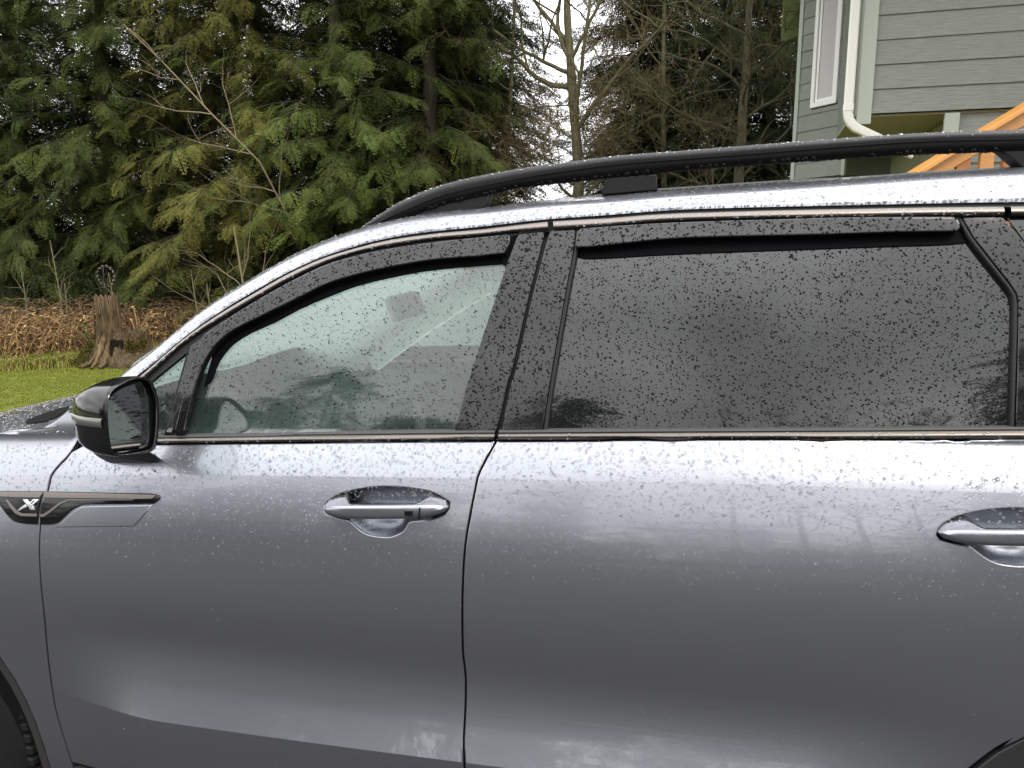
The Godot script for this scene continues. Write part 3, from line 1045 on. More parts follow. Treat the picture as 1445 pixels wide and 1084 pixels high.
func mirror_unit() -> void:
	var rim: PackedVector2Array = D.mirror_rim     # (z, Y)
	var xr := -0.7017
	var g := PackedVector2Array()
	for q in rim: g.append(q)
	g = dense(smooth2(g), 0.006)
	var cen := Vector2.ZERO
	for q in g: cen += q / g.size()
	var b := MB.new()
	var rings := []
	for k in [-1, 0, 1, 2, 3, 4, 5, 6, 7, 8, 9, 10, 11, 12]:
		var t := maxf(0.0, k / 12.0)
		var s: float = pow(maxf(0.0, 1.0 - pow(t, 2.6)), 1.0 / 2.3)
		if k == 12: s = 0.03
		var x := xr - 0.125 * t
		if k == -1:
			x = xr - 0.004; s = 0.93
		if k == 0: s = 0.985
		var sh := Vector2(-0.012, 0.004) * t
		var ring := []
		for q in g:
			var w: Vector2 = cen + (q - cen) * s + sh
			ring.append(Vector3(x, w.y, w.x))
		rings.append(ring)
	# a shallow lip before the glass
	loft(b, rings, false)
	var cap := part("mirror_housing", b.mesh(), M.gloss, car, "gloss black door mirror housing")
	b = MB.new()
	for k in g.size():
		var q := cen + (g[k] - cen) * 0.94
		var q2 := cen + (g[(k + 1) % g.size()] - cen) * 0.94
		b.flat3(Vector3(xr - 0.012, cen.y, cen.x), Vector3(xr - 0.012, q.y, q.x), Vector3(xr - 0.012, q2.y, q2.x), Vector3(1, 0, 0))
	part("mirror_backing", b.mesh(), M.under, cap)
	# the glass, turned a little towards the driver
	b = MB.new()
	var gg := dense(smooth2(D.mirror_glass), 0.006)
	var tilt := Basis(Vector3.UP, 0.0)
	for k in gg.size():
		var q := gg[k]
		var q2 := gg[(k + 1) % gg.size()]
		var c := Vector3(xr - 0.006, cen.y, cen.x)
		var nn := Vector3(0.965, 0.05, -0.26).normalized()
		b.tri(b.p(c + Vector3(0, 0, 0), nn), b.p(Vector3(xr - 0.006, q.y, q.x), nn), b.p(Vector3(xr - 0.006, q2.y, q2.x), nn))
	part("mirror_glass", b.mesh(), M.mirror, cap)
	# turn-signal strip round the front of the housing
	b = MB.new()
	var last := []
	for k in 24:
		var t := lerpf(0.10, 0.90, k / 23.0)
		var s: float = pow(1.0 - pow(t, 2.6), 1.0 / 2.3)
		var x := xr - 0.125 * t
		var half := 0.0
		for q in g:
			if absf(q.y - 1.232) < 0.02: half = maxf(half, q.x - cen.x)
		var z := cen.x + half * s - 0.012 * t + 0.002
		var h := 0.0075
		var yy := 1.2355 + 0.004 * t
		var n := Vector3(-0.9 * t, 0, 1).normalized()
		var row := [b.p(Vector3(x, yy - h - 0.002, z - 0.004), Vector3(0, -1, 0)), b.p(Vector3(x, yy - h, z), (n + Vector3(0, -0.4, 0)).normalized()), b.p(Vector3(x, yy, z + 0.0012), n), b.p(Vector3(x, yy + h, z), (n + Vector3(0, 0.4, 0)).normalized()), b.p(Vector3(x, yy + h + 0.002, z - 0.004), Vector3(0, 1, 0))]
		if k > 0:
			for j in 4: b.quad(last[j], last[j + 1], row[j + 1], row[j])
		last = row
	part("turn_signal", b.mesh(), M.signal, cap)
	# foot on the door
	b = MB.new()
	rings = []
	for k in 9:
		var t := k / 8.0
		var ring := []
		var c := Vector3(-0.806, 1.100, -0.075).lerp(Vector3(-0.795, 1.150, -0.02), t)
		var bulge := 1.0 + 0.25 * sin(t * PI)
		for q in 28:
			var a := TAU * q / 28
			ring.append(c + Vector3(cos(a) * 0.056 * bulge, sin(a) * 0.022 * bulge, sin(a) * 0.040 * bulge))
		rings.append(ring)
	loft(b, rings, true)
	part("mirror_foot", b.mesh(), M.plastic, cap)
	b = MB.new()
	skin(b, 1, v2([-0.955, 1.150, -0.93, 1.143, -0.87, 1.146, -0.87, 1.19, -0.925, 1.19]), 0.003, 0.01, 0.002, 0.02)
	part("mirror_patch", b.mesh(), M.gloss, car)

func smooth2(p: PackedVector2Array) -> PackedVector2Array:
	var out := PackedVector2Array()
	var m := p.size()
	for k in m:
		var p0 := p[(k + m - 1) % m]
		var p1 := p[k]
		var p2 := p[(k + 1) % m]
		var p3 := p[(k + 2) % m]
		for j in 4: out.append(p1.cubic_interpolate(p2, p0, p3, j / 4.0))
	return out

func garnish() -> void:
	var b := MB.new()
	skin(b, 1, D.garnish_rear, 0.0035, 0.008, 0.0012, 0.03)
	var g := part("door_garnish", b.mesh(), M.gloss, car)
	b = MB.new(); skin(b, 1, D.garnish_chrome_rear, 0.0062, 0.004, 0.0008, 0.03); part("bright_strip", b.mesh(), M.chrome, g)
	b = MB.new(); skin(b, 1, D.garnish_line_rear, 0.0052, 0.003, 0.0003, 0.03); part("thin_line", b.mesh(), M.chrome, g)
	b = MB.new(); skin(b, 1, D.garnish_front, 0.0035, 0.008, 0.0012, 0.03)
	g = part("fender_garnish", b.mesh(), M.gloss, car)
	b = MB.new(); skin(b, 1, D.garnish_chrome_front, 0.0062, 0.004, 0.0008, 0.03); part("bright_strip", b.mesh(), M.chrome, g)
	b = MB.new(); skin(b, 1, D.garnish_line_front, 0.0052, 0.003, 0.0003, 0.03); part("thin_line", b.mesh(), M.chrome, g)
	b = MB.new()
	for nm in ["logo_a", "logo_b", "logo_c"]: skin(b, 1, D[nm], 0.0062, 0.004, 0.0006, 0.02)
	part("cross_emblem", b.mesh(), M.bright, g)
	b = MB.new()
	skin(b, 0, D.garnish_pad, 0.0016, 0.004, 0.0016, 0.03)
	part("pressed_plate", b.mesh(), M.paint, car)

func roof_rack() -> void:
	var top: PackedVector2Array = D.rack_top
	var mid: PackedVector2Array = D.rack_mid
	var bot: PackedVector2Array = D.rack_bottom
	for far in [false, true]:
		var b := MB.new()
		var rings := []
		var c := MB.new()
		var rings2 := []
		var ext := [[Vector2(0, 0)]]
		var n := top.size()
		for k in n + 8:
			var a := top[mini(k, n - 1)]
			var m := mid[mini(k, n - 1)]
			var d := bot[mini(k, n - 1)]
			if k >= n:
				var t := (k - n + 1) / 8.0
				var add := Vector2(t * 0.8, -0.02 * t - 0.09 * t * t)
				a += add; m += add; d += add
			var h := (a - m) * 0.5
			var cen := (a + m) * 0.5
			var ring := []
			for s in 14:
				var ang := TAU * s / 14
				var sy := sin(ang)
				var cz := cos(ang)
				var q := cen + h * signf(sy) * pow(absf(sy), 0.8)
				ring.append(Vector3(q.x, q.y, -0.36 + 0.017 * signf(cz) * pow(absf(cz), 0.8)))
			rings.append(ring)
			var r2 := []
			for q in [[m.lerp(a, 0.25), 0.013], [d, 0.009], [d, -0.012], [m.lerp(a, 0.25), -0.013]]: r2.append(Vector3(q[0].x, q[0].y, -0.36 + q[1]))
			rings2.append(r2)
		loft(b, rings, true)
		loft(c, rings2, true)
		var rail := part("roof_rail", (mirrored(b) if far else b).mesh(), M.rack, car)
		part("rail_underside", (mirrored(c) if far else c).mesh(), M.under, rail)
		for nm in ["rack_foot_a", "rack_foot_b", "rack_foot_c"]:
			var f := MB.new()
			flat_z = -0.352
			var fp := PackedVector2Array()
			for q in D[nm]: fp.append(q)
			skin(f, 3, fp, 0.0, 0.045, 0.003, 0.05)
			part("rail_foot", (mirrored(f) if far else f).mesh(), M.foot, rail)
		if not far:
			# water hanging in a row under the rail
			var places := []
			for k in 420:
				var f := rng.randf_range(2.0, n - 1.0)
				var q := bot[int(f)].lerp(bot[mini(int(f) + 1, n - 1)], f - int(f))
				var s := rng.randf_range(0.0018, 0.0042)
				places.append(Transform3D(Basis().scaled(Vector3(s * 1.3, s * 1.5, s)), Vector3(q.x, q.y + s * 0.9, -0.36 + rng.randf_range(-0.006, 0.010))))
			var sm := SphereMesh.new()
			sm.radius = 1.0; sm.height = 2.0; sm.radial_segments = 10; sm.rings = 6
			scatter("hanging_drops", sm, M.dark_drop, places, PackedColorArray(), rail)

func cabin() -> void:
	var b := MB.new()
	box(b, Vector3(-0.86, 0.95, ZC), Vector3(0.86, 0.24, 1.46), Basis(Vector3(0, 0, 1), 0.03), 0.05)
	part("dashboard", b.mesh(), M.dash, car)
	b = MB.new()
	box(b, Vector3(-0.46, 1.035, -0.52), Vector3(0.26, 0.13, 0.40), Basis(Vector3(0, 0, 1), 0.12), 0.05)
	part("instrument_hood", b.mesh(), M.seat, car)
	var pts := []
	var rad := []
	var bs := Basis(Vector3(0, 0, 1), 0.42)
	for k in 33:
		var a := TAU * k / 32
		pts.append(Vector3(-0.20, 1.02, -0.52) + bs * Vector3(0, cos(a) * 0.185, sin(a) * 0.185)); rad.append(0.016)
	b = MB.new()
	tube(b, pts, rad, 8)
	box(b, Vector3(-0.215, 1.015, -0.52), Vector3(0.05, 0.13, 0.16), bs, 0.02)
	box(b, Vector3(-0.21, 1.02, -0.52), Vector3(0.02, 0.035, 0.34), bs, 0.008)
	part("steering_wheel", b.mesh(), M.trim_dark, car)
	for z in [-0.52, -1.32]:
		b = MB.new()
		box(b, Vector3(0.42, 0.86, z), Vector3(0.16, 0.66, 0.52), Basis(Vector3(0, 0, 1), -0.28), 0.06)
		box(b, Vector3(0.10, 0.55, z), Vector3(0.56, 0.18, 0.52), Basis(Vector3(0, 0, 1), 0.12), 0.06)
		box(b, Vector3(0.54, 1.27, z), Vector3(0.10, 0.18, 0.28), Basis(Vector3(0, 0, 1), -0.22), 0.05)
		part("front_seat", b.mesh(), M.seat, car)
	b = MB.new()
	box(b, Vector3(1.32, 0.86, ZC), Vector3(0.18, 0.66, 1.35), Basis(Vector3(0, 0, 1), -0.3), 0.06)
	box(b, Vector3(1.0, 0.55, ZC), Vector3(0.56, 0.18, 1.35), Basis(Vector3(0, 0, 1), 0.12), 0.06)
	part("rear_seat", b.mesh(), M.seat, car)
	b = MB.new()
	box(b, Vector3(-0.44, 1.375, ZC + 0.02), Vector3(0.03, 0.075, 0.27), Basis(Vector3(0, 0, 1), 0.3), 0.02)
	part("cabin_mirror", b.mesh(), M.grey_plastic, car)
	b = MB.new()
	skin(b, 1, v2([-0.86, 0.55, 1.0, 0.55, 1.0, 1.14, -0.86, 1.14]), -0.075, 0.02, 0.01, 0.12)
	part("door_card", b.mesh(), M.seat, car)
	part("door_card", mirrored(b).mesh(), M.seat, car)

# ---------------------------------------------------------------- rain on the car
func cap_mesh(contact: float, seg: int, ringn: int) -> ArrayMesh:
	# a spherical cap of unit radius at its foot, with a closed bottom just under the surface
	var b := MB.new()
	var rr := 1.0 / sin(contact)
	var cy := -cos(contact) * rr
	var last := []
	var top := b.p(Vector3(0, rr + cy, 0), Vector3.UP)
	for r in range(1, ringn + 1):
		var a := contact * r / ringn
		var ids := []
		for s in seg:
			var d := Vector3(cos(TAU * s / seg) * sin(a), cos(a), sin(TAU * s / seg) * sin(a))
			ids.append(b.p(d * rr + Vector3(0, cy, 0), d))
		for s in seg:
			if r == 1: b.tri(top, ids[s], ids[(s + 1) % seg])
			else: b.quad(last[s], last[(s + 1) % seg], ids[(s + 1) % seg], ids[s])
		last = ids
	var low := []
	for s in seg: low.append(b.p(Vector3(cos(TAU * s / seg), -0.06, sin(TAU * s / seg)), Vector3(0, -1, 0)))
	var foot := b.p(Vector3(0, -0.06, 0), Vector3(0, -1, 0))
	for s in seg:
		b.tri(foot, low[s], low[(s + 1) % seg])
		b.quad(last[s], last[(s + 1) % seg], low[(s + 1) % seg], low[s])
	return b.mesh()

var cap_a: ArrayMesh
var cap_b: ArrayMesh

func drops_on(parent: Node, mode: int, poly: PackedVector2Array, count: int, rmin: float, rmax: float, off: float, m: Material, power := 2.5, thin := false) -> void:
	var lo := poly[0]
	var hi := poly[0]
	for q in poly:
		lo = lo.min(q); hi = hi.max(q)
	var places := []
	var tries := 0
	while places.size() < count and tries < count * 12:
		tries += 1
		var q := Vector2(rng.randf_range(lo.x, hi.x), rng.randf_range(lo.y, hi.y))
		if not Geometry2D.is_point_in_polygon(q, poly): continue
		if thin and rng.randf() > thinning(q): continue
		var w := q
		if mode == 0: w = Vector2(q.x, q.y + shift(q.x, q.y))
		var n := sn(mode, w.x, w.y)
		var p := sp(mode, w.x, w.y) + n * off
		var rr := lerpf(rmin, rmax, pow(rng.randf(), power))
		if thin: rr *= lerpf(0.55, 1.0, smoothstep(0.95, 1.085, q.y))
		places.append(drop_at(p, n, rr))
	scatter("rain_drops", cap_a, m, places, PackedColorArray(), parent)

func thinning(q: Vector2) -> float:
	if q.y > 1.085: return 1.0
	if q.y > 0.90: return lerpf(0.14, 0.85, (q.y - 0.90) / 0.185)
	if q.y < 0.66 and q.y > 0.53: return 0.05
	return 0.012

func drop_at(p: Vector3, n: Vector3, r: float) -> Transform3D:
	var u := Vector3(0, 0, 1).cross(n)
	if u.length() < 0.1: u = Vector3(1, 0, 0)
	u = u.normalized()
	var w := u.cross(n).normalized()
	var turn := rng.randf() * TAU
	var u2 := u * cos(turn) + w * sin(turn)
	var w2 := u2.cross(n)
	return Transform3D(Basis(u2 * r * rng.randf_range(0.8, 1.2), n * r * rng.randf_range(0.7, 1.0), -w2 * r * rng.randf_range(0.85, 1.25)), p)

func rain() -> void:
	cap_a = cap_mesh(1.15, 9, 4)
	cap_b = cap_mesh(0.8, 9, 3)
	var holder := car
	# windows and black covers
	drops_on(holder, 1, D.rear_glass, 11500, 0.0006, 0.0021, -0.012, M.bead, 3.0)
	drops_on(holder, 1, D.front_glass, 4200, 0.0005, 0.0016, -0.012, M.bead, 3.0)
	drops_on(holder, 1, D.pillar_cover_front, 1300, 0.0007, 0.0027, 0.0, M.bead, 2.6)
	drops_on(holder, 1, D.pillar_cover_rear, 1000, 0.0007, 0.0027, 0.0, M.bead, 2.6)
	drops_on(holder, 1, D.door_frame_rear, 640, 0.0007, 0.0029, 0.0, M.bead, 2.6)
	drops_on(holder, 1, D.quarter_glass_rear, 300, 0.0008, 0.003, -0.005, M.bead, 2.6)
	drops_on(holder, 1, D.quarter_glass_front, 160, 0.0007, 0.002, -0.012, M.bead, 2.6)
	drops_on(holder, 1, D.division_bar, 110, 0.0008, 0.002, 0.0, M.bead, 2.6)
	drops_on(holder, 1, D.front_visor, 1300, 0.0007, 0.0024, 0.0112, M.bead, 2.6)
	drops_on(holder, 1, D.rear_visor, 800, 0.0007, 0.0027, 0.0112, M.bead, 2.6)
	# paint: thick on the shoulder, thinning downwards
	drops_on(holder, 0, D.rear_door, 6600, 0.0008, 0.0033, 0.0, M.water, 2.6, true)
	drops_on(holder, 0, D.front_door, 5800, 0.0008, 0.0030, 0.0, M.water, 2.6, true)
	var ft := v2([-1.3, 0.9, -1.05, 0.9, -1.0, 1.05, -0.97, 1.15, -1.0, 1.17, -1.3, 1.13])
	drops_on(holder, 0, ft, 900, 0.0009, 0.0032, 0.0, M.water, 2.6, true)
	# chrome strips
	var places := []
	for nm in ["belt_chrome_front", "belt_chrome_rear", "roof_chrome_front", "roof_chrome_rear"]:
		var t: PackedVector2Array = D[nm + "_t"]
		var bo: PackedVector2Array = D[nm + "_b"]
		for k in 260:
			var f := rng.randf_range(0.0, t.size() - 1.01)
			var a := t[int(f)].lerp(t[int(f) + 1], f - int(f))
			var c := bo[int(f)].lerp(bo[int(f) + 1], f - int(f))
			var q := a.lerp(c, rng.randf_range(0.15, 0.9))
			places.append(drop_at(Vector3(q.x, q.y, zs(q.x, q.y) + 0.0095), Vector3(0, 0.35, 1).normalized(), lerpf(0.0008, 0.0026, pow(rng.randf(), 2.4))))
	scatter("rain_drops", cap_a, M.water, places, PackedColorArray(), holder)
	# roof side and pillar
	places = []
	for k in 4600:
		var j := rng.randf_range(4.0, 66.0)
		var q := roof_pt(j)
		var q2 := roof_pt(j + 0.6)
		var tn := (q2 - q).normalized()
		var up := Vector2(-tn.y, tn.x)
		var hs := rail_section(q.x)
		var u := rng.randf()
		var inn := 0.11 * u * u
		var hgt := sin(minf(1.0, pow(u, 0.75)) * PI / 2) * 1.0
		var prof := [[0.0, 0.0], [0.0035, 0.14], [0.010, 0.32], [0.022, 0.55], [0.040, 0.76], [0.062, 0.91], [0.09, 1.0], [0.115, 1.045]]
		var f := u * 6.99
		var p0: Array = prof[int(f)]
		var p1: Array = prof[int(f) + 1]
		var ff := f - int(f)
		var a := Vector2(lerpf(p0[0], p1[0], ff), lerpf(p0[1], p1[1], ff) * hs)
		var dd := Vector2(p1[0] - p0[0], (p1[1] - p0[1]) * hs).normalized()
		var w := q + up * a.y
		var n := (Vector3(up.x, up.y, 0) * dd.x + Vector3(0, 0, 1) * dd.y).normalized()
		places.append(drop_at(Vector3(w.x, w.y, zs(q.x, q.y) - 0.002 - a.x), n, lerpf(0.0009, 0.0031, pow(rng.randf(), 2.4))))
	scatter("rain_drops", cap_b, M.water, places, PackedColorArray(), holder)
	# hood
	places = []
	for k in 5200:
		var x := rng.randf_range(-2.0, -1.06)
		var z := -0.1 - 0.95 * rng.randf()
		if z > zs(x, minf(hood_edge(x), 1.16)) - 0.01: continue
		places.append(drop_at(Vector3(x, hood_y(x, z), z), Vector3.UP, lerpf(0.0012, 0.0038, pow(rng.randf(), 2.2))))
	scatter("rain_drops", cap_b, M.water, places, PackedColorArray(), holder)
	# rail
	places = []
	var tp: PackedVector2Array = D.rack_top
	var md: PackedVector2Array = D.rack_mid
	for k in 300:
		var f := rng.randf_range(0.0, tp.size() - 1.01)
		var a := tp[int(f)].lerp(tp[int(f) + 1], f - int(f))
		var c := md[int(f)].lerp(md[int(f) + 1], f - int(f))
		var u := pow(rng.randf(), 1.6)
		var ang := PI / 2 * (1.0 - u)
		var cen := (a + c) / 2
		var q := cen + (a - c) / 2 * pow(absf(sin(ang)), 0.8)
		places.append(drop_at(Vector3(q.x, q.y, -0.36 + 0.017 * pow(absf(cos(ang)), 0.8)), Vector3(0, sin(ang), cos(ang)), lerpf(0.0008, 0.0022, pow(rng.randf(), 2.0))))
	scatter("rain_drops", cap_a, M.water, places, PackedColorArray(), holder)

func build_car() -> void:
	car = thing("parked_car", "wet grey car filling the foreground, beaded with rain, smoked window visors and black roof rails", "car")
	car.rotation.z = 0.03661
	body_side()
	greenhouse()
	roof_all()
	front_end()
	wheel(-1.548, "front_wheel", -0.085, -0.14, 1.09)
	wheel(1.31, "rear_wheel", -0.06, 0.0)
	wheel(-1.548, "front_wheel", 2.0 * ZC + 0.085, 0.10)
	wheel(1.31, "rear_wheel", 2.0 * ZC + 0.06, 0.0)
	wheel_arches()
	mirror_unit()
	garnish()
	roof_rack()
	cabin()
	rain()

# ---------------------------------------------------------------- ground
func ground_y(x: float, z: float) -> float:
	var near: float = clampf(tan(0.03661) * x, -0.15, 0.2)
	var far := -0.15 + 0.20 * smoothstep(-4.5, -9.5, z)
	far += 0.06 * sin(x * 0.7) * smoothstep(-8.0, -13.0, z)
	return lerpf(near, far, smoothstep(-2.4, -5.0, z))

func ground() -> void:
	var b := MB.new()
	var grid := []
	for j in 70:
		var row := []
		var z := lerpf(-9.6, 30.0, pow(j / 69.0, 1.25))
		for i2 in 60:
			var x := lerpf(-26.0, 26.0, i2 / 59.0)
			row.append(Vector3(x, ground_y(x, z) - 0.02, z))
		grid.append(row)
	sheet(b, grid)
	struct("lawn", b.mesh(), M.lawn, "mown green lawn between the drive and the wood", "lawn")
	b = MB.new()
	grid = []
	for j in 40:
		var row := []
		var z := lerpf(-9.55, -90.0, pow(j / 39.0, 1.6))
		for i2 in 50:
			var x := lerpf(-60.0, 60.0, i2 / 49.0)
			row.append(Vector3(x, ground_y(x, z) - 0.015 + 0.05 * sin(x * 2.3 + z) * sin(z * 1.7) * (1.0 if j > 0 else 0.0), z))
		grid.append(row)
	sheet(b, grid)
	struct("forest_floor", b.mesh(), M.litter, "brown litter on the floor of the wood", "ground")
	b = MB.new()
	grid = []
	for j in 20:
		var row := []
		var z := lerpf(-2.3, 15.0, j / 19.0)
		for i2 in 40:
			var x := lerpf(-12.0 if z < 4.0 else -16.0, 14.0, i2 / 39.0)
			row.append(Vector3(x, ground_y(x, z) - 0.004, z))
		grid.append(row)
	sheet(b, grid)
	struct("driveway", b.mesh(), M.asphalt, "dark wet drive that the grey car stands on", "driveway")
	b = MB.new()
	grid = []
	for j in 2:
		var row := []
		for i2 in 2: row.append(Vector3(-400.0 + 800.0 * i2, -1.2, -400.0 + 800.0 * j))
		grid.append(row)
	sheet(b, grid)
	struct("ground", b.mesh(), M.litter, "far ground beyond the lawn and the wood", "ground")

func blade_mesh(n: int, h: float, w: float, spread: float, lean: float, seed_: int) -> ArrayMesh:
	var r := RandomNumberGenerator.new()
	r.seed = seed_
	var b := MB.new()
	for k in n:
		var a := r.randf() * TAU
		var base := Vector3(r.randf_range(-spread, spread), 0, r.randf_range(-spread, spread))
		var d := Vector3(cos(a), 0, sin(a))
		var s := Vector3(-d.z, 0, d.x) * w * 0.5
		var hh := h * r.randf_range(0.55, 1.1)
		var l := lean * r.randf_range(0.3, 1.2)
		var p1 := base + Vector3(0, hh * 0.6, 0) + d * hh * l * 0.35
		var p2 := base + Vector3(0, hh * (1.0 - 0.4 * l), 0) + d * hh * l
		var nn := (Vector3.UP + d * 0.5).normalized()
		var i0 := b.p(base - s, nn)
		var i1 := b.p(base + s, nn)
		var i2 := b.p(p1 + s * 0.7, nn)
		var i3 := b.p(p1 - s * 0.7, nn)
		var i4 := b.p(p2, nn)
		b.quad(i0, i1, i2, i3); b.tri(i3, i2, i4)
	return b.mesh()

func yaw(a: float) -> Basis:
	return Basis(Vector3.UP, a)

func grasses() -> void:
	var short := blade_mesh(18, 0.030, 0.0045, 0.06, 0.7, 11)
	var places := []
	var tints := PackedColorArray()
	for k in 60000:
		var x := rng.randf_range(-16.0, 5.0)
		var z := rng.randf_range(-9.4, -2.4)
		if k < 16000:
			x = rng.randf_range(-10.2, -4.2); z = rng.randf_range(-9.3, -4.2)
		var s := rng.randf_range(0.7, 1.3)
		places.append(Transform3D(yaw(rng.randf() * TAU).scaled(Vector3(s, s * rng.randf_range(0.7, 1.2), s)), Vector3(x, ground_y(x, z) - 0.022, z)))
		var v := rng.randf()
		tints.append(Color(lerpf(0.235, 0.34, v), lerpf(0.28, 0.37, v), lerpf(0.04, 0.07, v)))
	tag(scatter("grass", short, M.leaf, places, tints, self), "short grass blades of the mown lawn", "grass")
	# uncut strip along the wood
	var tall := blade_mesh(16, 0.22, 0.008, 0.12, 0.8, 12)
	places = []; tints = PackedColorArray()
	for k in 5200:
		var x := rng.randf_range(-11.0, -3.0)
		var f := rng.randf()
		var z := -7.15 - 1.7 * f + 0.16 * sin(x * 1.9) + (x + 7.8) * -0.48
		var s := rng.randf_range(0.5, 1.15)
		places.append(Transform3D(yaw(rng.randf() * TAU).scaled(Vector3(s, s, s)), Vector3(x, ground_y(x, z) - 0.03, z)))
		var v := rng.randf()
		if rng.randf() < 0.25 + 0.35 * f: tints.append(Color(lerpf(0.28, 0.42, v), lerpf(0.20, 0.30, v), lerpf(0.09, 0.14, v)))
		else: tints.append(Color(lerpf(0.22, 0.36, v), lerpf(0.27, 0.38, v), 0.05))
	tag(scatter("long_grass", tall, M.leaf, places, tints, self), "uncut yellow-green grass strip before the brambles", "grass")

# ---------------------------------------------------------------- trees
func frond(seed_: int, length: float, pairs: int, wide: float, droopy: float, leaf: float) -> ArrayMesh:
	# a flat spray along +x: side twigs in the xz plane, each set with short leaf tips
	var r := RandomNumberGenerator.new()
	r.seed = seed_
	var b := MB.new()
	for k in pairs * 2:
		var t := (k * 0.5 + 0.5) / pairs
		var side := 1.0 if k % 2 == 0 else -1.0
		var base := Vector3(length * t, -droopy * length * t * t, 0)
		var l := wide * (1.0 - pow(t, 1.7) * 0.85) * (0.35 + 0.65 * minf(1.0, t * 3.0)) * r.randf_range(0.75, 1.15)
		var a := side * r.randf_range(0.75, 1.05)
		var d := Vector3(cos(a), r.randf_range(-0.35, 0.05), sin(a)).normalized()
		var steps := maxi(2, int(l / (leaf * 0.75)))
		for s in steps:
			var u := (s + 0.6) / steps
			var p := base + d * l * u + Vector3(0, -droopy * 0.5 * l * u * u, 0)
			for q in [-1.0, 1.0]:
				var a2: float = a + q * r.randf_range(0.45, 0.8)
				var e := Vector3(cos(a2), r.randf_range(-0.6, 0.15), sin(a2)).normalized()
				var ll := leaf * r.randf_range(0.8, 1.4) * (1.1 - 0.5 * u)
				var w := e.cross(Vector3.UP).normalized() * leaf * 0.20
				var n := Vector3(r.randf_range(-0.4, 0.4), 1, r.randf_range(-0.4, 0.4)).normalized()
				var i0 := b.p(p, n)
				var i1 := b.p(p + e * ll * 0.45 + w, n)
				var i2 := b.p(p + e * ll, n)
				var i3 := b.p(p + e * ll * 0.45 - w, n)
				b.quad(i0, i1, i2, i3)
	return b.mesh()

var fronds := {}

func conifer(called: String, label: String, at: Vector3, h: float, r: float, low: float, kind: String, tint: Color, seed_: int, group: String, per_m := 38.0, gap := 0.105, size := 0.85, top_cut := 99.0, trunk_r := 0.16) -> Node3D:
	rng.seed = seed_
	var o := thing(called, label, "tree", at, 0.0, group)
	var b := MB.new()
	var lean := Vector3(rng.randf_range(-0.15, 0.15), 0, rng.randf_range(-0.15, 0.15))
	var tp := []
	var tr := []
	for k in 12:
		var t := k / 11.0
		tp.append(Vector3(0, -0.3 + (h + 0.3) * t, 0) + lean * t * t + Vector3(sin(t * 5.0 + seed_), 0, cos(t * 4.0 + seed_)) * 0.04)
		tr.append(trunk_r * (1.0 - t * 0.93) * (1.35 if k == 0 else 1.0))
	tube(b, tp, tr, 10)
	part("trunk", b.mesh(), M.bark, o)
	b = MB.new()
	var places := [[], [], []]
	var tints := [PackedColorArray(), PackedColorArray(), PackedColorArray()]
	var n := int((minf(h, top_cut) - low) * per_m)
	for k in n:
		var y := low + (minf(h, top_cut) - low) * pow((k + rng.randf()) / n, 1.5)
		var rel := clampf((y - low) / (h - low), 0.0, 1.0)
		var coarse := 1.0 + 1.2 * smoothstep(6.5, 9.0, y)
		if coarse > 1.5 and rng.randf() < 0.45: continue
		var l := r * pow(1.0 - rel, 0.75) * rng.randf_range(0.6, 1.15) + 0.15
		var a := rng.randf() * TAU
		var out := Vector3(cos(a), 0, sin(a))
		var rise := rng.randf_range(-0.15, 0.25)
		var droop := rng.randf_range(0.18, 0.42) if kind != "fir" else rng.randf_range(0.02, 0.25)
		var prev := Vector3.ZERO
		var pts := []
		var rad := []
		var st := maxi(3, int(l / 0.4))
		for s in st + 1:
			var u := float(s) / st
			var p := Vector3(0, y, 0) + out * l * u + Vector3(0, l * (rise * u - droop * u * u), 0)
			pts.append(p)
			rad.append(lerpf(0.016, 0.004, u))
		tube(b, pts, rad, 4)
		var m := maxi(2, int(l / (gap * coarse)))
		var lt := Color(tint.r, tint.g, tint.b) * rng.randf_range(0.75, 1.25)
		for s in m:
			var u := (s + rng.randf()) / m
			if u < 0.12: continue
			var p := Vector3(0, y, 0) + out * l * u + Vector3(0, l * (rise * u - droop * u * u), 0)
			var side := out.cross(Vector3.UP) * (1.0 if rng.randf() < 0.5 else -1.0)
			var d := (out * rng.randf_range(0.3, 1.0) + side * rng.randf_range(0.1, 0.95) + Vector3(0, rng.randf_range(-0.85, 0.0) if kind != "fir" else rng.randf_range(-0.8, 0.15), 0)).normalized()
			if u > 0.88: d = (out + Vector3(0, -0.3, 0)).normalized()
			var up := (Vector3.UP + Vector3(rng.randf_range(-0.5, 0.5), 0, rng.randf_range(-0.5, 0.5)) + out * (0.35 if kind != "fir" else 0.9)).normalized()
			var z := d.cross(up).normalized()
			up = z.cross(d).normalized()
			var sc := size * coarse * rng.randf_range(0.65, 1.2) * lerpf(1.0, 0.75, u)
			var w := rng.randi() % 3
			places[w].append(Transform3D(Basis(d * sc, up * sc, z * sc), p))
			var v := rng.randf_range(0.72, 1.3)
			var yel := rng.randf_range(0.85, 1.2)
			tints[w].append(Color(lt.r * v * yel, lt.g * v, lt.b * v))
	part("branches", b.mesh(), M.twig_dark, o)
	for w in 3:
		if places[w].size() > 0: scatter("crown", fronds[kind][w], M.leaf, places[w], tints[w], o)
	return o

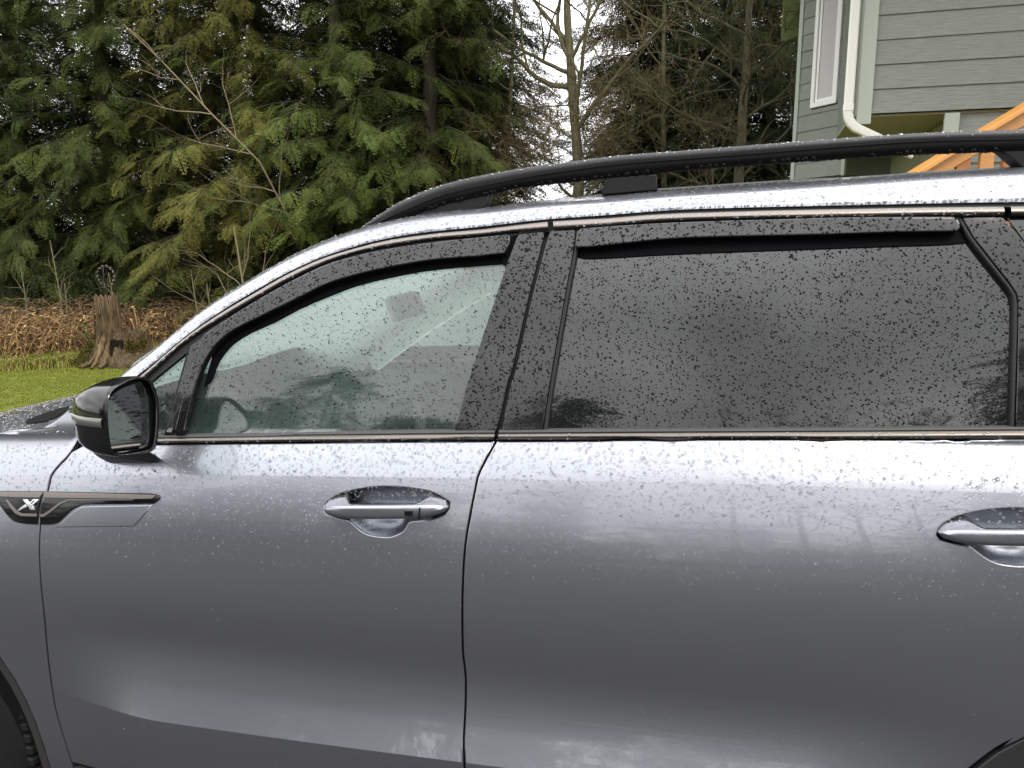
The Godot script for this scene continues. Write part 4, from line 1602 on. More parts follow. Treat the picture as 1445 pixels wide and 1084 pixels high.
func grow(b: MB, p: Vector3, d: Vector3, l: float, r: float, depth: int, wig: float, up: float, tips: Array, sides := 5) -> void:
	var pts := [p]
	var rad := [r]
	var n := maxi(3, int(l / 0.16))
	var q := p
	var dd := d
	for k in n:
		dd = (dd + Vector3(rng.randf_range(-wig, wig), rng.randf_range(-wig, wig) + up * 0.08, rng.randf_range(-wig, wig))).normalized()
		q += dd * l / n
		pts.append(q); rad.append(r * (1.0 - 0.55 * (k + 1.0) / n))
	tube(b, pts, rad, sides if depth > 1 else 4)
	if depth <= 0:
		tips.append([q, dd])
		return
	var kids := rng.randi_range(2, 4)
	for k in kids:
		var u := rng.randf_range(0.3, 1.0) if k > 0 else 1.0
		var idx := clampi(int(u * n), 1, n)
		var side := Vector3(rng.randf_range(-1, 1), rng.randf_range(-0.5, 0.8), rng.randf_range(-1, 1)).normalized()
		var nd := (dd * (0.8 if k > 0 else 1.2) + side * 0.9).normalized()
		grow(b, pts[idx], nd, l * rng.randf_range(0.5, 0.8), rad[idx] * rng.randf_range(0.5, 0.75), depth - 1, wig, up, tips, sides)

func twig_mesh(seed_: int, n: int, l: float, w: float) -> ArrayMesh:
	var r := RandomNumberGenerator.new()
	r.seed = seed_
	var b := MB.new()
	for k in n:
		var p := Vector3(r.randf_range(-0.05, 0.15), 0, 0)
		var d := Vector3(r.randf_range(0.1, 1.0), r.randf_range(-0.8, 0.8), r.randf_range(-0.8, 0.8)).normalized()
		var pts := [p]
		var rad := [w]
		for s in 3:
			d = (d + Vector3(r.randf_range(-0.4, 0.4), r.randf_range(-0.4, 0.4), r.randf_range(-0.4, 0.4))).normalized()
			p += d * l / 3.0 * r.randf_range(0.6, 1.2)
			pts.append(p); rad.append(w * (1.0 - 0.25 * (s + 1)))
		tube(b, pts, rad, 3)
	return b.mesh()

var twigs := []

func bare_tree(called: String, label: String, path: Array, r0: float, limbs: Array, m: Material, tw: Color, seed_: int, depth := 3, group := "", tipped := 2) -> Node3D:
	rng.seed = seed_
	var o := thing(called, label, "tree", path[0], 0.0, group)
	var b := MB.new()
	var local := []
	var rad := []
	for k in path.size():
		local.append(path[k] - path[0]); rad.append(r0 * (1.0 - 0.75 * k / path.size()))
	local[0] -= Vector3(0, 0.3, 0)
	# finer path
	var pts := []
	var rr := []
	for k in local.size() - 1:
		for j in 6:
			var f := j / 6.0
			pts.append(local[k].lerp(local[k + 1], f) + Vector3(rng.randf_range(-1, 1), 0, rng.randf_range(-1, 1)) * r0 * 0.10)
			rr.append(lerpf(rad[k], rad[k + 1], f) * rng.randf_range(0.93, 1.08))
	pts.append(local[-1]); rr.append(rad[-1])
	tube(b, pts, rr, 10)
	part("trunk", b.mesh(), m, o)
	b = MB.new()
	var tips := []
	for lb in limbs:
		# [height fraction, direction, length, radius]
		var f: float = lb[0] * (pts.size() - 1)
		var p: Vector3 = pts[int(f)]
		grow(b, p, lb[1].normalized(), lb[2], lb[3], depth, 0.22, lb[4] if lb.size() > 4 else 0.3, tips)
	part("branches", b.mesh(), m, o)
	var places := []
	var tints := PackedColorArray()
	for t in tips:
		for k in tipped:
			var d: Vector3 = t[1]
			var u := Vector3(rng.randf_range(-1, 1), rng.randf_range(-1, 1), rng.randf_range(-1, 1)).cross(d).normalized()
			var w := d.cross(u)
			var s := rng.randf_range(0.6, 1.3)
			places.append(Transform3D(Basis(d * s, u * s, w * s), t[0] - d * 0.1 * k))
			tints.append(tw * rng.randf_range(0.7, 1.3))
	if places.size() > 0 and depth > 1: scatter("twigs", twigs[seed_ % 2], M.tint, places, tints, o)
	return o

func forest() -> void:
	fronds.cedar = [frond(1, 0.50, 11, 0.22, 0.40, 0.046), frond(2, 0.46, 10, 0.24, 0.55, 0.048), frond(3, 0.54, 12, 0.20, 0.30, 0.044)]
	fronds.fir = [frond(4, 0.52, 11, 0.21, 0.2, 0.046), frond(5, 0.48, 10, 0.19, 0.3, 0.046), frond(6, 0.55, 12, 0.22, 0.12, 0.043)]
	twigs = [twig_mesh(7, 9, 0.34, 0.0045), twig_mesh(8, 11, 0.28, 0.004)]
	var olive := Color(0.116, 0.122, 0.026)
	var green := Color(0.078, 0.106, 0.022)
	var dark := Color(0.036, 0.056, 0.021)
	var mid := Color(0.060, 0.080, 0.018)
	var g := "cedars and firs along the edge of the lawn"
	conifer("cedar_tree", "dense olive cedar at the far left behind the tall stump", Vector3(-11.4, 0.05, -11.2), 15, 2.6, 0.3, "cedar", mid, 101, g)
	conifer("cedar_tree", "dark green cedar rising just behind the rotten stump", Vector3(-9.4, 0.05, -11.5), 16, 2.3, 0.2, "cedar", green * 0.8, 102, g)
	conifer("cedar_tree", "broad yellow-green cedar behind the pale leaning dead boughs", Vector3(-6.95, 0.05, -11.7), 17, 2.35, 0.3, "cedar", olive, 103, g, 40.0)
	conifer("cedar_tree", "bright green cedar with hanging sprays beside the yellow-green one", Vector3(-5.0, 0.05, -11.5), 16, 2.2, 0.2, "cedar", green * 1.1, 104, g, 39.0)
	conifer("cedar_tree", "green cedar whose low sprays brush the front end of the roof rail", Vector3(-3.55, 0.05, -11.9), 17, 2.0, 0.1, "cedar", green * 0.85, 105, g)
	conifer("fir_tree", "tall dark fir left of the bright gap of sky", Vector3(-3.75, 0.05, -13.8), 19, 2.2, 0.5, "fir", dark, 106, g, 40.0, 0.11, 1.2)
	conifer("fir_tree", "dark fir between the bare mossy tree and the tangle of bare twigs", Vector3(0.05, 0.05, -14.2), 18, 1.6, 0.4, "fir", dark * 1.1, 107, g, 44.0, 0.10, 1.25)
	conifer("fir_tree", "shaded fir behind the tangle of bare twigs left of the house", Vector3(2.2, 0.05, -15.2), 19, 2.2, 0.4, "fir", dark, 108, g, 42.0, 0.11, 1.25)
	# second row, darker with distance into the wood
	var g2 := "conifers deeper in the wood"
	var spots := [[-13.6, -13.5], [-10.4, -14.4], [-8.2, -15.0], [-6.1, -14.8], [-4.6, -15.6], [1.6, -19.0], [4.5, -18.0], [-15.5, -16.5], [-12.0, -18.0]]
	var says := ["shaded cedar deep in the wood at the far left edge", "shaded cedar in the second row behind the stump", "shaded cedar in the gap between the left and the yellow-green cedars", "shaded cedar hidden behind the yellow-green cedar", "shaded cedar behind the hanging green sprays", "distant fir showing through the bare twigs left of the house", "distant fir behind the corner of the house", "faint cedar farthest back at the far left", "faint cedar far back behind the left cedars"]
	for k in spots.size():
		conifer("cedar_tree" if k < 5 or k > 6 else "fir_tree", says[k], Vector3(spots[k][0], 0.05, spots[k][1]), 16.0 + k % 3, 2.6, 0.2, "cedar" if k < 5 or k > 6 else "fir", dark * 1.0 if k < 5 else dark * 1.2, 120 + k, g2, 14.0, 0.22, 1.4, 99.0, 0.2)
	# the mass of the wood behind them
	rng.seed = 140
	var places := []
	var tints := PackedColorArray()
	for k in 5200:
		var x := rng.randf_range(-32.0, 14.0)
		var z := rng.randf_range(-17.5, -23.0)
		var y := rng.randf_range(0.0, 10.0)
		var gapx: float = x + 0.055 * (z + 12.0) + 1.75
		if absf(gapx) < 2.1 and y > 2.2 + 0.8 * sin(x * 3.0): continue
		if x > 0.0 and y > 5.5: continue
		var d := Vector3(rng.randf_range(-1, 1), rng.randf_range(-0.8, 0.2), rng.randf_range(-0.3, 1)).normalized()
		var zz := d.cross(Vector3.UP).normalized()
		places.append(Transform3D(Basis(d * 2.4, zz.cross(d) * 2.4, zz * 2.4), Vector3(x, y, z)))
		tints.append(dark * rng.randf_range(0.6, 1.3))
	tag(scatter("woods", fronds.cedar[2], M.leaf, places, tints, self), "dim mass of the wood behind the cedars", "woods")
	# the bare broadleaved trees
	bare_tree("alder_tree", "bare mossy tree standing in the bright gap of sky", [Vector3(-1.05, 0.0, -11.9), Vector3(-1.08, 1.6, -11.95), Vector3(-1.12, 2.9, -11.98), Vector3(-1.27, 4.3, -12.2), Vector3(-1.34, 4.9, -12.3), Vector3(-1.40, 6.4, -12.4), Vector3(-1.5, 9.0, -12.6)], 0.108,
		[[0.49, Vector3(-1, 0.35, 0.1), 1.9, 0.05], [0.52, Vector3(-1, 0.55, 0.4), 1.5, 0.04], [0.36, Vector3(-1, -0.25, 0.3), 1.4, 0.04, -0.3], [0.36, Vector3(0.8, 0.25, 0.4), 1.3, 0.035, 0.1], [0.4, Vector3(0.45, 1.0, 0.0), 2.2, 0.045, 0.6], [0.44, Vector3(0.25, 1.0, 0.3), 2.4, 0.04, 0.6], [0.33, Vector3(1, 0.1, 0.2), 1.2, 0.03, -0.3], [0.3, Vector3(-0.9, 0.2, 0.4), 1.0, 0.03, -0.2], [0.56, Vector3(-0.5, 1.0, 0.1), 2.0, 0.04], [0.58, Vector3(0.7, 0.8, 0.2), 1.6, 0.035], [0.66, Vector3(-0.6, 0.7, 0), 1.6, 0.04], [0.75, Vector3(0.6, 0.8, 0), 1.6, 0.035], [0.27, Vector3(-0.8, 0.4, 0.6), 1.1, 0.03], [0.25, Vector3(0.9, 0.3, 0.5), 1.0, 0.025]], M.mossbark, Color(0.10, 0.074, 0.030), 201)
	bare_tree("alder_tree", "bare lichened tree with brown twigs beside the house's olive eave", [Vector3(1.48, 0.0, -12.3), Vector3(1.45, 1.4, -12.35), Vector3(1.47, 2.6, -12.4), Vector3(1.52, 4.0, -12.6), Vector3(1.54, 4.9, -12.8), Vector3(1.6, 7.5, -13.0)], 0.105,
		[[0.35, Vector3(-1, 0.3, 0.4), 1.3, 0.03], [0.42, Vector3(1, 0.4, 0.3), 1.1, 0.03], [0.5, Vector3(-0.9, 0.5, 0.3), 1.5, 0.035], [0.55, Vector3(0.8, 0.6, 0.2), 1.2, 0.03], [0.62, Vector3(-0.7, 0.7, 0.4), 1.5, 0.03], [0.66, Vector3(0.6, 0.5, 0.5), 1.2, 0.03], [0.72, Vector3(-0.9, 0.2, 0.2), 1.5, 0.03], [0.3, Vector3(-0.8, 0.1, 0.6), 1.1, 0.025], [0.28, Vector3(0.8, 0.1, 0.6), 0.9, 0.025], [0.58, Vector3(0.1, 0.4, 1), 1.0, 0.03], [0.46, Vector3(-0.4, 0.2, 1), 1.1, 0.03], [0.7, Vector3(0.2, 0.6, 0.8), 1.0, 0.03], [0.8, Vector3(-0.8, 0.6, 0.2), 1.3, 0.03]], M.mossbark, Color(0.11, 0.095, 0.035), 202, 3, "", 1)
	bare_tree("alder_tree", "thin bare tree behind the twigs halfway to the house", [Vector3(0.35, 0.0, -12.9), Vector3(0.3, 2.0, -12.9), Vector3(0.2, 4.5, -13.0), Vector3(0.15, 7.0, -13.2)], 0.06,
		[[0.3, Vector3(-0.6, 0.5, 0.5), 1.3, 0.022], [0.4, Vector3(0.8, 0.5, 0.2), 1.4, 0.022], [0.5, Vector3(-0.8, 0.5, 0.3), 1.4, 0.022], [0.6, Vector3(0.7, 0.6, 0.5), 1.4, 0.02], [0.68, Vector3(-0.5, 0.6, 0.4), 1.2, 0.02], [0.45, Vector3(0.2, 0.3, 1), 1.1, 0.02]], M.mossbark, Color(0.11, 0.095, 0.035), 203, 3, "", 1)
	bare_tree("alder_tree", "thin bare tree standing left of the mossy one before the dark fir", [Vector3(-2.35, 0.0, -12.3), Vector3(-2.4, 2.0, -12.3), Vector3(-2.3, 4.5, -12.4), Vector3(-2.2, 7.0, -12.5)], 0.05,
		[[0.28, Vector3(0.8, 0.2, 0.5), 1.3, 0.022, 0.0], [0.35, Vector3(-0.6, 0.4, 0.6), 1.0, 0.022], [0.5, Vector3(-0.8, 0.3, 0.5), 1.2, 0.022], [0.58, Vector3(0.9, 0.3, 0.2), 1.2, 0.022], [0.64, Vector3(-0.7, 0.5, 0.5), 1.2, 0.02]], M.mossbark, Color(0.095, 0.06, 0.028), 204, 2, "", 1)
	# pale dead boughs leaning out of the cedar
	bare_tree("dead_sapling", "pale leafless boughs leaning left across the yellow-green cedar", [Vector3(-5.35, 2.2, -10.2), Vector3(-5.65, 2.75, -9.9), Vector3(-6.2, 3.4, -9.6), Vector3(-6.8, 4.1, -9.4), Vector3(-7.3, 4.6, -9.3)], 0.015,
		[[0.15, Vector3(-0.8, 0.35, 0.2), 0.9, 0.012, 0.0], [0.3, Vector3(-0.9, 0.2, 0.2), 0.9, 0.010, 0.0], [0.4, Vector3(-0.2, 1, 0.1), 0.8, 0.010], [0.5, Vector3(-1, 0.1, 0.3), 0.8, 0.010, 0.0], [0.55, Vector3(-0.5, 1, 0.0), 0.7, 0.009], [0.7, Vector3(-1, 0.3, 0.1), 0.7, 0.008, 0.0], [0.8, Vector3(-0.6, 0.9, 0.1), 0.5, 0.008], [0.1, Vector3(0.15, 1, 0.1), 0.9, 0.010], [0.05, Vector3(-0.95, 0.15, 0.3), 1.2, 0.011, 0.0]], M.pale_wood, Color(0.20, 0.15, 0.10), 205, 2, "", 0)
	bare_tree("dead_sapling", "thin pale shrub standing behind the car's windscreen pillar", [Vector3(-5.75, 0.1, -9.4), Vector3(-5.75, 0.9, -9.4), Vector3(-5.85, 1.8, -9.4)], 0.02,
		[[0.3, Vector3(-0.4, 1, 0.1), 0.9, 0.010], [0.4, Vector3(0.4, 1, 0.0), 1.0, 0.010], [0.5, Vector3(-0.7, 0.8, 0.2), 0.8, 0.009], [0.6, Vector3(0.5, 0.8, 0.1), 0.8, 0.009], [0.2, Vector3(-0.8, 0.9, 0.1), 1.0, 0.010]], M.pale_wood, Color(0.20, 0.15, 0.10), 206, 2, "", 0)
	var saps := [[-8.75, -8.6, 1.25], [-8.35, -8.8, 1.6], [-8.1, -8.6, 1.0], [-7.4, -8.7, 1.15], [-6.05, -8.6, 1.2], [-5.9, -8.7, 1.0]]
	var sl := ["tall brown sapling at the far left edge of the brambles", "tallest brown sapling in the brambles at the left", "short brown sapling in the middle of the brambles", "mossy sapling just left of the rotten stump", "tall thin sapling right of the rotten stump", "short thin sapling by the windscreen pillar"]
	for k in saps.size():
		bare_tree("sapling", sl[k], [Vector3(saps[k][0], 0.0, saps[k][1]), Vector3(saps[k][0] + 0.03, saps[k][2] * 0.5, saps[k][1]), Vector3(saps[k][0] + rng.randf_range(-0.1, 0.1), saps[k][2], saps[k][1])], 0.014,
			[[0.5, Vector3(0.4, 1, 0.1), 0.35, 0.006], [0.7, Vector3(-0.4, 1, 0.1), 0.3, 0.006], [0.9, Vector3(0.3, 1, -0.2), 0.25, 0.005]], M.mossbark, Color(0.12, 0.09, 0.035), 210 + k, 1, "saplings by the stump")

func stump() -> void:
	rng.seed = 31
	var o := thing("tree_stump", "tall weathered stump, split and hollow, at the lawn's far edge", "stump", Vector3(-6.84, 0.02, -7.85))
	o.scale = Vector3(0.9, 0.93, 0.9)
	var f := FastNoiseLite.new()
	f.seed = 4; f.frequency = 1.0
	var b := MB.new()
	var n := 72
	var rows := 30
	var last := []
	var grid := []
	for r in rows:
		var y := lerpf(-0.12, 0.90, r / (rows - 1.0))
		var ring := []
		for k in n:
			var a := TAU * k / n
			var rad := 0.168 + 0.24 * pow(1.0 - clampf(y / 0.5, 0.0, 1.0), 2.2) * (0.7 + 0.45 * sin(a * 5.0 + 0.6))
			rad *= 1.0 + 0.10 * f.get_noise_2d(cos(a) * 9.0, sin(a) * 9.0 + y * 0.4) + 0.07 * f.get_noise_3d(cos(a) * 26.0, sin(a) * 26.0, y * 1.5)
			rad -= 0.055 * exp(-pow(wrapf(a - 1.75, -PI, PI) / 0.10, 2.0)) * smoothstep(0.2, 0.45, y)
			rad -= 0.03 * exp(-pow(wrapf(a - 2.4, -PI, PI) / 0.05, 2.0)) * smoothstep(0.1, 0.45, y)
			rad += 0.05 * exp(-pow(wrapf(a - 0.2, -PI, PI) / 0.35, 2.0)) * (1.0 - smoothstep(0.25, 0.5, y))
			var yy := y
			yy += (0.13 * f.get_noise_2d(cos(a) * 2.2, sin(a) * 2.2 + 7.0) + 0.05 * f.get_noise_2d(a * 8.0, 3.0) - 0.07 * exp(-pow(wrapf(a - 1.75, -PI, PI) / 0.16, 2.0))) * smoothstep(0.55, 0.9, y)
			ring.append(Vector3(cos(a) * rad, yy, sin(a) * rad * 0.9))
		grid.append(ring)
	loft(b, grid)
	part("wood", b.mesh(), M.stump, o)
	b = MB.new()
	var cap := []
	for k in n: b.flat3(Vector3(0, 0.84, 0), grid[rows - 1][k], grid[rows - 1][(k + 1) % n], Vector3.UP)
	part("cut_top", b.mesh(), M.stump, o)
	# broken half at the right, with its dark hollow
	b = MB.new()
	grid = []
	for r in 22:
		var y := lerpf(-0.1, 0.46, r / 21.0)
		var ring := []
		for k in 56:
			var a := TAU * k / 56
			var rad := 0.25 + 0.16 * pow(1.0 - clampf(y / 0.4, 0.0, 1.0), 2.0)
			rad *= 1.0 + 0.22 * f.get_noise_2d(cos(a) * 12.0 + 40.0, sin(a) * 12.0 + y * 2.0) + 0.06 * f.get_noise_3d(cos(a) * 30.0, sin(a) * 30.0, y * 4.0)
			var yy := y
			if r > 16: yy += (r - 16) * 0.022 * f.get_noise_2d(a * 7.0, 9.0)
			ring.append(Vector3(0.36 + cos(a) * rad, yy, 0.02 + sin(a) * rad * 0.8))
		grid.append(ring)
	loft(b, grid)
	for k in 56: b.flat3(Vector3(0.36, 0.34, 0.02), grid[21][k], grid[21][(k + 1) % 56], Vector3.UP)
	part("rotten_half", b.mesh(), M.rotwood, o)
	b = MB.new()
	grid = []
	for r in 6:
		var t := r / 5.0
		var ring := []
		for k in 26:
			var a := TAU * k / 26
			var wob := 1.0 + 0.35 * f.get_noise_1d(a * 30.0) + 0.2 * sin(a * 3.0)
			ring.append(Vector3(0.27 + cos(a) * 0.105 * wob, 0.17 + sin(a) * 0.19 * wob, lerpf(0.10, 0.245 + 0.01 * sin(a * 4.0), t)))
		grid.append(ring)
	loft(b, grid, true)
	part("hollow", b.mesh(), M.rot, o)
	b = MB.new()
	for k in 9:
		var a: float = [2.2, 2.75, 1.9, 1.25, 0.6, 0.2, 3.1, 1.5, 0.9][k]
		var pts := []
		var rad := []
		var d := Vector3(cos(a), 0, sin(a))
		for s in 9:
			var u := s / 8.0
			pts.append(d * (0.10 + (0.24 + 0.22 * absf(sin(a * 7.0))) * pow(u, 1.5)) + Vector3(rng.randf_range(-0.025, 0.025), (0.36 + 0.2 * absf(sin(a * 5.0))) * pow(1.0 - u, 1.5) - 0.03, rng.randf_range(-0.02, 0.02)))
			rad.append(lerpf(0.052, 0.020, u) * rng.randf_range(0.7, 1.3))
		tube(b, pts, rad, 7)
	part("roots", b.mesh(), M.stump, o)
	# splinters standing on the faces
	b = MB.new()
	for k in 60:
		var a := rng.randf_range(0.2, 3.0)
		var y0 := rng.randf_range(0.2, 0.75)
		var p := Vector3(cos(a) * 0.20, y0, sin(a) * 0.18)
		tube(b, [p, p + Vector3(rng.randf_range(-0.01, 0.01), rng.randf_range(0.08, 0.22), 0.008)], [rng.randf_range(0.006, 0.014), 0.003], 4)
	part("splinters", b.mesh(), M.stump, o)
	# moss patches and a small fern-like seedling
	var places := []
	var tints := PackedColorArray()
	var moss := blade_mesh(12, 0.03, 0.012, 0.035, 0.9, 77)
	for k in 260:
		var a := rng.randf_range(1.9, 3.3) if k < 170 else rng.randf_range(0.2, 1.3)
		var y := rng.randf_range(0.0, 0.28)
		var c := Vector3.ZERO if k < 170 else Vector3(0.36, 0.05, 0.02)
		var rad := 0.24 + 0.30 * pow(1.0 - clampf(y / 0.5, 0.0, 1.0), 2.2)
		if k >= 170: rad = 0.27
		places.append(Transform3D(yaw(rng.randf() * TAU), c + Vector3(cos(a) * rad, y, sin(a) * rad * 0.9)))
		tints.append(Color(0.14, 0.13, 0.02) * rng.randf_range(0.6, 1.2))
	scatter("moss", moss, M.leaf, places, tints, o)
	var s := thing("cedar_seedling", "small bright green seedling growing against the stump's left side", "seedling", Vector3(-7.06, 0.28, -7.72))
	var pl := []
	var ts := PackedColorArray()
	for k in 16:
		var a := rng.randf() * TAU
		var d := Vector3(cos(a) * 0.7, rng.randf_range(0.0, 0.6), sin(a) * 0.7).normalized()
		var z := d.cross(Vector3.UP).normalized()
		pl.append(Transform3D(Basis(d * 0.22, z.cross(d) * 0.22, z * 0.22), Vector3(0, 0.02 + k * 0.014, 0)))
		ts.append(Color(0.05, 0.13, 0.03))
	scatter("leaves", fronds.cedar[0], M.leaf, pl, ts, s)
	b = MB.new(); tube(b, [Vector3(0, -0.3, 0), Vector3(0, 0.24, 0)], [0.008, 0.003], 5)
	part("stem", b.mesh(), M.bark, s)
	# the wire ring ornament above the stump
	var w := thing("garden_ornament", "rusty wire ring ornament on a stake above the stump", "ornament", Vector3(-6.98, 0.0, -8.05))
	b = MB.new()
	tube(b, [Vector3(0, -0.05, 0), Vector3(0.01, 0.5, 0), Vector3(0, 1.0, 0)], [0.008, 0.008, 0.007], 6)
	part("stake", b.mesh(), M.iron, w)
	for ringk in 3:
		b = MB.new()
		var pts := []
		var rad := []
		var bs := Basis(Vector3(0.3, 1, 0.2).normalized(), ringk * 1.05) * Basis(Vector3(0, 0, 1), 0.2 * ringk)
		for k in 29:
			var a := TAU * k / 28
			pts.append(Vector3(0, 1.13, 0) + bs * Vector3(cos(a) * 0.125 * (1.0 + 0.07 * sin(a * 9.0)), sin(a) * 0.13 * (1.0 + 0.07 * cos(a * 11.0)), 0)); rad.append(0.0075)
		tube(b, pts, rad, 5)
		part("ring", b.mesh(), M.iron, w)
	b = MB.new()
	for k in 14:
		var a := TAU * k / 14
		var p := Vector3(cos(a) * 0.125, 1.13 + sin(a) * 0.13, 0)
		box(b, p, Vector3(0.035, 0.02, 0.006), Basis(Vector3(0, 0, 1), a + 0.9))
	part("metal_leaves", b.mesh(), M.iron_pale, w)

func brambles() -> void:
	rng.seed = 41
	var thicket := thing("bramble_thicket", "tangle of brown brambles and bracken left of the stump", "brambles")
	thicket.set_meta("kind", "stuff")
	var arcs := []
	for v in 4:
		var b := MB.new()
		for k in 7:
			var a := rng.randf() * TAU
			var d := Vector3(cos(a), 0, sin(a))
			var l := rng.randf_range(0.4, 0.95)
			var h := rng.randf_range(0.25, 0.6)
			var p := Vector3(rng.randf_range(-0.15, 0.15), 0, rng.randf_range(-0.15, 0.15))
			var pts := []
			var rad := []
			for s in 9:
				var u := s / 8.0
				pts.append(p + d * l * u + Vector3(rng.randf_range(-0.015, 0.015), h * sin(u * PI * 0.92) , rng.randf_range(-0.015, 0.015)))
				rad.append(lerpf(0.006, 0.0025, u))
			tube(b, pts, rad, 4)
			for s in 9:
				var q: Vector3 = pts[rng.randi_range(2, 8)]
				var e := Vector3(rng.randf_range(-1, 1), rng.randf_range(-0.8, 0.3), rng.randf_range(-1, 1)).normalized()
				var ww := e.cross(Vector3(0.3, 1, 0.2)).normalized() * 0.016
				b.flat4(q, q + e * 0.03 + ww, q + e * 0.065, q + e * 0.03 - ww, Vector3.UP)
		arcs.append(b.mesh())
	for v in 4:
		var places := []
		var tints := PackedColorArray()
		for k in 300:
			var x := rng.randf_range(-11.5, -5.0)
			var back := rng.randf()
			var z := -8.15 - 1.9 * back + (x + 7.8) * -0.40
			if x > -7.5 and back < 0.45: z -= 0.5
			if x > -7.2 and rng.randf() < 0.6: continue
			var s := rng.randf_range(0.7, 1.25) * (0.85 + 0.15 * back)
			places.append(Transform3D(yaw(rng.randf() * TAU).scaled(Vector3(s, s, s)), Vector3(x, ground_y(x, z), z)))
			var c := rng.randf()
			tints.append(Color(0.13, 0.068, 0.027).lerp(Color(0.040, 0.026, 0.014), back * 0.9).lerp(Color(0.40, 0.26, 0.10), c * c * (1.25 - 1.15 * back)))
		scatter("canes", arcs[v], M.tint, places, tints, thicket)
	var under := []
	var ut := PackedColorArray()
	for k in 500:
		var x := rng.randf_range(-13.0, 3.5)
		var z := rng.randf_range(-11.0, -9.8)
		var d := Vector3(rng.randf_range(-1, 1), rng.randf_range(0.3, 1.2), rng.randf_range(-0.3, 1)).normalized()
		var zz := d.cross(Vector3.UP).normalized()
		var s := rng.randf_range(0.8, 1.6)
		under.append(Transform3D(Basis(d * s, zz.cross(d) * s, zz * s), Vector3(x, ground_y(x, z) + rng.randf_range(0.0, 0.7), z)))
		ut.append(Color(0.04, 0.055, 0.018) * rng.randf_range(0.6, 1.4))
	tag(scatter("undergrowth", fronds.cedar[1], M.leaf, under, ut, self), "dark low greenery under the cedars", "undergrowth")

# ---------------------------------------------------------------- the house
func board_run(parent: Node, p: Vector3, along: Vector3, length: float, y0: float, count: int, expo: float, out: Vector3, gaps: Array = []) -> void:
	# lap siding, one board after another from the bottom; each tilts out at its lower edge
	for k in count:
		var spans := [[0.0, length]]
		for g in gaps:
			# [from, to, ylow, yhigh] left free for a window
			if y0 + expo * (k + 1) > g[2] and y0 + expo * k < g[3]:
				if y0 + expo * k < g[2] - 0.02:
					var pb := MB.new()
					var ph: float = g[2] - (y0 + expo * k)
					box(pb, Vector3(0, ph / 2, 0.008), Vector3(g[1] - g[0], ph, 0.018))
					var po := part("siding_board", pb.mesh(), M.siding_1, parent)
					var pz := along.cross(Vector3.UP).normalized()
					if pz.dot(out) < 0.0: pz = -pz
					po.transform = Transform3D(Basis(Vector3.UP.cross(pz).normalized(), Vector3.UP, pz), p + along * (g[0] + g[1]) * 0.5 + Vector3(0, y0 + expo * k, 0))
				var ns := []
				for s in spans:
					if g[0] > s[0] and g[1] < s[1]:
						ns.append([s[0], g[0]]); ns.append([g[1], s[1]])
					else: ns.append(s)
				spans = ns
		for s in spans:
			var l: float = s[1] - s[0]
			var b := MB.new()
			var hh := expo + 0.022
			var lo := 0.018
			var hi := 0.003
			var c0 := Vector3(-l / 2, 0, 0)
			var c1 := Vector3(l / 2, 0, 0)
			var zf := Vector3(0, 0, 1)
			var up := Vector3(0, hh, 0)
			b.flat4(c0 + zf * lo, c1 + zf * lo, c1 + up + zf * hi, c0 + up + zf * hi, Vector3(0, 0, 1))
			b.flat4(c0 + zf * lo, c1 + zf * lo, c1, c0, Vector3(0, -1, 0))
			b.flat4(c0 + zf * lo, c0 + up + zf * hi, c0 + up, c0, Vector3(-1, 0, 0))
			b.flat4(c1 + zf * lo, c1 + up + zf * hi, c1 + up, c1, Vector3(1, 0, 0))
			b.flat4(c0, c1, c1 + up, c0 + up, Vector3(0, 0, -1))
			var o := part("siding_board", b.mesh(), M["siding_%d" % (rng.randi() % 3)], parent)
			var z := along.cross(Vector3.UP).normalized()
			if z.dot(out) < 0.0: z = -z
			var x := Vector3.UP.cross(z).normalized()
			o.transform = Transform3D(Basis(x, Vector3.UP, z), p + along * (s[0] + l / 2) + Vector3(0, y0 + expo * k, 0) + z * rng.randf_range(0.0, 0.0012))

func facing(z: Vector3) -> Basis:
	return Basis(Vector3.UP.cross(z).normalized(), Vector3.UP, z)

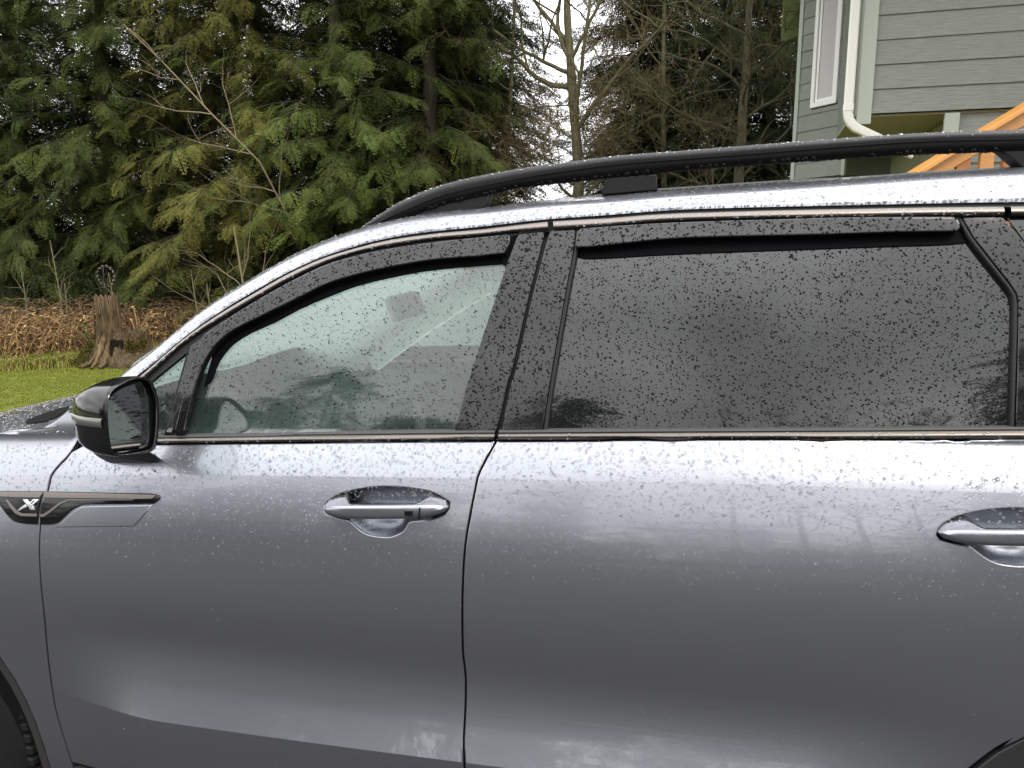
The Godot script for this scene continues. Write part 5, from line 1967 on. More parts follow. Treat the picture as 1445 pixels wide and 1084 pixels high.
func house() -> void:
	rng.seed = 51
	var o := thing("house", "grey-green clapboard house raised above the garden behind the car", "house", Vector3(1.947, 0.0, -5.897))
	var org := o.position
	var a := Vector3(3.054 - 1.947, 0, -5.769 + 5.897).normalized()     # along the near front
	var out := Vector3(-a.z, 0, a.x)
	var fl := 2.613
	# near block: walls behind the boards
	var len_ := 4.2
	var back := 3.3
	var b := MB.new()
	var inn := -out
	box(b, Vector3(0, fl + 1.62, 0) + a * (len_ / 2) + inn * (back / 2 + 0.02), Vector3(len_, 3.2, back), facing(out))
	part("wall", b.mesh(), M.siding_0, o)
	board_run(o, Vector3.ZERO, a, len_, fl, 15, 0.1915, out)
	b = MB.new()
	box(b, Vector3(0, fl + 1.5 - 0.035, 0) - a * 0.055 + out * 0.012, Vector3(0.112, 3.1, 0.045), facing(out), 0.003)
	part("corner_board", b.mesh(), M.trim_board, o)
	b = MB.new()
	box(b, Vector3(0, fl + 1.5 - 0.035, 0) - a * 0.092 + inn * 0.08, Vector3(0.10, 3.1, 0.03), facing(a), 0.003)
	part("corner_board", b.mesh(), M.trim_board, o)
	# soffit under the overhang, of narrow boards
	for k in 22:
		b = MB.new()
		box(b, Vector3(0, fl - 0.012, 0) + a * (len_ / 2 - 0.1) + inn * (0.10 + 0.15 * k), Vector3(len_ + 0.1, 0.02, 0.146), facing(out), 0.003)
		part("soffit_board", b.mesh(), M.soffit, o)
	# lower wall, flush with the front from the post on, and its return
	b = MB.new()
	box(b, Vector3(0, 1.2, 0) + a * (0.66 + 2.0) + inn * 0.10, Vector3(4.0, 2.76, 0.1), facing(out))
	part("lower_wall", b.mesh(), M.siding_1, o)
	b = MB.new()
	box(b, Vector3(0, 1.2, 0) + a * 0.68 + inn * (1.7), Vector3(0.1, 2.76, 3.2), facing(out))
	part("return_wall", b.mesh(), M.soffit, o)
	board_run(o, inn * 0.045 + a * 0.67, a, 3.4, -0.1, 14, 0.1915, out, [])
	b = MB.new()
	box(b, Vector3(0, 1.22, 0) + a * 0.61 + inn * 0.01, Vector3(0.108, 2.74, 0.06), facing(out), 0.003)
	part("post", b.mesh(), M.trim_board, o)
	# angled bay at the left
	var l0 := Vector3(2.463, 0, -9.423) - org
	var l1 := Vector3(2.02, 0, -10.147) - org
	l0.y = 0; l1.y = 0
	var d := (l1 - l0).normalized()
	var bo := Vector3(d.z, 0, -d.x)
	if bo.x > 0.0: bo = -bo
	var bl := l0.distance_to(l1)
	b = MB.new()
	box(b, l0 + d * bl / 2 - bo * 0.62 + Vector3(0, fl - 0.21 + 1.9, 0), Vector3(bl, 3.8, 1.2), facing(bo))
	part("bay_wall", b.mesh(), M.siding_0, o)
	b = MB.new()
	box(b, l0 + d * bl / 2 - bo * 0.75 + Vector3(0, 1.15, 0), Vector3(bl - 0.1, 2.5, 1.0), facing(bo))
	part("bay_footing", b.mesh(), M.siding_0, o)
	var w0 := 0.135
	var w1 := 0.60
	board_run(o, l0, d, bl, fl - 0.21, 17, 0.2035, bo, [[w0, w1, 3.27, 5.2]])
	b = MB.new()
	box(b, l1 + d * 0.03 + bo * 0.008 + Vector3(0, fl + 1.68, 0), Vector3(0.07, 3.8, 0.05), facing(bo), 0.003)
	part("corner_board", b.mesh(), M.trim_board, o)
	b = MB.new()
	box(b, l0 - d * 0.035 + bo * 0.004 + Vector3(0, fl + 1.68, 0), Vector3(0.06, 3.8, 0.04), facing(bo), 0.003)
	part("corner_board", b.mesh(), M.trim_board, o)
	# the tall white window
	var win := part("window", box_mesh(Vector3(w1 - w0 - 0.1, 1.85, 0.01)), M.house_glass, o)
	win.transform = Transform3D(facing(bo), l0 + d * (w0 + w1) / 2 + bo * 0.002 + Vector3(0, 3.33 + 0.94, 0))
	for k in 4:
		b = MB.new()
		var hw := (w1 - w0) / 2
		if k < 2: box(b, Vector3((hw - 0.03) * (1.0 if k == 0 else -1.0), 0, 0.02), Vector3(0.06, 1.97, 0.05), Basis.IDENTITY, 0.006)
		else: box(b, Vector3(0, 0.955 * (1.0 if k == 2 else -1.0), 0.021), Vector3(2 * hw, 0.06, 0.05), Basis.IDENTITY, 0.006)
		part("frame", b.mesh(), M.white_trim, win)
	for k in 4:
		b = MB.new()
		var hw := (w1 - w0) / 2 - 0.065
		if k < 2: box(b, Vector3((hw - 0.018) * (1.0 if k == 0 else -1.0), 0, 0.008), Vector3(0.036, 1.84, 0.03), Basis.IDENTITY, 0.004)
		else: box(b, Vector3(0, 0.905 * (1.0 if k == 2 else -1.0), 0.0085), Vector3(2 * hw, 0.036, 0.03), Basis.IDENTITY, 0.004)
		part("sash", b.mesh(), M.white_trim, win)
	# downspout at the corner
	b = MB.new()
	var sx := Vector3(-0.185, 0, 0.02)
	var pts := [Vector3(sx.x, fl + 3.0, sx.z), Vector3(sx.x, fl + 0.06, sx.z)]
	var sec := Vector2(0.072, 0.055)
	box(b, Vector3(sx.x, fl + 1.55, sx.z), Vector3(0.074, 3.1, 0.055), facing(out), 0.010)
	var dp := part("downspout", b.mesh(), M.spout, o)
	b = MB.new()
	var rings := []
	for k in 14:
		var t := k / 13.0
		var c: Vector3
		var ang: float
		if t < 0.55:
			ang = t / 0.55 * 1.12
			c = Vector3(sx.x + 0.16 * (1.0 - cos(ang)), fl + 0.02 - 0.16 * sin(ang), sx.z)
		else:
			ang = 1.12
			var s := (t - 0.55) * 1.1
			c = Vector3(sx.x + 0.16 * (1.0 - cos(ang)) + sin(ang) * s, fl + 0.02 - 0.16 * sin(ang) - cos(ang) * s, sx.z)
		var wide := Vector3(cos(ang), sin(ang), 0) * (0.036 + (0.0025 if k % 2 == 0 and t < 0.6 else 0.0))
		var deep := Vector3(0, 0, 0.028)
		rings.append([c - wide - deep * 0.6, c - wide * 0.7 - deep, c + wide * 0.7 - deep, c + wide - deep * 0.6, c + wide + deep * 0.6, c + wide * 0.7 + deep, c - wide * 0.7 + deep, c - wide + deep * 0.6])
	loft(b, rings, true)
	part("elbow", b.mesh(), M.spout, dp)
	b = MB.new()
	box(b, Vector3(sx.x, fl + 0.05, sx.z), Vector3(0.082, 0.07, 0.063), facing(out), 0.01)
	part("collar", b.mesh(), M.spout, dp)
	# eave end at the far corner, roof, footing
	b = MB.new()
	box(b, Vector3(2.42, 5.20, -11.9) - org, Vector3(0.92, 1.25, 0.12), Basis.IDENTITY, 0.006)
	var ev := part("eave_end", b.mesh(), M.eave, o)
	for k in 6:
		b = MB.new()
		box(b, Vector3(2.45, 4.68 + 0.2 * k, -11.83) - org, Vector3(0.82, 0.19, 0.02), Basis.IDENTITY, 0.004)
		part("eave_board", b.mesh(), M.eave, ev)
	b = MB.new()
	box(b, Vector3(2.0, 5.75, -2.2) + inn * 0.0, Vector3(6.2, 0.16, 8.6), facing(out) * Basis(Vector3(1, 0, 0), 0.12), 0.02)
	part("roof", b.mesh(), M.plastic, o)
	b = MB.new()
	box(b, a * 2.7 + inn * 1.75 + Vector3(0, 1.15, 0), Vector3(3.8, 2.85, 3.1), facing(out))
	part("footing", b.mesh(), M.siding_0, o)
	b = MB.new()
	box(b, Vector3(1.9, fl + 1.6, -4.4), Vector3(2.3, 3.2, 2.4), facing(out))
	part("rear_wall", b.mesh(), M.siding_0, o)
	stairs()

func stairs() -> void:
	rng.seed = 61
	var p0 := Vector3(1.937, 2.026, -4.654)
	var p1 := Vector3(2.708, 2.500, -4.882)
	var d := (p1 - p0).normalized()
	var lo := p0 - d * 2.6
	var hi := p0 + d * 2.2
	var flatd := Vector3(d.x, 0, d.z).normalized()
	var side := flatd.cross(Vector3.UP).normalized()
	if side.z < 0.0: side = -side
	var o := thing("stair_railing", "new orange cedar stair railing climbing to the house", "stairs", Vector3(lo.x, 0, lo.z))
	var org := o.position
	var bs := Basis(d, side.cross(d).normalized(), side)
	var mid := (lo + hi) / 2 - org
	var l := lo.distance_to(hi)
	var b := MB.new()
	box(b, mid - bs.y * 0.02, Vector3(l, 0.036, 0.14), bs, 0.006)
	part("handrail", b.mesh(), M.cedar_1, o)
	b = MB.new()
	box(b, mid - bs.y * 0.085, Vector3(l, 0.088, 0.036), Basis(bs.x, bs.y, bs.z), 0.004)
	part("upper_rail", b.mesh(), M.cedar_0, o)
	b = MB.new()
	box(b, mid - Vector3(0, 0.95, 0), Vector3(l, 0.088, 0.036), bs, 0.004)
	part("lower_rail", b.mesh(), M.cedar_0, o)
	for s in [0.0, -1.0]:
		b = MB.new()
		box(b, mid - Vector3(0, 1.15, 0) + side * s, Vector3(l, 0.28, 0.04), bs, 0.004)
		part("stringer", b.mesh(), M.cedar_1, o)
	for k in 24:
		var f := (k + 0.33) / 24.0
		var p := lo.lerp(hi, f) - org
		b = MB.new()
		box(b, p + Vector3(0, -0.54, 0) - side * 0.012, Vector3(0.105, 0.92, 0.03), Basis(flatd, Vector3.UP, side), 0.004)
		part("baluster", b.mesh(), M["cedar_%d" % [2, 0, 2][k % 3]], o)
	for f in [0.02, 0.98]:
		var p := lo.lerp(hi, f) - org
		b = MB.new()
		box(b, Vector3(p.x, p.y / 2, p.z) - side * 0.05, Vector3(0.09, p.y + 0.16, 0.09), Basis(flatd, Vector3.UP, side), 0.006)
		part("post", b.mesh(), M.cedar_0, o)
	for k in 14:
		var f := (k + 0.5) / 14.0
		var p := lo.lerp(hi, f) - org - Vector3(0, 1.08, 0) - side * 0.5
		b = MB.new()
		box(b, p, Vector3(0.28, 0.036, 0.96), Basis(flatd, Vector3.UP, side), 0.004)
		part("tread", b.mesh(), M.cedar_1, o)

func behind() -> void:
	# trees across the drive: the photograph shows them mirrored in the windows
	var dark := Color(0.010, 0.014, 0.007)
	var g := "conifers across the drive, mirrored in the car windows"
	var list := [[-13.3, 20.0, 10.8, 2.0], [-11.2, 20.0, 13.0, 2.1], [-8.4, 20.5, 9.9, 1.0], [-7.1, 20.5, 9.9, 1.1], [-2.9, 20.0, 11.2, 1.5], [11.0, 20.0, 15.0, 4.2], [14.5, 21.0, 14.0, 3.4], [-15.6, 20.5, 9.8, 2.6], [-20.0, 22.0, 12.0, 3.5]]
	var says := ["short dark conifer across the drive, mirrored low in the front window", "tall dark conifer across the drive, mirrored beside the steering wheel", "small conifer tip mirrored at the foot of the front window", "small conifer tip mirrored against the centre pillar", "narrow conifer mirrored in the lower front corner of the rear window", "broad dark conifer mirrored in the rear corner of the rear window", "second broad conifer right of the one mirrored in the rear window", "low conifer across the drive, left of the one mirrored in the front window", "outer low conifer across the drive, far left"]
	for k in list.size():
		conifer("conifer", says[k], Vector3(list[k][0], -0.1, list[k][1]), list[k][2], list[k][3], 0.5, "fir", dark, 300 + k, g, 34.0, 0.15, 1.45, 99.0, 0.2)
	for k in 5:
		var x: float = [2.2, 4.0, 5.6, 7.2, 8.4][k]
		bare_tree("bare_tree", ["leafless tree across the drive, mirrored as twigs at the middle of the rear window's sill", "leafless tree mirrored right of the first along the rear window's sill", "leafless tree mirrored at the centre right of the rear window's sill", "leafless tree mirrored just left of the broad conifer", "leafless tree mirrored against the broad conifer"][k], [Vector3(x, 0.0, 19.5), Vector3(x + 0.1, 3.0, 19.5), Vector3(x, 6.0, 19.6), Vector3(x, 8.0, 19.6)], 0.14,
			[[0.75, Vector3(-0.6, 1, 0), 1.5, 0.05], [0.8, Vector3(0.6, 1, 0), 1.5, 0.05], [0.9, Vector3(-0.4, 1, 0.2), 1.3, 0.05], [0.95, Vector3(0.4, 1, -0.2), 1.3, 0.05], [1.0, Vector3(0, 1, 0), 1.4, 0.05], [0.6, Vector3(0.9, 0.7, 0), 1.6, 0.05], [0.65, Vector3(-0.9, 0.7, 0), 1.6, 0.05]], M.bark, Color(0.03, 0.024, 0.018), 320 + k, 2, "leafless trees across the drive")
	# a low dark hedge of wood edge joining them
	rng.seed = 71
	var places := []
	var tints := PackedColorArray()
	for k in 5200:
		var x := rng.randf_range(-28.0, 26.0)
		var top := 4.6 + 1.3 * sin(x * 0.9) + 0.9 * sin(x * 2.3 + 1.0) + 0.5 * sin(x * 5.1)
		var y := rng.randf_range(0.0, 1.0) * top
		var z := rng.randf_range(21.5, 24.0)
		var d := Vector3(rng.randf_range(-1, 1), rng.randf_range(-0.5, 0.5), rng.randf_range(-1, 0.2)).normalized()
		var zz := d.cross(Vector3.UP).normalized()
		places.append(Transform3D(Basis(d * 3.0, zz.cross(d) * 3.0, zz * 3.0), Vector3(x, y, z)))
		tints.append(dark * rng.randf_range(0.7, 1.3))
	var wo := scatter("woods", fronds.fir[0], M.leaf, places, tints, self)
	wo.name = "woods_001"
	tag(wo, "low dark wood edge across the drive, mirrored in the doors", "woods")

# ---------------------------------------------------------------- sky, light, camera
func sky_panorama() -> Image:
	var f := FastNoiseLite.new()
	f.seed = 8; f.frequency = 1.15; f.fractal_octaves = 4
	var im := Image.create(512, 256, false, Image.FORMAT_RGBF)
	for y in 256:
		var el := PI / 2 - PI * (y + 0.5) / 256
		for x in 512:
			var az := TAU * (x + 0.5) / 512
			var p := Vector3(cos(el) * cos(az), sin(el), cos(el) * sin(az))
			# cloud sheet at a height: nearer the horizon the pattern packs closer
			var q := p / (maxf(p.y, 0.0) + 0.45)
			var n := f.get_noise_3d(q.x, q.y * 0.6, q.z)
			var v := 1.0 + 0.75 * maxf(p.y, 0.0)
			v *= clampf(1.0 + 0.75 * n, 0.5, 1.6)
			if p.y < 0.0: v = 0.35
			im.set_pixel(x, y, Color(v * 1.0, v * 1.0, v * 1.015))
	return im

func _ready() -> void:
	var cam := Camera3D.new()
	cam.name = "camera"
	cam.transform = Transform3D(Basis(Vector3(0.983234, 0.000000, -0.182351), Vector3(-0.031589, 0.984881, -0.170329), Vector3(0.179594, 0.173233, 0.968368)), Vector3(0.26898, 1.54213, 1.42121))
	cam.fov = 51.6473
	cam.near = 0.05; cam.far = 1500.0
	add_child(cam)
	var env := Environment.new()
	env.background_mode = Environment.BG_SKY
	var sky := Sky.new()
	var pm := PanoramaSkyMaterial.new()
	pm.panorama = ImageTexture.create_from_image(sky_panorama())
	pm.energy_multiplier = 2.35
	sky.sky_material = pm
	env.sky = sky
	env.tonemap_mode = Environment.TONE_MAPPER_LINEAR
	env.tonemap_exposure = 1.0
	env.sdfgi_enabled = true; env.ssao_enabled = true; env.ssil_enabled = true
	var we := WorldEnvironment.new()
	we.name = "environment"
	we.environment = env
	add_child(we)
	var sun := DirectionalLight3D.new()
	sun.name = "sun"
	sun.light_energy = 0.5
	sun.light_color = Color(1.0, 0.95, 0.86)
	sun.light_angular_distance = 14.0
	sun.shadow_enabled = true
	sun.rotation = Vector3(deg_to_rad(-52), deg_to_rad(35), 0)
	add_child(sun)
	prof_a = table(NA)
	prof_b = table(NB)
	traces()
	materials()
	rng.seed = 5
	ground()
	house()
	forest()
	stump()
	brambles()
	grasses()
	behind()
	rng.seed = 6
	build_car()

func traces() -> void:
	D.front_door = v2([-0.9369, 1.1368, -0.3933, 1.1509, -0.213, 1.1549, -0.0695, 1.1571, -0.0021, 1.1579, -0.0142, 1.1356, -0.0278, 1.1093, -0.0331, 1.0952, -0.0509, 0.9931, -0.055, 0.9638, -0.0576, 0.9343, -0.0611, 0.8753, -0.066, 0.7572, -0.0659, 0.7424, -0.0639, 0.6982, -0.067, 0.5801, -0.0664, 0.5652, -0.0637, 0.5359, -0.0704, 0.4181, -0.07, 0.395, -1.0256, 0.395, -1.0356, 0.5032, -1.0375, 0.5341, -1.0377, 0.5496, -1.0361, 0.5961, -1.0323, 0.658, -1.0278, 0.7043, -1.0219, 0.7506, -1.0185, 0.7972, -1.0173, 0.8439, -1.0178, 0.9216, -1.0156, 0.9836, -1.0143, 0.9988, -1.0035, 1.0441, -1, 1.0747, -0.9924, 1.0872, -0.9827, 1.0989, -0.9718, 1.1102, -0.9634, 1.1237])
	D.rear_door = v2([0.0032, 1.1579, 0.229, 1.1604, 0.7879, 1.1643, 0.7961, 1.1638, 0.8258, 1.1645, 0.843, 1.1629, 0.8649, 1.1631, 0.8701, 1.1645, 0.9881, 1.1655, 0.9983, 1.1642, 1.0133, 1.1643, 1.0183, 1.1657, 1.02, 1.1657, 1.055, 1.1, 1.075, 1, 1.075, 0.9, 1.06, 0.8, 1.03, 0.73, 1.03, 0.7, 0.9489, 0.6611, 0.9047, 0.626, 0.8637, 0.5834, 0.845, 0.51, 0.83, 0.45, 0.82, 0.395, -0.0652, 0.395, -0.0656, 0.418, -0.0589, 0.536, -0.0616, 0.5655, -0.0622, 0.5802, -0.0591, 0.6982, -0.0611, 0.7425, -0.0612, 0.7571, -0.0564, 0.875, -0.0529, 0.9339, -0.0502, 0.9632, -0.0462, 0.9924, -0.0285, 1.0939, -0.0234, 1.1074, -0.0099, 1.1335])
	D.quarter_shut = v2([1.02, 1.1665, 1.055, 1.1, 1.075, 1, 1.075, 0.9, 1.06, 0.8, 1.03, 0.73])
	D.fender_edge = v2([-0.9572, 1.1546, -0.9614, 1.1398, -0.9676, 1.1259, -0.9755, 1.1132, -0.9863, 1.1021, -0.9963, 1.09, -1.0046, 1.0762, -1.0082, 1.045, -1.019, 0.9996, -1.0204, 0.9839, -1.0226, 0.9217, -1.0221, 0.844, -1.0233, 0.7975, -1.0267, 0.7511, -1.0326, 0.7049, -1.0371, 0.6584, -1.0409, 0.5963, -1.0425, 0.5496, -1.0423, 0.534, -1.0404, 0.5029, -1.029, 0.3793, -1.0368, 0.3332, -1.0332, 0.3179, -1.0123, 0.2592])
	D.fender_top = v2([-1.1687, 1.1587, -1.1423, 1.1648, -1.0775, 1.1685, -1.0667, 1.1696, -1.0559, 1.1721, -1.0441, 1.1768, -1.0217, 1.1892, -1.0098, 1.1981, -0.9993, 1.2071])
	D.fender_pillar = v2([-0.9999, 1.2071, -0.9664, 1.1882, -0.9545, 1.1746])
	D.belt_chrome_front_t = v2([-0.93, 1.1501, -0.8682, 1.1518, -0.8065, 1.1536, -0.7447, 1.1553, -0.6829, 1.1571, -0.6212, 1.1588, -0.5594, 1.1605, -0.4976, 1.1623, -0.4358, 1.164, -0.3742, 1.1648, -0.3125, 1.1651, -0.2507, 1.1661, -0.1889, 1.1672, -0.1271, 1.1683, -0.0653, 1.1693, -0.0036, 1.1701])
	D.belt_chrome_front_b = v2([-0.93, 1.1419, -0.8682, 1.1435, -0.8065, 1.1451, -0.7447, 1.1467, -0.683, 1.1482, -0.6212, 1.1498, -0.5594, 1.1514, -0.4977, 1.153, -0.4359, 1.1545, -0.3742, 1.156, -0.3124, 1.1574, -0.2506, 1.1587, -0.1889, 1.1599, -0.1271, 1.1608, -0.0653, 1.1617, -0.0036, 1.1624])
	D.belt_black_front_t = v2([-0.93, 1.1419, -0.8682, 1.1435, -0.8065, 1.1451, -0.7447, 1.1467, -0.683, 1.1482, -0.6212, 1.1498, -0.5594, 1.1514, -0.4977, 1.153, -0.4359, 1.1545, -0.3742, 1.156, -0.3124, 1.1574, -0.2506, 1.1587, -0.1889, 1.1599, -0.1271, 1.1608, -0.0653, 1.1617, -0.0036, 1.1624])
	D.belt_black_front_b = v2([-0.93, 1.1377, -0.8682, 1.1393, -0.8065, 1.1409, -0.7447, 1.1426, -0.683, 1.1442, -0.6212, 1.1458, -0.5594, 1.1474, -0.4977, 1.149, -0.4359, 1.1506, -0.3742, 1.1521, -0.3124, 1.1535, -0.2506, 1.1549, -0.1889, 1.1561, -0.1271, 1.157, -0.0653, 1.158, -0.0036, 1.1586])
	D.belt_felt_front_t = v2([-0.93, 1.1556, -0.8682, 1.1569, -0.8065, 1.1583, -0.7447, 1.1601, -0.6829, 1.1619, -0.6212, 1.1637, -0.5594, 1.1641, -0.4977, 1.1652, -0.436, 1.1668, -0.3742, 1.1684, -0.3124, 1.1701, -0.2507, 1.1718, -0.1889, 1.1731, -0.1271, 1.1742, -0.0653, 1.1753, -0.0036, 1.1763])
	D.belt_felt_front_b = v2([-0.93, 1.1501, -0.8682, 1.1518, -0.8065, 1.1536, -0.7447, 1.1553, -0.6829, 1.1571, -0.6212, 1.1588, -0.5594, 1.1605, -0.4976, 1.1623, -0.4358, 1.164, -0.3742, 1.1648, -0.3125, 1.1651, -0.2507, 1.1661, -0.1889, 1.1672, -0.1271, 1.1683, -0.0653, 1.1693, -0.0036, 1.1701])
	D.belt_chrome_rear_t = v2([0.0044, 1.1702, 0.0722, 1.171, 0.1399, 1.1719, 0.2076, 1.1728, 0.2753, 1.1737, 0.343, 1.1746, 0.4107, 1.1753, 0.4784, 1.1761, 0.5461, 1.1769, 0.6138, 1.1776, 0.6815, 1.1784, 0.7492, 1.1791, 0.8169, 1.1799, 0.8846, 1.1806, 0.9523, 1.1812, 1.02, 1.1818])
	D.belt_chrome_rear_b = v2([0.0044, 1.1624, 0.0722, 1.1631, 0.1399, 1.1638, 0.2076, 1.1645, 0.2753, 1.1651, 0.343, 1.1634, 0.4106, 1.1655, 0.4783, 1.1659, 0.546, 1.1663, 0.6137, 1.165, 0.6814, 1.1655, 0.7491, 1.166, 0.8168, 1.1665, 0.8846, 1.1671, 0.9523, 1.1676, 1.02, 1.1681])
	D.belt_black_rear_t = v2([0.0044, 1.1624, 0.0722, 1.1631, 0.1399, 1.1638, 0.2076, 1.1645, 0.2753, 1.1651, 0.343, 1.1634, 0.4106, 1.1655, 0.4783, 1.1659, 0.546, 1.1663, 0.6137, 1.165, 0.6814, 1.1655, 0.7491, 1.166, 0.8168, 1.1665, 0.8846, 1.1671, 0.9523, 1.1676, 1.02, 1.1681])
	D.belt_black_rear_b = v2([0.0044, 1.1587, 0.0722, 1.1595, 0.1399, 1.1602, 0.2076, 1.1609, 0.2753, 1.1615, 0.343, 1.162, 0.4108, 1.1624, 0.4785, 1.1629, 0.5462, 1.1634, 0.6139, 1.1638, 0.6816, 1.1643, 0.7494, 1.1648, 0.8171, 1.1651, 0.8847, 1.1654, 0.9524, 1.166, 1.02, 1.1661])
	D.belt_felt_rear_t = v2([0.0044, 1.1764, 0.0722, 1.1773, 0.1399, 1.1782, 0.2076, 1.1791, 0.2753, 1.18, 0.343, 1.1807, 0.4107, 1.1813, 0.4784, 1.1819, 0.5461, 1.1826, 0.6138, 1.1832, 0.6815, 1.1838, 0.7492, 1.1845, 0.8169, 1.1851, 0.8846, 1.1857, 0.9523, 1.1864, 1.02, 1.187])
	D.belt_felt_rear_b = v2([0.0044, 1.1702, 0.0722, 1.171, 0.1399, 1.1719, 0.2076, 1.1728, 0.2753, 1.1737, 0.343, 1.1746, 0.4107, 1.1753, 0.4784, 1.1761, 0.5461, 1.1769, 0.6138, 1.1776, 0.6815, 1.1784, 0.7492, 1.1791, 0.8169, 1.1799, 0.8846, 1.1806, 0.9523, 1.1812, 1.02, 1.1818])
	D.belt_chrome_quarter_t = v2([1.027, 1.1819, 1.0652, 1.1822, 1.1034, 1.1825, 1.1416, 1.1829, 1.1798, 1.1832, 1.218, 1.1836, 1.2562, 1.1839, 1.2944, 1.1839, 1.3326, 1.1839, 1.3708, 1.1839, 1.409, 1.1839, 1.4472, 1.1839, 1.4854, 1.1839, 1.5236, 1.1839, 1.5618, 1.1839, 1.6, 1.1839])
	D.belt_chrome_quarter_b = v2([1.027, 1.1682, 1.0652, 1.1684, 1.1034, 1.1687, 1.1416, 1.169, 1.1798, 1.1693, 1.218, 1.1696, 1.2562, 1.1698, 1.2944, 1.1698, 1.3326, 1.1698, 1.3708, 1.1698, 1.409, 1.1698, 1.4472, 1.1698, 1.4854, 1.1698, 1.5236, 1.1698, 1.5618, 1.1698, 1.6, 1.1698])
	D.belt_black_quarter_t = v2([1.027, 1.1682, 1.0652, 1.1684, 1.1034, 1.1687, 1.1416, 1.169, 1.1798, 1.1693, 1.218, 1.1696, 1.2562, 1.1698, 1.2944, 1.1698, 1.3326, 1.1698, 1.3708, 1.1698, 1.409, 1.1698, 1.4472, 1.1698, 1.4854, 1.1698, 1.5236, 1.1698, 1.5618, 1.1698, 1.6, 1.1698])
	D.belt_black_quarter_b = v2([1.027, 1.1665, 1.0651, 1.1651, 1.1033, 1.1654, 1.1415, 1.1656, 1.1797, 1.1659, 1.218, 1.1661, 1.2562, 1.1663, 1.2944, 1.1663, 1.3326, 1.1663, 1.3708, 1.1663, 1.409, 1.1663, 1.4472, 1.1663, 1.4854, 1.1663, 1.5236, 1.1663, 1.5618, 1.1663, 1.6, 1.1663])
	D.belt_felt_quarter_t = v2([1.027, 1.1871, 1.0652, 1.1874, 1.1034, 1.1878, 1.1416, 1.1881, 1.1798, 1.1885, 1.218, 1.1889, 1.2562, 1.1891, 1.2944, 1.1891, 1.3326, 1.1891, 1.3708, 1.1891, 1.409, 1.1891, 1.4472, 1.1891, 1.4854, 1.1891, 1.5236, 1.1891, 1.5618, 1.1891, 1.6, 1.1891])
	D.belt_felt_quarter_b = v2([1.027, 1.1819, 1.0652, 1.1822, 1.1034, 1.1825, 1.1416, 1.1829, 1.1798, 1.1832, 1.218, 1.1836, 1.2562, 1.1839, 1.2944, 1.1839, 1.3326, 1.1839, 1.3708, 1.1839, 1.409, 1.1839, 1.4472, 1.1839, 1.4854, 1.1839, 1.5236, 1.1839, 1.5618, 1.1839, 1.6, 1.1839])
	D.roof_edge = v2([-0.9543, 1.1899, -0.9176, 1.2224, -0.9005, 1.236, -0.8648, 1.2605, -0.823, 1.2878, -0.8064, 1.2978, -0.7897, 1.3104, -0.7436, 1.349, -0.7188, 1.3683, -0.6949, 1.3848, -0.6706, 1.4004, -0.6381, 1.4201, -0.6112, 1.4353, -0.4954, 1.4963, -0.4687, 1.5085, -0.4413, 1.5195, -0.4059, 1.5322, -0.3782, 1.5408, -0.3028, 1.5584, -0.2706, 1.5648, -0.222, 1.5713, -0.1624, 1.577, -0.1335, 1.5787, -0.0502, 1.5813, 0.0123, 1.5872, 0.0759, 1.5917, 0.1146, 1.5932, 0.2201, 1.5946, 0.3039, 1.599, 0.3491, 1.5999, 0.4105, 1.5995, 0.5084, 1.5979, 0.8906, 1.5891, 1.0477, 1.5842, 1.2957, 1.5744])
	D.gap_line_t = v2([-0.9543, 1.1899, -0.9131, 1.226, -0.8685, 1.258, -0.8226, 1.2879, -0.7783, 1.32, -0.736, 1.3549, -0.6916, 1.387, -0.645, 1.4159, -0.5972, 1.4427, -0.5487, 1.4682, -0.5001, 1.4938, -0.4501, 1.516, -0.3985, 1.5345, -0.3455, 1.5484, -0.292, 1.5606, -0.2379, 1.5692, -0.1834, 1.575, -0.1287, 1.5789, -0.0739, 1.5806, -0.0192, 1.5842, 0.0354, 1.5888, 0.0901, 1.5923, 0.1449, 1.5936, 0.1997, 1.5943, 0.2545, 1.5964, 0.3093, 1.5991, 0.3641, 1.5998, 0.4189, 1.5994, 0.4737, 1.5985, 0.5285, 1.5975, 0.5833, 1.5962, 0.6381, 1.5949, 0.693, 1.5937, 0.7478, 1.5924, 0.8026, 1.5912, 0.8574, 1.5899, 0.9122, 1.5885, 0.967, 1.5868, 1.0218, 1.5851, 1.0766, 1.5831, 1.1313, 1.5809, 1.1861, 1.5788, 1.2409, 1.5766, 1.2957, 1.5744])
	D.gap_line_b = v2([-0.95, 1.1846, -0.9089, 1.2207, -0.8642, 1.2522, -0.8187, 1.2825, -0.7757, 1.3162, -0.7331, 1.3505, -0.6885, 1.3822, -0.6419, 1.4108, -0.5942, 1.4374, -0.5458, 1.463, -0.4974, 1.4884, -0.4474, 1.5107, -0.3961, 1.5295, -0.3432, 1.5432, -0.2898, 1.5551, -0.2358, 1.5635, -0.1814, 1.5689, -0.1268, 1.5727, -0.0722, 1.5749, -0.0176, 1.5783, 0.0369, 1.5825, 0.0915, 1.5861, 0.1462, 1.5873, 0.2009, 1.5878, 0.2555, 1.5896, 0.3102, 1.5915, 0.3649, 1.592, 0.4195, 1.5913, 0.4742, 1.5905, 0.5289, 1.5898, 0.5836, 1.5885, 0.6383, 1.5872, 0.6929, 1.5858, 0.7476, 1.5845, 0.8023, 1.5832, 0.857, 1.5816, 0.9116, 1.5798, 0.9663, 1.5781, 1.0209, 1.5763, 1.0756, 1.5742, 1.1302, 1.572, 1.1849, 1.5698, 1.2395, 1.5677, 1.2942, 1.5655])
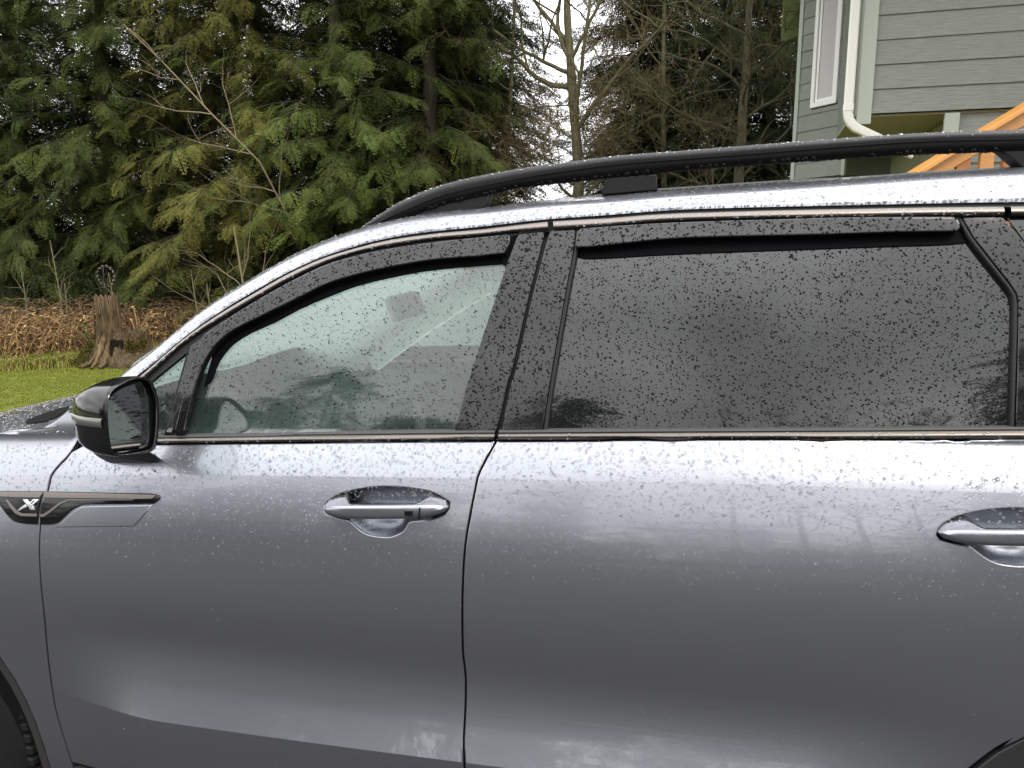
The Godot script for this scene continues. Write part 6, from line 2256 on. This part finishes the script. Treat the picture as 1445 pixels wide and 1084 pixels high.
	D.roof_chrome_front_t = v2([-0.95, 1.1846, -0.9239, 1.2077, -0.8972, 1.23, -0.8684, 1.2495, -0.8391, 1.2684, -0.8106, 1.2884, -0.7833, 1.31, -0.7563, 1.332, -0.729, 1.3536, -0.7008, 1.3741, -0.6716, 1.393, -0.6418, 1.411, -0.6115, 1.4282, -0.5807, 1.4445, -0.5499, 1.4608, -0.5191, 1.477, -0.4882, 1.4929, -0.4563, 1.507, -0.424, 1.5199, -0.391, 1.5311, -0.3574, 1.5399, -0.3234, 1.5478, -0.2894, 1.5552, -0.2551, 1.561, -0.2206, 1.5654, -0.1859, 1.5685, -0.1512, 1.5713, -0.1164, 1.5732, -0.0816, 1.5745, -0.0468, 1.576, -0.0121, 1.5787, 0.0226, 1.5814, 0.0574, 1.5841, 0.0921, 1.5861])
	D.roof_chrome_front_b = v2([-0.9417, 1.1763, -0.9157, 1.1993, -0.8891, 1.2214, -0.8605, 1.241, -0.8318, 1.2604, -0.8037, 1.2806, -0.777, 1.3027, -0.7509, 1.3254, -0.7242, 1.3475, -0.6956, 1.367, -0.6657, 1.3846, -0.6354, 1.4013, -0.6049, 1.4177, -0.5741, 1.4337, -0.5434, 1.4497, -0.5127, 1.4657, -0.4817, 1.4812, -0.4501, 1.4954, -0.4181, 1.5087, -0.3856, 1.5207, -0.3525, 1.5308, -0.3188, 1.5387, -0.2846, 1.5443, -0.2502, 1.5487, -0.2158, 1.5529, -0.1814, 1.5566, -0.1468, 1.5594, -0.1122, 1.5607, -0.0776, 1.5618, -0.043, 1.5632, -0.0085, 1.5661, 0.0261, 1.568, 0.0608, 1.5686, 0.0954, 1.5692])
	D.roof_chrome_rear_t = v2([0.1039, 1.5865, 0.1411, 1.5872, 0.1783, 1.5876, 0.2155, 1.588, 0.2526, 1.5894, 0.2898, 1.591, 0.327, 1.5918, 0.3642, 1.592, 0.4014, 1.5915, 0.4385, 1.591, 0.4757, 1.5905, 0.5129, 1.59, 0.5501, 1.5893, 0.5873, 1.5884, 0.6245, 1.5875, 0.6617, 1.5866, 0.6989, 1.5857, 0.736, 1.5848, 0.7732, 1.5839, 0.8104, 1.583, 0.8476, 1.5819, 0.8848, 1.5807, 0.9219, 1.5795, 0.9591, 1.5783])
	D.roof_chrome_rear_b = v2([0.1071, 1.5694, 0.1441, 1.57, 0.1811, 1.5706, 0.2181, 1.5715, 0.2551, 1.5733, 0.292, 1.5751, 0.329, 1.5761, 0.366, 1.5763, 0.403, 1.576, 0.44, 1.5755, 0.477, 1.5748, 0.514, 1.574, 0.551, 1.5731, 0.588, 1.5721, 0.625, 1.5711, 0.662, 1.5702, 0.699, 1.5692, 0.736, 1.5682, 0.773, 1.5672, 0.81, 1.5663, 0.847, 1.5651, 0.8839, 1.5638, 0.9209, 1.5626, 0.9579, 1.5613])
	D.roof_chrome_quarter_t = v2([0.9709, 1.5779, 1.0171, 1.5765, 1.0633, 1.5747, 1.1095, 1.5728, 1.1556, 1.571, 1.2018, 1.5692, 1.248, 1.5673, 1.2942, 1.5655])
	D.roof_chrome_quarter_b = v2([0.9696, 1.5609, 1.0156, 1.5593, 1.0615, 1.5575, 1.1075, 1.5555, 1.1534, 1.5536, 1.1994, 1.5516, 1.2453, 1.5496, 1.2913, 1.5477])
	D.front_frame_t = v2([-0.9417, 1.1763, -0.9171, 1.1978, -0.8921, 1.219, -0.8654, 1.2378, -0.8381, 1.2559, -0.8114, 1.2746, -0.7858, 1.295, -0.761, 1.3163, -0.7362, 1.3377, -0.7103, 1.3576, -0.6826, 1.375, -0.6541, 1.3911, -0.6255, 1.4068, -0.5965, 1.422, -0.5675, 1.4371, -0.5385, 1.4522, -0.5095, 1.4673, -0.4801, 1.4817, -0.4503, 1.4952, -0.4202, 1.5079, -0.3896, 1.5194, -0.3584, 1.5292, -0.3267, 1.5372, -0.2945, 1.5427, -0.2621, 1.5472, -0.2296, 1.5511, -0.1972, 1.555, -0.1646, 1.558, -0.132, 1.5601, -0.0993, 1.5613, -0.0666, 1.5622, -0.0339, 1.5637, -0.0013, 1.5659, 0.0313, 1.5681])
	D.front_frame_b = v2([-0.8954, 1.1905, -0.8702, 1.2088, -0.8454, 1.2275, -0.8213, 1.2471, -0.7972, 1.2668, -0.7726, 1.2857, -0.7476, 1.3042, -0.7227, 1.3228, -0.6981, 1.3417, -0.6739, 1.3613, -0.6476, 1.3777, -0.6203, 1.3924, -0.5935, 1.4081, -0.5667, 1.4239, -0.5394, 1.4388, -0.5119, 1.4533, -0.484, 1.467, -0.456, 1.4803, -0.4275, 1.4928, -0.3986, 1.5042, -0.3689, 1.5135, -0.3387, 1.5206, -0.3083, 1.527, -0.2776, 1.5322, -0.2469, 1.5365, -0.216, 1.5402, -0.1851, 1.5435, -0.1541, 1.5462, -0.1231, 1.5486, -0.0921, 1.5505, -0.0611, 1.5523, -0.0301, 1.555, 0.0007, 1.5586, 0.0316, 1.5625])
	D.rear_frame_t = v2([0.1505, 1.5692, 0.2066, 1.571, 0.2626, 1.5736, 0.3187, 1.5759, 0.3748, 1.5763, 0.4309, 1.5754, 0.4871, 1.5744, 0.5432, 1.5732, 0.5993, 1.5718, 0.6554, 1.5703, 0.7115, 1.5689, 0.7676, 1.5675, 0.8237, 1.566, 0.8798, 1.5646])
	D.rear_frame_b = v2([0.1507, 1.5607, 0.2066, 1.5639, 0.2627, 1.5656, 0.3187, 1.5664, 0.3747, 1.5664, 0.4308, 1.5661, 0.4868, 1.5656, 0.5429, 1.5651, 0.5989, 1.5643, 0.6549, 1.5634, 0.711, 1.5623, 0.767, 1.5605, 0.823, 1.5583, 0.879, 1.5561])
	D.front_visor = v2([-0.6643, 1.3684, -0.6336, 1.3876, -0.5821, 1.4176, -0.5448, 1.4383, -0.5094, 1.4569, -0.4741, 1.4743, -0.429, 1.4948, -0.403, 1.5054, -0.3754, 1.5146, -0.3485, 1.5211, -0.3001, 1.5309, -0.2679, 1.5361, -0.2196, 1.5422, -0.17, 1.5473, -0.1314, 1.5505, 0.0106, 1.5589, 0.0153, 1.5543, 0.015, 1.5441, 0.0096, 1.5311, 0.0063, 1.5214, -0.0466, 1.517, -0.1386, 1.5138, -0.1772, 1.51, -0.226, 1.5033, -0.2758, 1.4954, -0.3063, 1.4895, -0.3445, 1.4808, -0.3712, 1.4737, -0.3988, 1.4639, -0.4694, 1.4317, -0.5629, 1.3911, -0.5895, 1.379, -0.6065, 1.3686, -0.615, 1.3622, -0.6295, 1.3499, -0.6383, 1.3397, -0.6495, 1.3235, -0.6546, 1.3142, -0.661, 1.2983, -0.6679, 1.277, -0.6752, 1.2488, -0.6822, 1.2184, -0.691, 1.1721, -0.6869, 1.165, -0.7089, 1.1649, -0.7134, 1.1723, -0.7006, 1.2398, -0.6881, 1.2992, -0.681, 1.328, -0.6754, 1.3444])
	D.front_seal = v2([-0.6465, 1.3501, -0.6306, 1.3589, -0.6075, 1.3774, -0.599, 1.3833, -0.582, 1.3922, -0.4809, 1.4361, -0.4085, 1.4692, -0.3815, 1.4796, -0.3631, 1.4853, -0.3168, 1.4964, -0.2872, 1.5025, -0.2267, 1.5123, -0.1778, 1.5189, -0.1392, 1.5226, -0.047, 1.5258, 0.0059, 1.5301, 0.012, 1.5281, 0.0099, 1.5079, 0.0099, 1.5079, -0.0953, 1.5031, -0.1393, 1.5004, -0.1804, 1.4964, -0.2265, 1.4897, -0.2753, 1.4813, -0.3243, 1.4703, -0.3429, 1.4649, -0.4146, 1.4395, -0.4518, 1.4246, -0.5074, 1.3975, -0.5612, 1.3763, -0.5832, 1.3649, -0.6014, 1.3532, -0.6108, 1.3447, -0.6184, 1.3361, -0.6243, 1.3289, -0.6324, 1.3171, -0.64, 1.2992, -0.6464, 1.2805, -0.6502, 1.2725, -0.6647, 1.2622])
	D.rear_visor = v2([0.1623, 1.5646, 0.2058, 1.5667, 0.2957, 1.5689, 0.35, 1.5694, 0.4416, 1.5689, 0.6778, 1.5658, 0.7809, 1.5623, 0.8673, 1.5586, 0.8739, 1.5549, 0.8781, 1.5468, 0.876, 1.5375, 0.8706, 1.5324, 0.8643, 1.532, 0.7615, 1.5347, 0.6338, 1.5349, 0.4498, 1.5379, 0.369, 1.5384, 0.3152, 1.5369, 0.1886, 1.5279, 0.1558, 1.5274, 0.1521, 1.5319, 0.1533, 1.5447, 0.1566, 1.5591])
	D.rear_seal = v2([0.1513, 1.5362, 0.1894, 1.5347, 0.2209, 1.5351, 0.3158, 1.5424, 0.3498, 1.5437, 0.3832, 1.5441, 0.459, 1.5434, 0.6279, 1.5404, 0.7618, 1.5394, 0.8709, 1.5364, 0.8845, 1.5492, 0.8989, 1.5181, 0.896, 1.5178, 0.8697, 1.5157, 0.8425, 1.515, 0.72, 1.5157, 0.3881, 1.515, 0.3087, 1.514, 0.2331, 1.5117, 0.1953, 1.5112, 0.1793, 1.5114, 0.1674, 1.5123, 0.1565, 1.5153, 0.1502, 1.519])
	D.visor_end = v2([-0.0074, 1.5537, 0.0375, 1.5659, 0.0306, 1.5493, 0.0146, 1.5034, -0.0005, 1.5039])
	D.front_glass = v2([-0.7212, 1.1803, -0.7078, 1.2441, -0.7029, 1.2621, -0.6969, 1.2807, -0.6867, 1.3092, -0.6793, 1.3267, -0.6716, 1.3413, -0.6624, 1.356, -0.6573, 1.3607, -0.6482, 1.3669, -0.5729, 1.414, -0.5265, 1.4412, -0.4816, 1.4649, -0.4372, 1.4846, -0.4198, 1.4913, -0.3939, 1.5002, -0.3485, 1.5128, -0.3202, 1.5192, -0.2935, 1.5242, -0.2657, 1.5285, -0.2276, 1.5334, -0.141, 1.5421, -0.085, 1.546, 0.0365, 1.552, 0.0365, 1.552, 0.0151, 1.4919, -0.0289, 1.3652, -0.0594, 1.2681, -0.0828, 1.1703, -0.0827, 1.1676, -0.7144, 1.159])
	D.quarter_glass_front = v2([-0.8028, 1.2696, -0.7117, 1.3402, -0.663, 1.3714, -0.6667, 1.3593, -0.7128, 1.2398, -0.7292, 1.1615, -0.7318, 1.1587, -0.8665, 1.1552, -0.8941, 1.1784])
	D.rear_glass = v2([0.1504, 1.5709, 0.2205, 1.5709, 0.3143, 1.5735, 0.3965, 1.5733, 0.6899, 1.5684, 0.8847, 1.5639, 0.8846, 1.5625, 0.8923, 1.539, 0.9004, 1.5207, 0.911, 1.5023, 0.9363, 1.4627, 0.9554, 1.4308, 0.9627, 1.417, 0.9646, 1.4066, 0.9646, 1.394, 0.9512, 1.2644, 0.9438, 1.1846, 0.9437, 1.1822, 0.0953, 1.1756, 0.1321, 1.4222, 0.1525, 1.5448])
	D.pillar_cover_front = v2([0.0323, 1.5636, 0.0869, 1.5672, 0.0869, 1.5672, 0.0564, 1.4344, 0.0292, 1.3022, 0.0235, 1.2805, 0.021, 1.2754, 0.0183, 1.2677, 0.0076, 1.2158, -0.0016, 1.1752, -0.0873, 1.174, -0.0641, 1.2681, 0.014, 1.5179, 0.0223, 1.5423, 0.0287, 1.5582])
	D.pillar_cover_rear = v2([0.098, 1.5678, 0.1502, 1.5696, 0.1502, 1.5696, 0.1482, 1.5376, 0.1456, 1.5186, 0.1311, 1.434, 0.1011, 1.2466, 0.0956, 1.2093, 0.0921, 1.1782, 0.0086, 1.1756, 0.0167, 1.2158, 0.0273, 1.2677, 0.0299, 1.2754, 0.0324, 1.2805, 0.038, 1.3021, 0.0613, 1.4162, 0.0696, 1.4539, 0.0858, 1.5216, 0.0947, 1.5557])
	D.rear_glass_rubber_t = v2([0.1591, 1.5698, 0.1584, 1.5525, 0.1569, 1.535, 0.1546, 1.5177, 0.1516, 1.5006, 0.1485, 1.4836, 0.1455, 1.4666, 0.1425, 1.4496, 0.1396, 1.4326, 0.1369, 1.4155, 0.1341, 1.3985, 0.1314, 1.3814, 0.1287, 1.3643, 0.1261, 1.3473, 0.1234, 1.3302, 0.1208, 1.3131, 0.1181, 1.296, 0.1155, 1.2789, 0.1128, 1.2618, 0.1102, 1.2448, 0.1075, 1.2277, 0.1052, 1.2107, 0.103, 1.1935, 0.1009, 1.1764])
	D.rear_glass_rubber_b = v2([0.1506, 1.5702, 0.1499, 1.553, 0.1485, 1.536, 0.1462, 1.519, 0.1432, 1.5021, 0.1402, 1.4851, 0.1371, 1.4681, 0.1341, 1.451, 0.1312, 1.434, 0.1285, 1.4169, 0.1257, 1.3998, 0.123, 1.3827, 0.1203, 1.3656, 0.1177, 1.3486, 0.115, 1.3315, 0.1124, 1.3144, 0.1097, 1.2973, 0.1071, 1.2802, 0.1044, 1.2631, 0.1018, 1.2461, 0.0991, 1.229, 0.0967, 1.2118, 0.0946, 1.1946, 0.0925, 1.1774])
	D.rear_end_rubber_t = v2([0.8862, 1.5636, 0.8912, 1.5508, 0.8963, 1.5382, 0.902, 1.526, 0.9086, 1.5142, 0.9156, 1.5024, 0.9228, 1.4907, 0.9301, 1.4791, 0.9374, 1.4675, 0.9447, 1.4558, 0.9521, 1.4442, 0.9594, 1.4324, 0.9663, 1.4196, 0.9685, 1.4051, 0.968, 1.3908, 0.9665, 1.377, 0.965, 1.3633, 0.9635, 1.3497, 0.962, 1.336, 0.9605, 1.3223, 0.959, 1.3086, 0.9575, 1.295, 0.956, 1.2813, 0.9545, 1.2676, 0.9531, 1.2539, 0.9517, 1.2403, 0.9504, 1.2266, 0.949, 1.2129, 0.9476, 1.1992, 0.9463, 1.1855])
	D.rear_end_rubber_b = v2([0.8779, 1.5603, 0.8829, 1.5475, 0.8882, 1.5346, 0.8943, 1.522, 0.9012, 1.5099, 0.9083, 1.498, 0.9157, 1.4863, 0.9231, 1.4747, 0.9305, 1.4631, 0.9379, 1.4515, 0.9453, 1.4399, 0.9527, 1.4284, 0.9589, 1.4171, 0.9609, 1.4046, 0.9605, 1.3913, 0.9591, 1.3778, 0.9577, 1.3641, 0.9563, 1.3504, 0.9549, 1.3367, 0.9535, 1.3231, 0.9521, 1.3094, 0.9507, 1.2957, 0.9493, 1.282, 0.9479, 1.2683, 0.9466, 1.2546, 0.9454, 1.2409, 0.9441, 1.2272, 0.9428, 1.2135, 0.9416, 1.1998, 0.9403, 1.1861])
	D.division_line_t = v2([-0.6633, 1.3674, -0.6664, 1.3585, -0.6694, 1.3497, -0.6725, 1.3409, -0.6756, 1.332, -0.6786, 1.3233, -0.6808, 1.3143, -0.6831, 1.3052, -0.6854, 1.2961, -0.6876, 1.2871, -0.6895, 1.278, -0.6914, 1.2688, -0.6933, 1.2596, -0.6952, 1.2505, -0.6972, 1.2413, -0.6991, 1.2321, -0.701, 1.2229, -0.7029, 1.2138, -0.7048, 1.2046, -0.7067, 1.1954, -0.7086, 1.1863, -0.7105, 1.1771, -0.7124, 1.1689, -0.7087, 1.1617])
	D.division_line_b = v2([-0.6689, 1.3694, -0.672, 1.3605, -0.6751, 1.3517, -0.6782, 1.3428, -0.6813, 1.334, -0.6843, 1.325, -0.6867, 1.3158, -0.6889, 1.3067, -0.6912, 1.2976, -0.6935, 1.2884, -0.6954, 1.2792, -0.6973, 1.27, -0.6992, 1.2609, -0.7011, 1.2517, -0.703, 1.2425, -0.7049, 1.2333, -0.7068, 1.2242, -0.7087, 1.215, -0.7107, 1.2058, -0.7126, 1.1966, -0.7145, 1.1875, -0.7164, 1.1783, -0.7183, 1.1682, -0.7141, 1.1591])
	D.quarter_seal_t = v2([-0.7033, 1.3442, -0.7077, 1.3238, -0.7122, 1.3033, -0.7166, 1.2829, -0.7211, 1.2624, -0.7255, 1.242, -0.7299, 1.2215, -0.7344, 1.201, -0.7388, 1.1809, -0.7377, 1.1614])
	D.quarter_seal_b = v2([-0.7072, 1.3451, -0.7116, 1.3246, -0.7161, 1.3042, -0.7205, 1.2837, -0.725, 1.2633, -0.7294, 1.2428, -0.7339, 1.2224, -0.7383, 1.2019, -0.7428, 1.1812, -0.7417, 1.1612])
	D.division_bar = v2([-0.7013, 1.3484, -0.6718, 1.3654, -0.6718, 1.3654, -0.6858, 1.3246, -0.6906, 1.3066, -0.6967, 1.2792, -0.7199, 1.1666, -0.7155, 1.1596, -0.7422, 1.1621])
	D.door_frame_rear = v2([0.8876, 1.5613, 0.9559, 1.5605, 0.9581, 1.5574, 0.9809, 1.5194, 0.9957, 1.4911, 1.0067, 1.4685, 1.0215, 1.432, 1.0255, 1.4172, 1.0277, 1.4026, 1.029, 1.3916, 1.0294, 1.3789, 1.0274, 1.3478, 1.0089, 1.1853, 0.9473, 1.1852, 0.9649, 1.3613, 0.9689, 1.402, 0.969, 1.4083, 0.9672, 1.4195, 0.9567, 1.4393, 0.9037, 1.5232])
	D.quarter_glass_rear = v2([0.968, 1.5589, 1.358, 1.5423, 1.4117, 1.4003, 1.3955, 1.1874, 1.017, 1.1865, 1.0356, 1.3476, 1.0356, 1.3954, 1.0346, 1.4099, 1.0318, 1.426, 1.0276, 1.4402, 1.0189, 1.4623, 0.9933, 1.5133])
	D.handle_recess = v2([-0.3505, 1.0266, -0.3481, 1.0389, -0.3394, 1.0479, -0.3251, 1.057, -0.3144, 1.0616, -0.2964, 1.0667, -0.2651, 1.073, -0.2454, 1.0753, -0.2258, 1.0766, -0.196, 1.0768, -0.1761, 1.0759, -0.1458, 1.0728, -0.126, 1.0696, -0.1172, 1.0674, -0.1076, 1.0641, -0.0829, 1.0521, -0.0812, 1.0456, -0.0837, 1.0364, -0.092, 1.0246, -0.1011, 1.019, -0.1152, 1.014, -0.1232, 1.0124, -0.1632, 1.0073, -0.1668, 1.0054, -0.1716, 0.997, -0.1775, 0.9894, -0.1868, 0.9837, -0.1971, 0.9796, -0.2058, 0.9773, -0.2163, 0.9766, -0.2272, 0.9771, -0.2399, 0.9783, -0.251, 0.9801, -0.2624, 0.9843, -0.2711, 0.9894, -0.294, 1.0069, -0.3169, 1.0106, -0.3439, 1.0173])
	D.handle_tip = v2([-0.3505, 1.0266, 0.795, 1.0107])
	D.garnish_rear = v2([-1.0032, 1.0442, -0.7454, 1.048, -0.7298, 1.0467, -0.7226, 1.0434, -0.7236, 1.037, -0.7354, 1.0276, -0.7354, 1.0276, -0.8828, 1.0212, -0.9092, 1.0194, -0.9183, 1.0177, -0.9312, 1.0127, -0.9413, 1.0066, -0.9644, 0.9864, -0.9734, 0.9795, -0.9878, 0.9757, -1.0126, 0.9745, -1.0174, 0.9897, -1.0162, 1.0164])
	D.garnish_front = v2([-1.1594, 1.0396, -1.0125, 1.044, -1.0201, 1.0251, -1.0242, 0.9894, -1.0238, 0.9745, -1.0247, 0.9744, -1.0461, 0.974, -1.058, 0.9747, -1.0717, 0.9759, -1.0838, 0.9783, -1.0965, 0.985, -1.1071, 0.9936, -1.1283, 1.0126, -1.1586, 1.0351])
	D.garnish_chrome_rear = v2([-1.0075, 1.0417, -0.7451, 1.0451, -0.7303, 1.0439, -0.7373, 1.037, -0.7665, 1.0355, -1.0118, 1.0304])
	D.garnish_chrome_front = v2([-1.1513, 1.0375, -1.0149, 1.0414, -1.0198, 1.0301, -1.1208, 1.0285, -1.1408, 1.0328])
	D.garnish_line_front = v2([-1.1105, 1.0234, -1.1047, 1.0229, -1.0765, 1.0008, -1.0637, 0.9958, -1.0241, 0.9964, -1.024, 0.9909, -1.0651, 0.9903, -1.0816, 0.9954, -1.0972, 1.009])
	D.garnish_line_rear = v2([-1.0157, 0.9963, -1.0078, 0.9966, -0.9954, 1.0031, -0.9678, 1.0214, -0.945, 1.0293, -0.7837, 1.0346, -0.7835, 1.0329, -0.943, 1.0273, -0.9639, 1.019, -0.9922, 0.9988, -1.0054, 0.9909, -1.0165, 0.9908])
	D.garnish_pad = v2([-0.9765, 0.9705, -0.947, 0.9939, -0.9334, 1.0047, -0.9127, 1.0157, -0.7412, 1.0244, -0.7553, 1.0068, -0.7813, 0.9798])
	D.logo_a = v2([-1.0632, 1.0251, -1.051, 1.0255, -1.0271, 1.0049, -1.0391, 1.004])
	D.logo_b = v2([-1.0461, 1.0165, -1.0361, 1.0265, -1.0212, 1.027, -1.0372, 1.0119, -1.0412, 1.0146, -1.0311, 1.0241, -1.0339, 1.0242, -1.0431, 1.015])
	D.logo_c = v2([-1.0553, 1.015, -1.0502, 1.0107, -1.068, 1.0017, -1.0756, 1.0019])
	D.mirror_rim = v2([0.1234, 1.2466, 0.1182, 1.2727, 0.1087, 1.29, 0.093, 1.2995, 0.0651, 1.305, 0.0367, 1.3087, 0.006, 1.3068, -0.0162, 1.297, -0.029, 1.2763, -0.0347, 1.2484, -0.0323, 1.2219, -0.0227, 1.1818, -0.0112, 1.1575, 0.009, 1.15, 0.0596, 1.1567, 0.1007, 1.1648, 0.1192, 1.1753, 0.125, 1.199])
	D.mirror_glass = v2([0.1154, 1.2448, 0.1112, 1.2686, 0.1048, 1.2783, 0.0891, 1.287, 0.0609, 1.2931, 0.0214, 1.2961, -0.0006, 1.2931, -0.0108, 1.2796, -0.0097, 1.2474, -0.0031, 1.2043, 0.003, 1.1731, 0.0158, 1.1636, 0.0513, 1.1661, 0.0951, 1.1724, 0.1121, 1.1811, 0.1183, 1.1973, 0.1175, 1.2206])
	D.rack_top = v2([-0.3623, 1.5905, -0.3144, 1.6205, -0.2647, 1.6474, -0.2118, 1.6671, -0.1574, 1.6824, -0.1019, 1.6929, -0.0458, 1.7005, 0.0103, 1.7068, 0.0666, 1.7119, 0.1231, 1.7154, 0.1795, 1.7193, 0.2359, 1.7229, 0.2924, 1.7244, 0.3489, 1.7253, 0.4054, 1.7264, 0.4619, 1.7276, 0.5185, 1.7288, 0.575, 1.73, 0.6315, 1.7309, 0.688, 1.7318, 0.7446, 1.7326, 0.8011, 1.7331, 0.8576, 1.7328, 0.9141, 1.7315, 0.9707, 1.7298, 1.0272, 1.7282])
	D.rack_mid = v2([-0.363, 1.5808, -0.3104, 1.6008, -0.258, 1.6215, -0.205, 1.6402, -0.1508, 1.6557, -0.0954, 1.6658, -0.0397, 1.6741, 0.0161, 1.6817, 0.072, 1.688, 0.1281, 1.693, 0.1842, 1.6976, 0.2404, 1.7011, 0.2967, 1.7025, 0.353, 1.7034, 0.4094, 1.7046, 0.4657, 1.7059, 0.522, 1.7071, 0.5783, 1.7084, 0.6346, 1.7096, 0.6909, 1.7109, 0.7472, 1.712, 0.8035, 1.7126, 0.8598, 1.7121, 0.9161, 1.7104, 0.9724, 1.708, 1.0286, 1.7056])
	D.rack_bottom = v2([-0.3634, 1.576, -0.3094, 1.5919, -0.2557, 1.6085, -0.2017, 1.6243, -0.1473, 1.6385, -0.0918, 1.6477, -0.0367, 1.6575, 0.0179, 1.6672, 0.0741, 1.6703, 0.1303, 1.6731, 0.1864, 1.676, 0.2426, 1.6788, 0.2988, 1.6816, 0.355, 1.6841, 0.4112, 1.686, 0.4674, 1.6874, 0.5237, 1.6888, 0.5799, 1.6898, 0.6361, 1.6907, 0.6924, 1.6917, 0.7486, 1.6921, 0.8049, 1.6925, 0.8611, 1.6919, 0.9173, 1.6908, 0.9736, 1.6892, 1.0298, 1.6876])
	D.rack_foot_a = v2([-0.2718, 1.6061, -0.1363, 1.6475, -0.0499, 1.6558, -0.0608, 1.6284, -0.1036, 1.6225, -0.2447, 1.6049])
	D.rack_foot_b = v2([0.2105, 1.6771, 0.3156, 1.6791, 0.3184, 1.6472, 0.1972, 1.6425])
	D.rack_foot_c = v2([0.9847, 1.6942, 1.136, 1.6922, 1.1398, 1.6424, 1.0349, 1.6479])
	D.cowl = v2([-1.1963, -0.215, -1.2108, -0.2578, -1.2079, -0.2972, -1.2024, -0.3344, -1.178, -0.3425, -1.1381, -0.2835, -1.1096, -0.2247, -1.1027, -0.1788, -1.1334, -0.1771, -1.17, -0.1925])
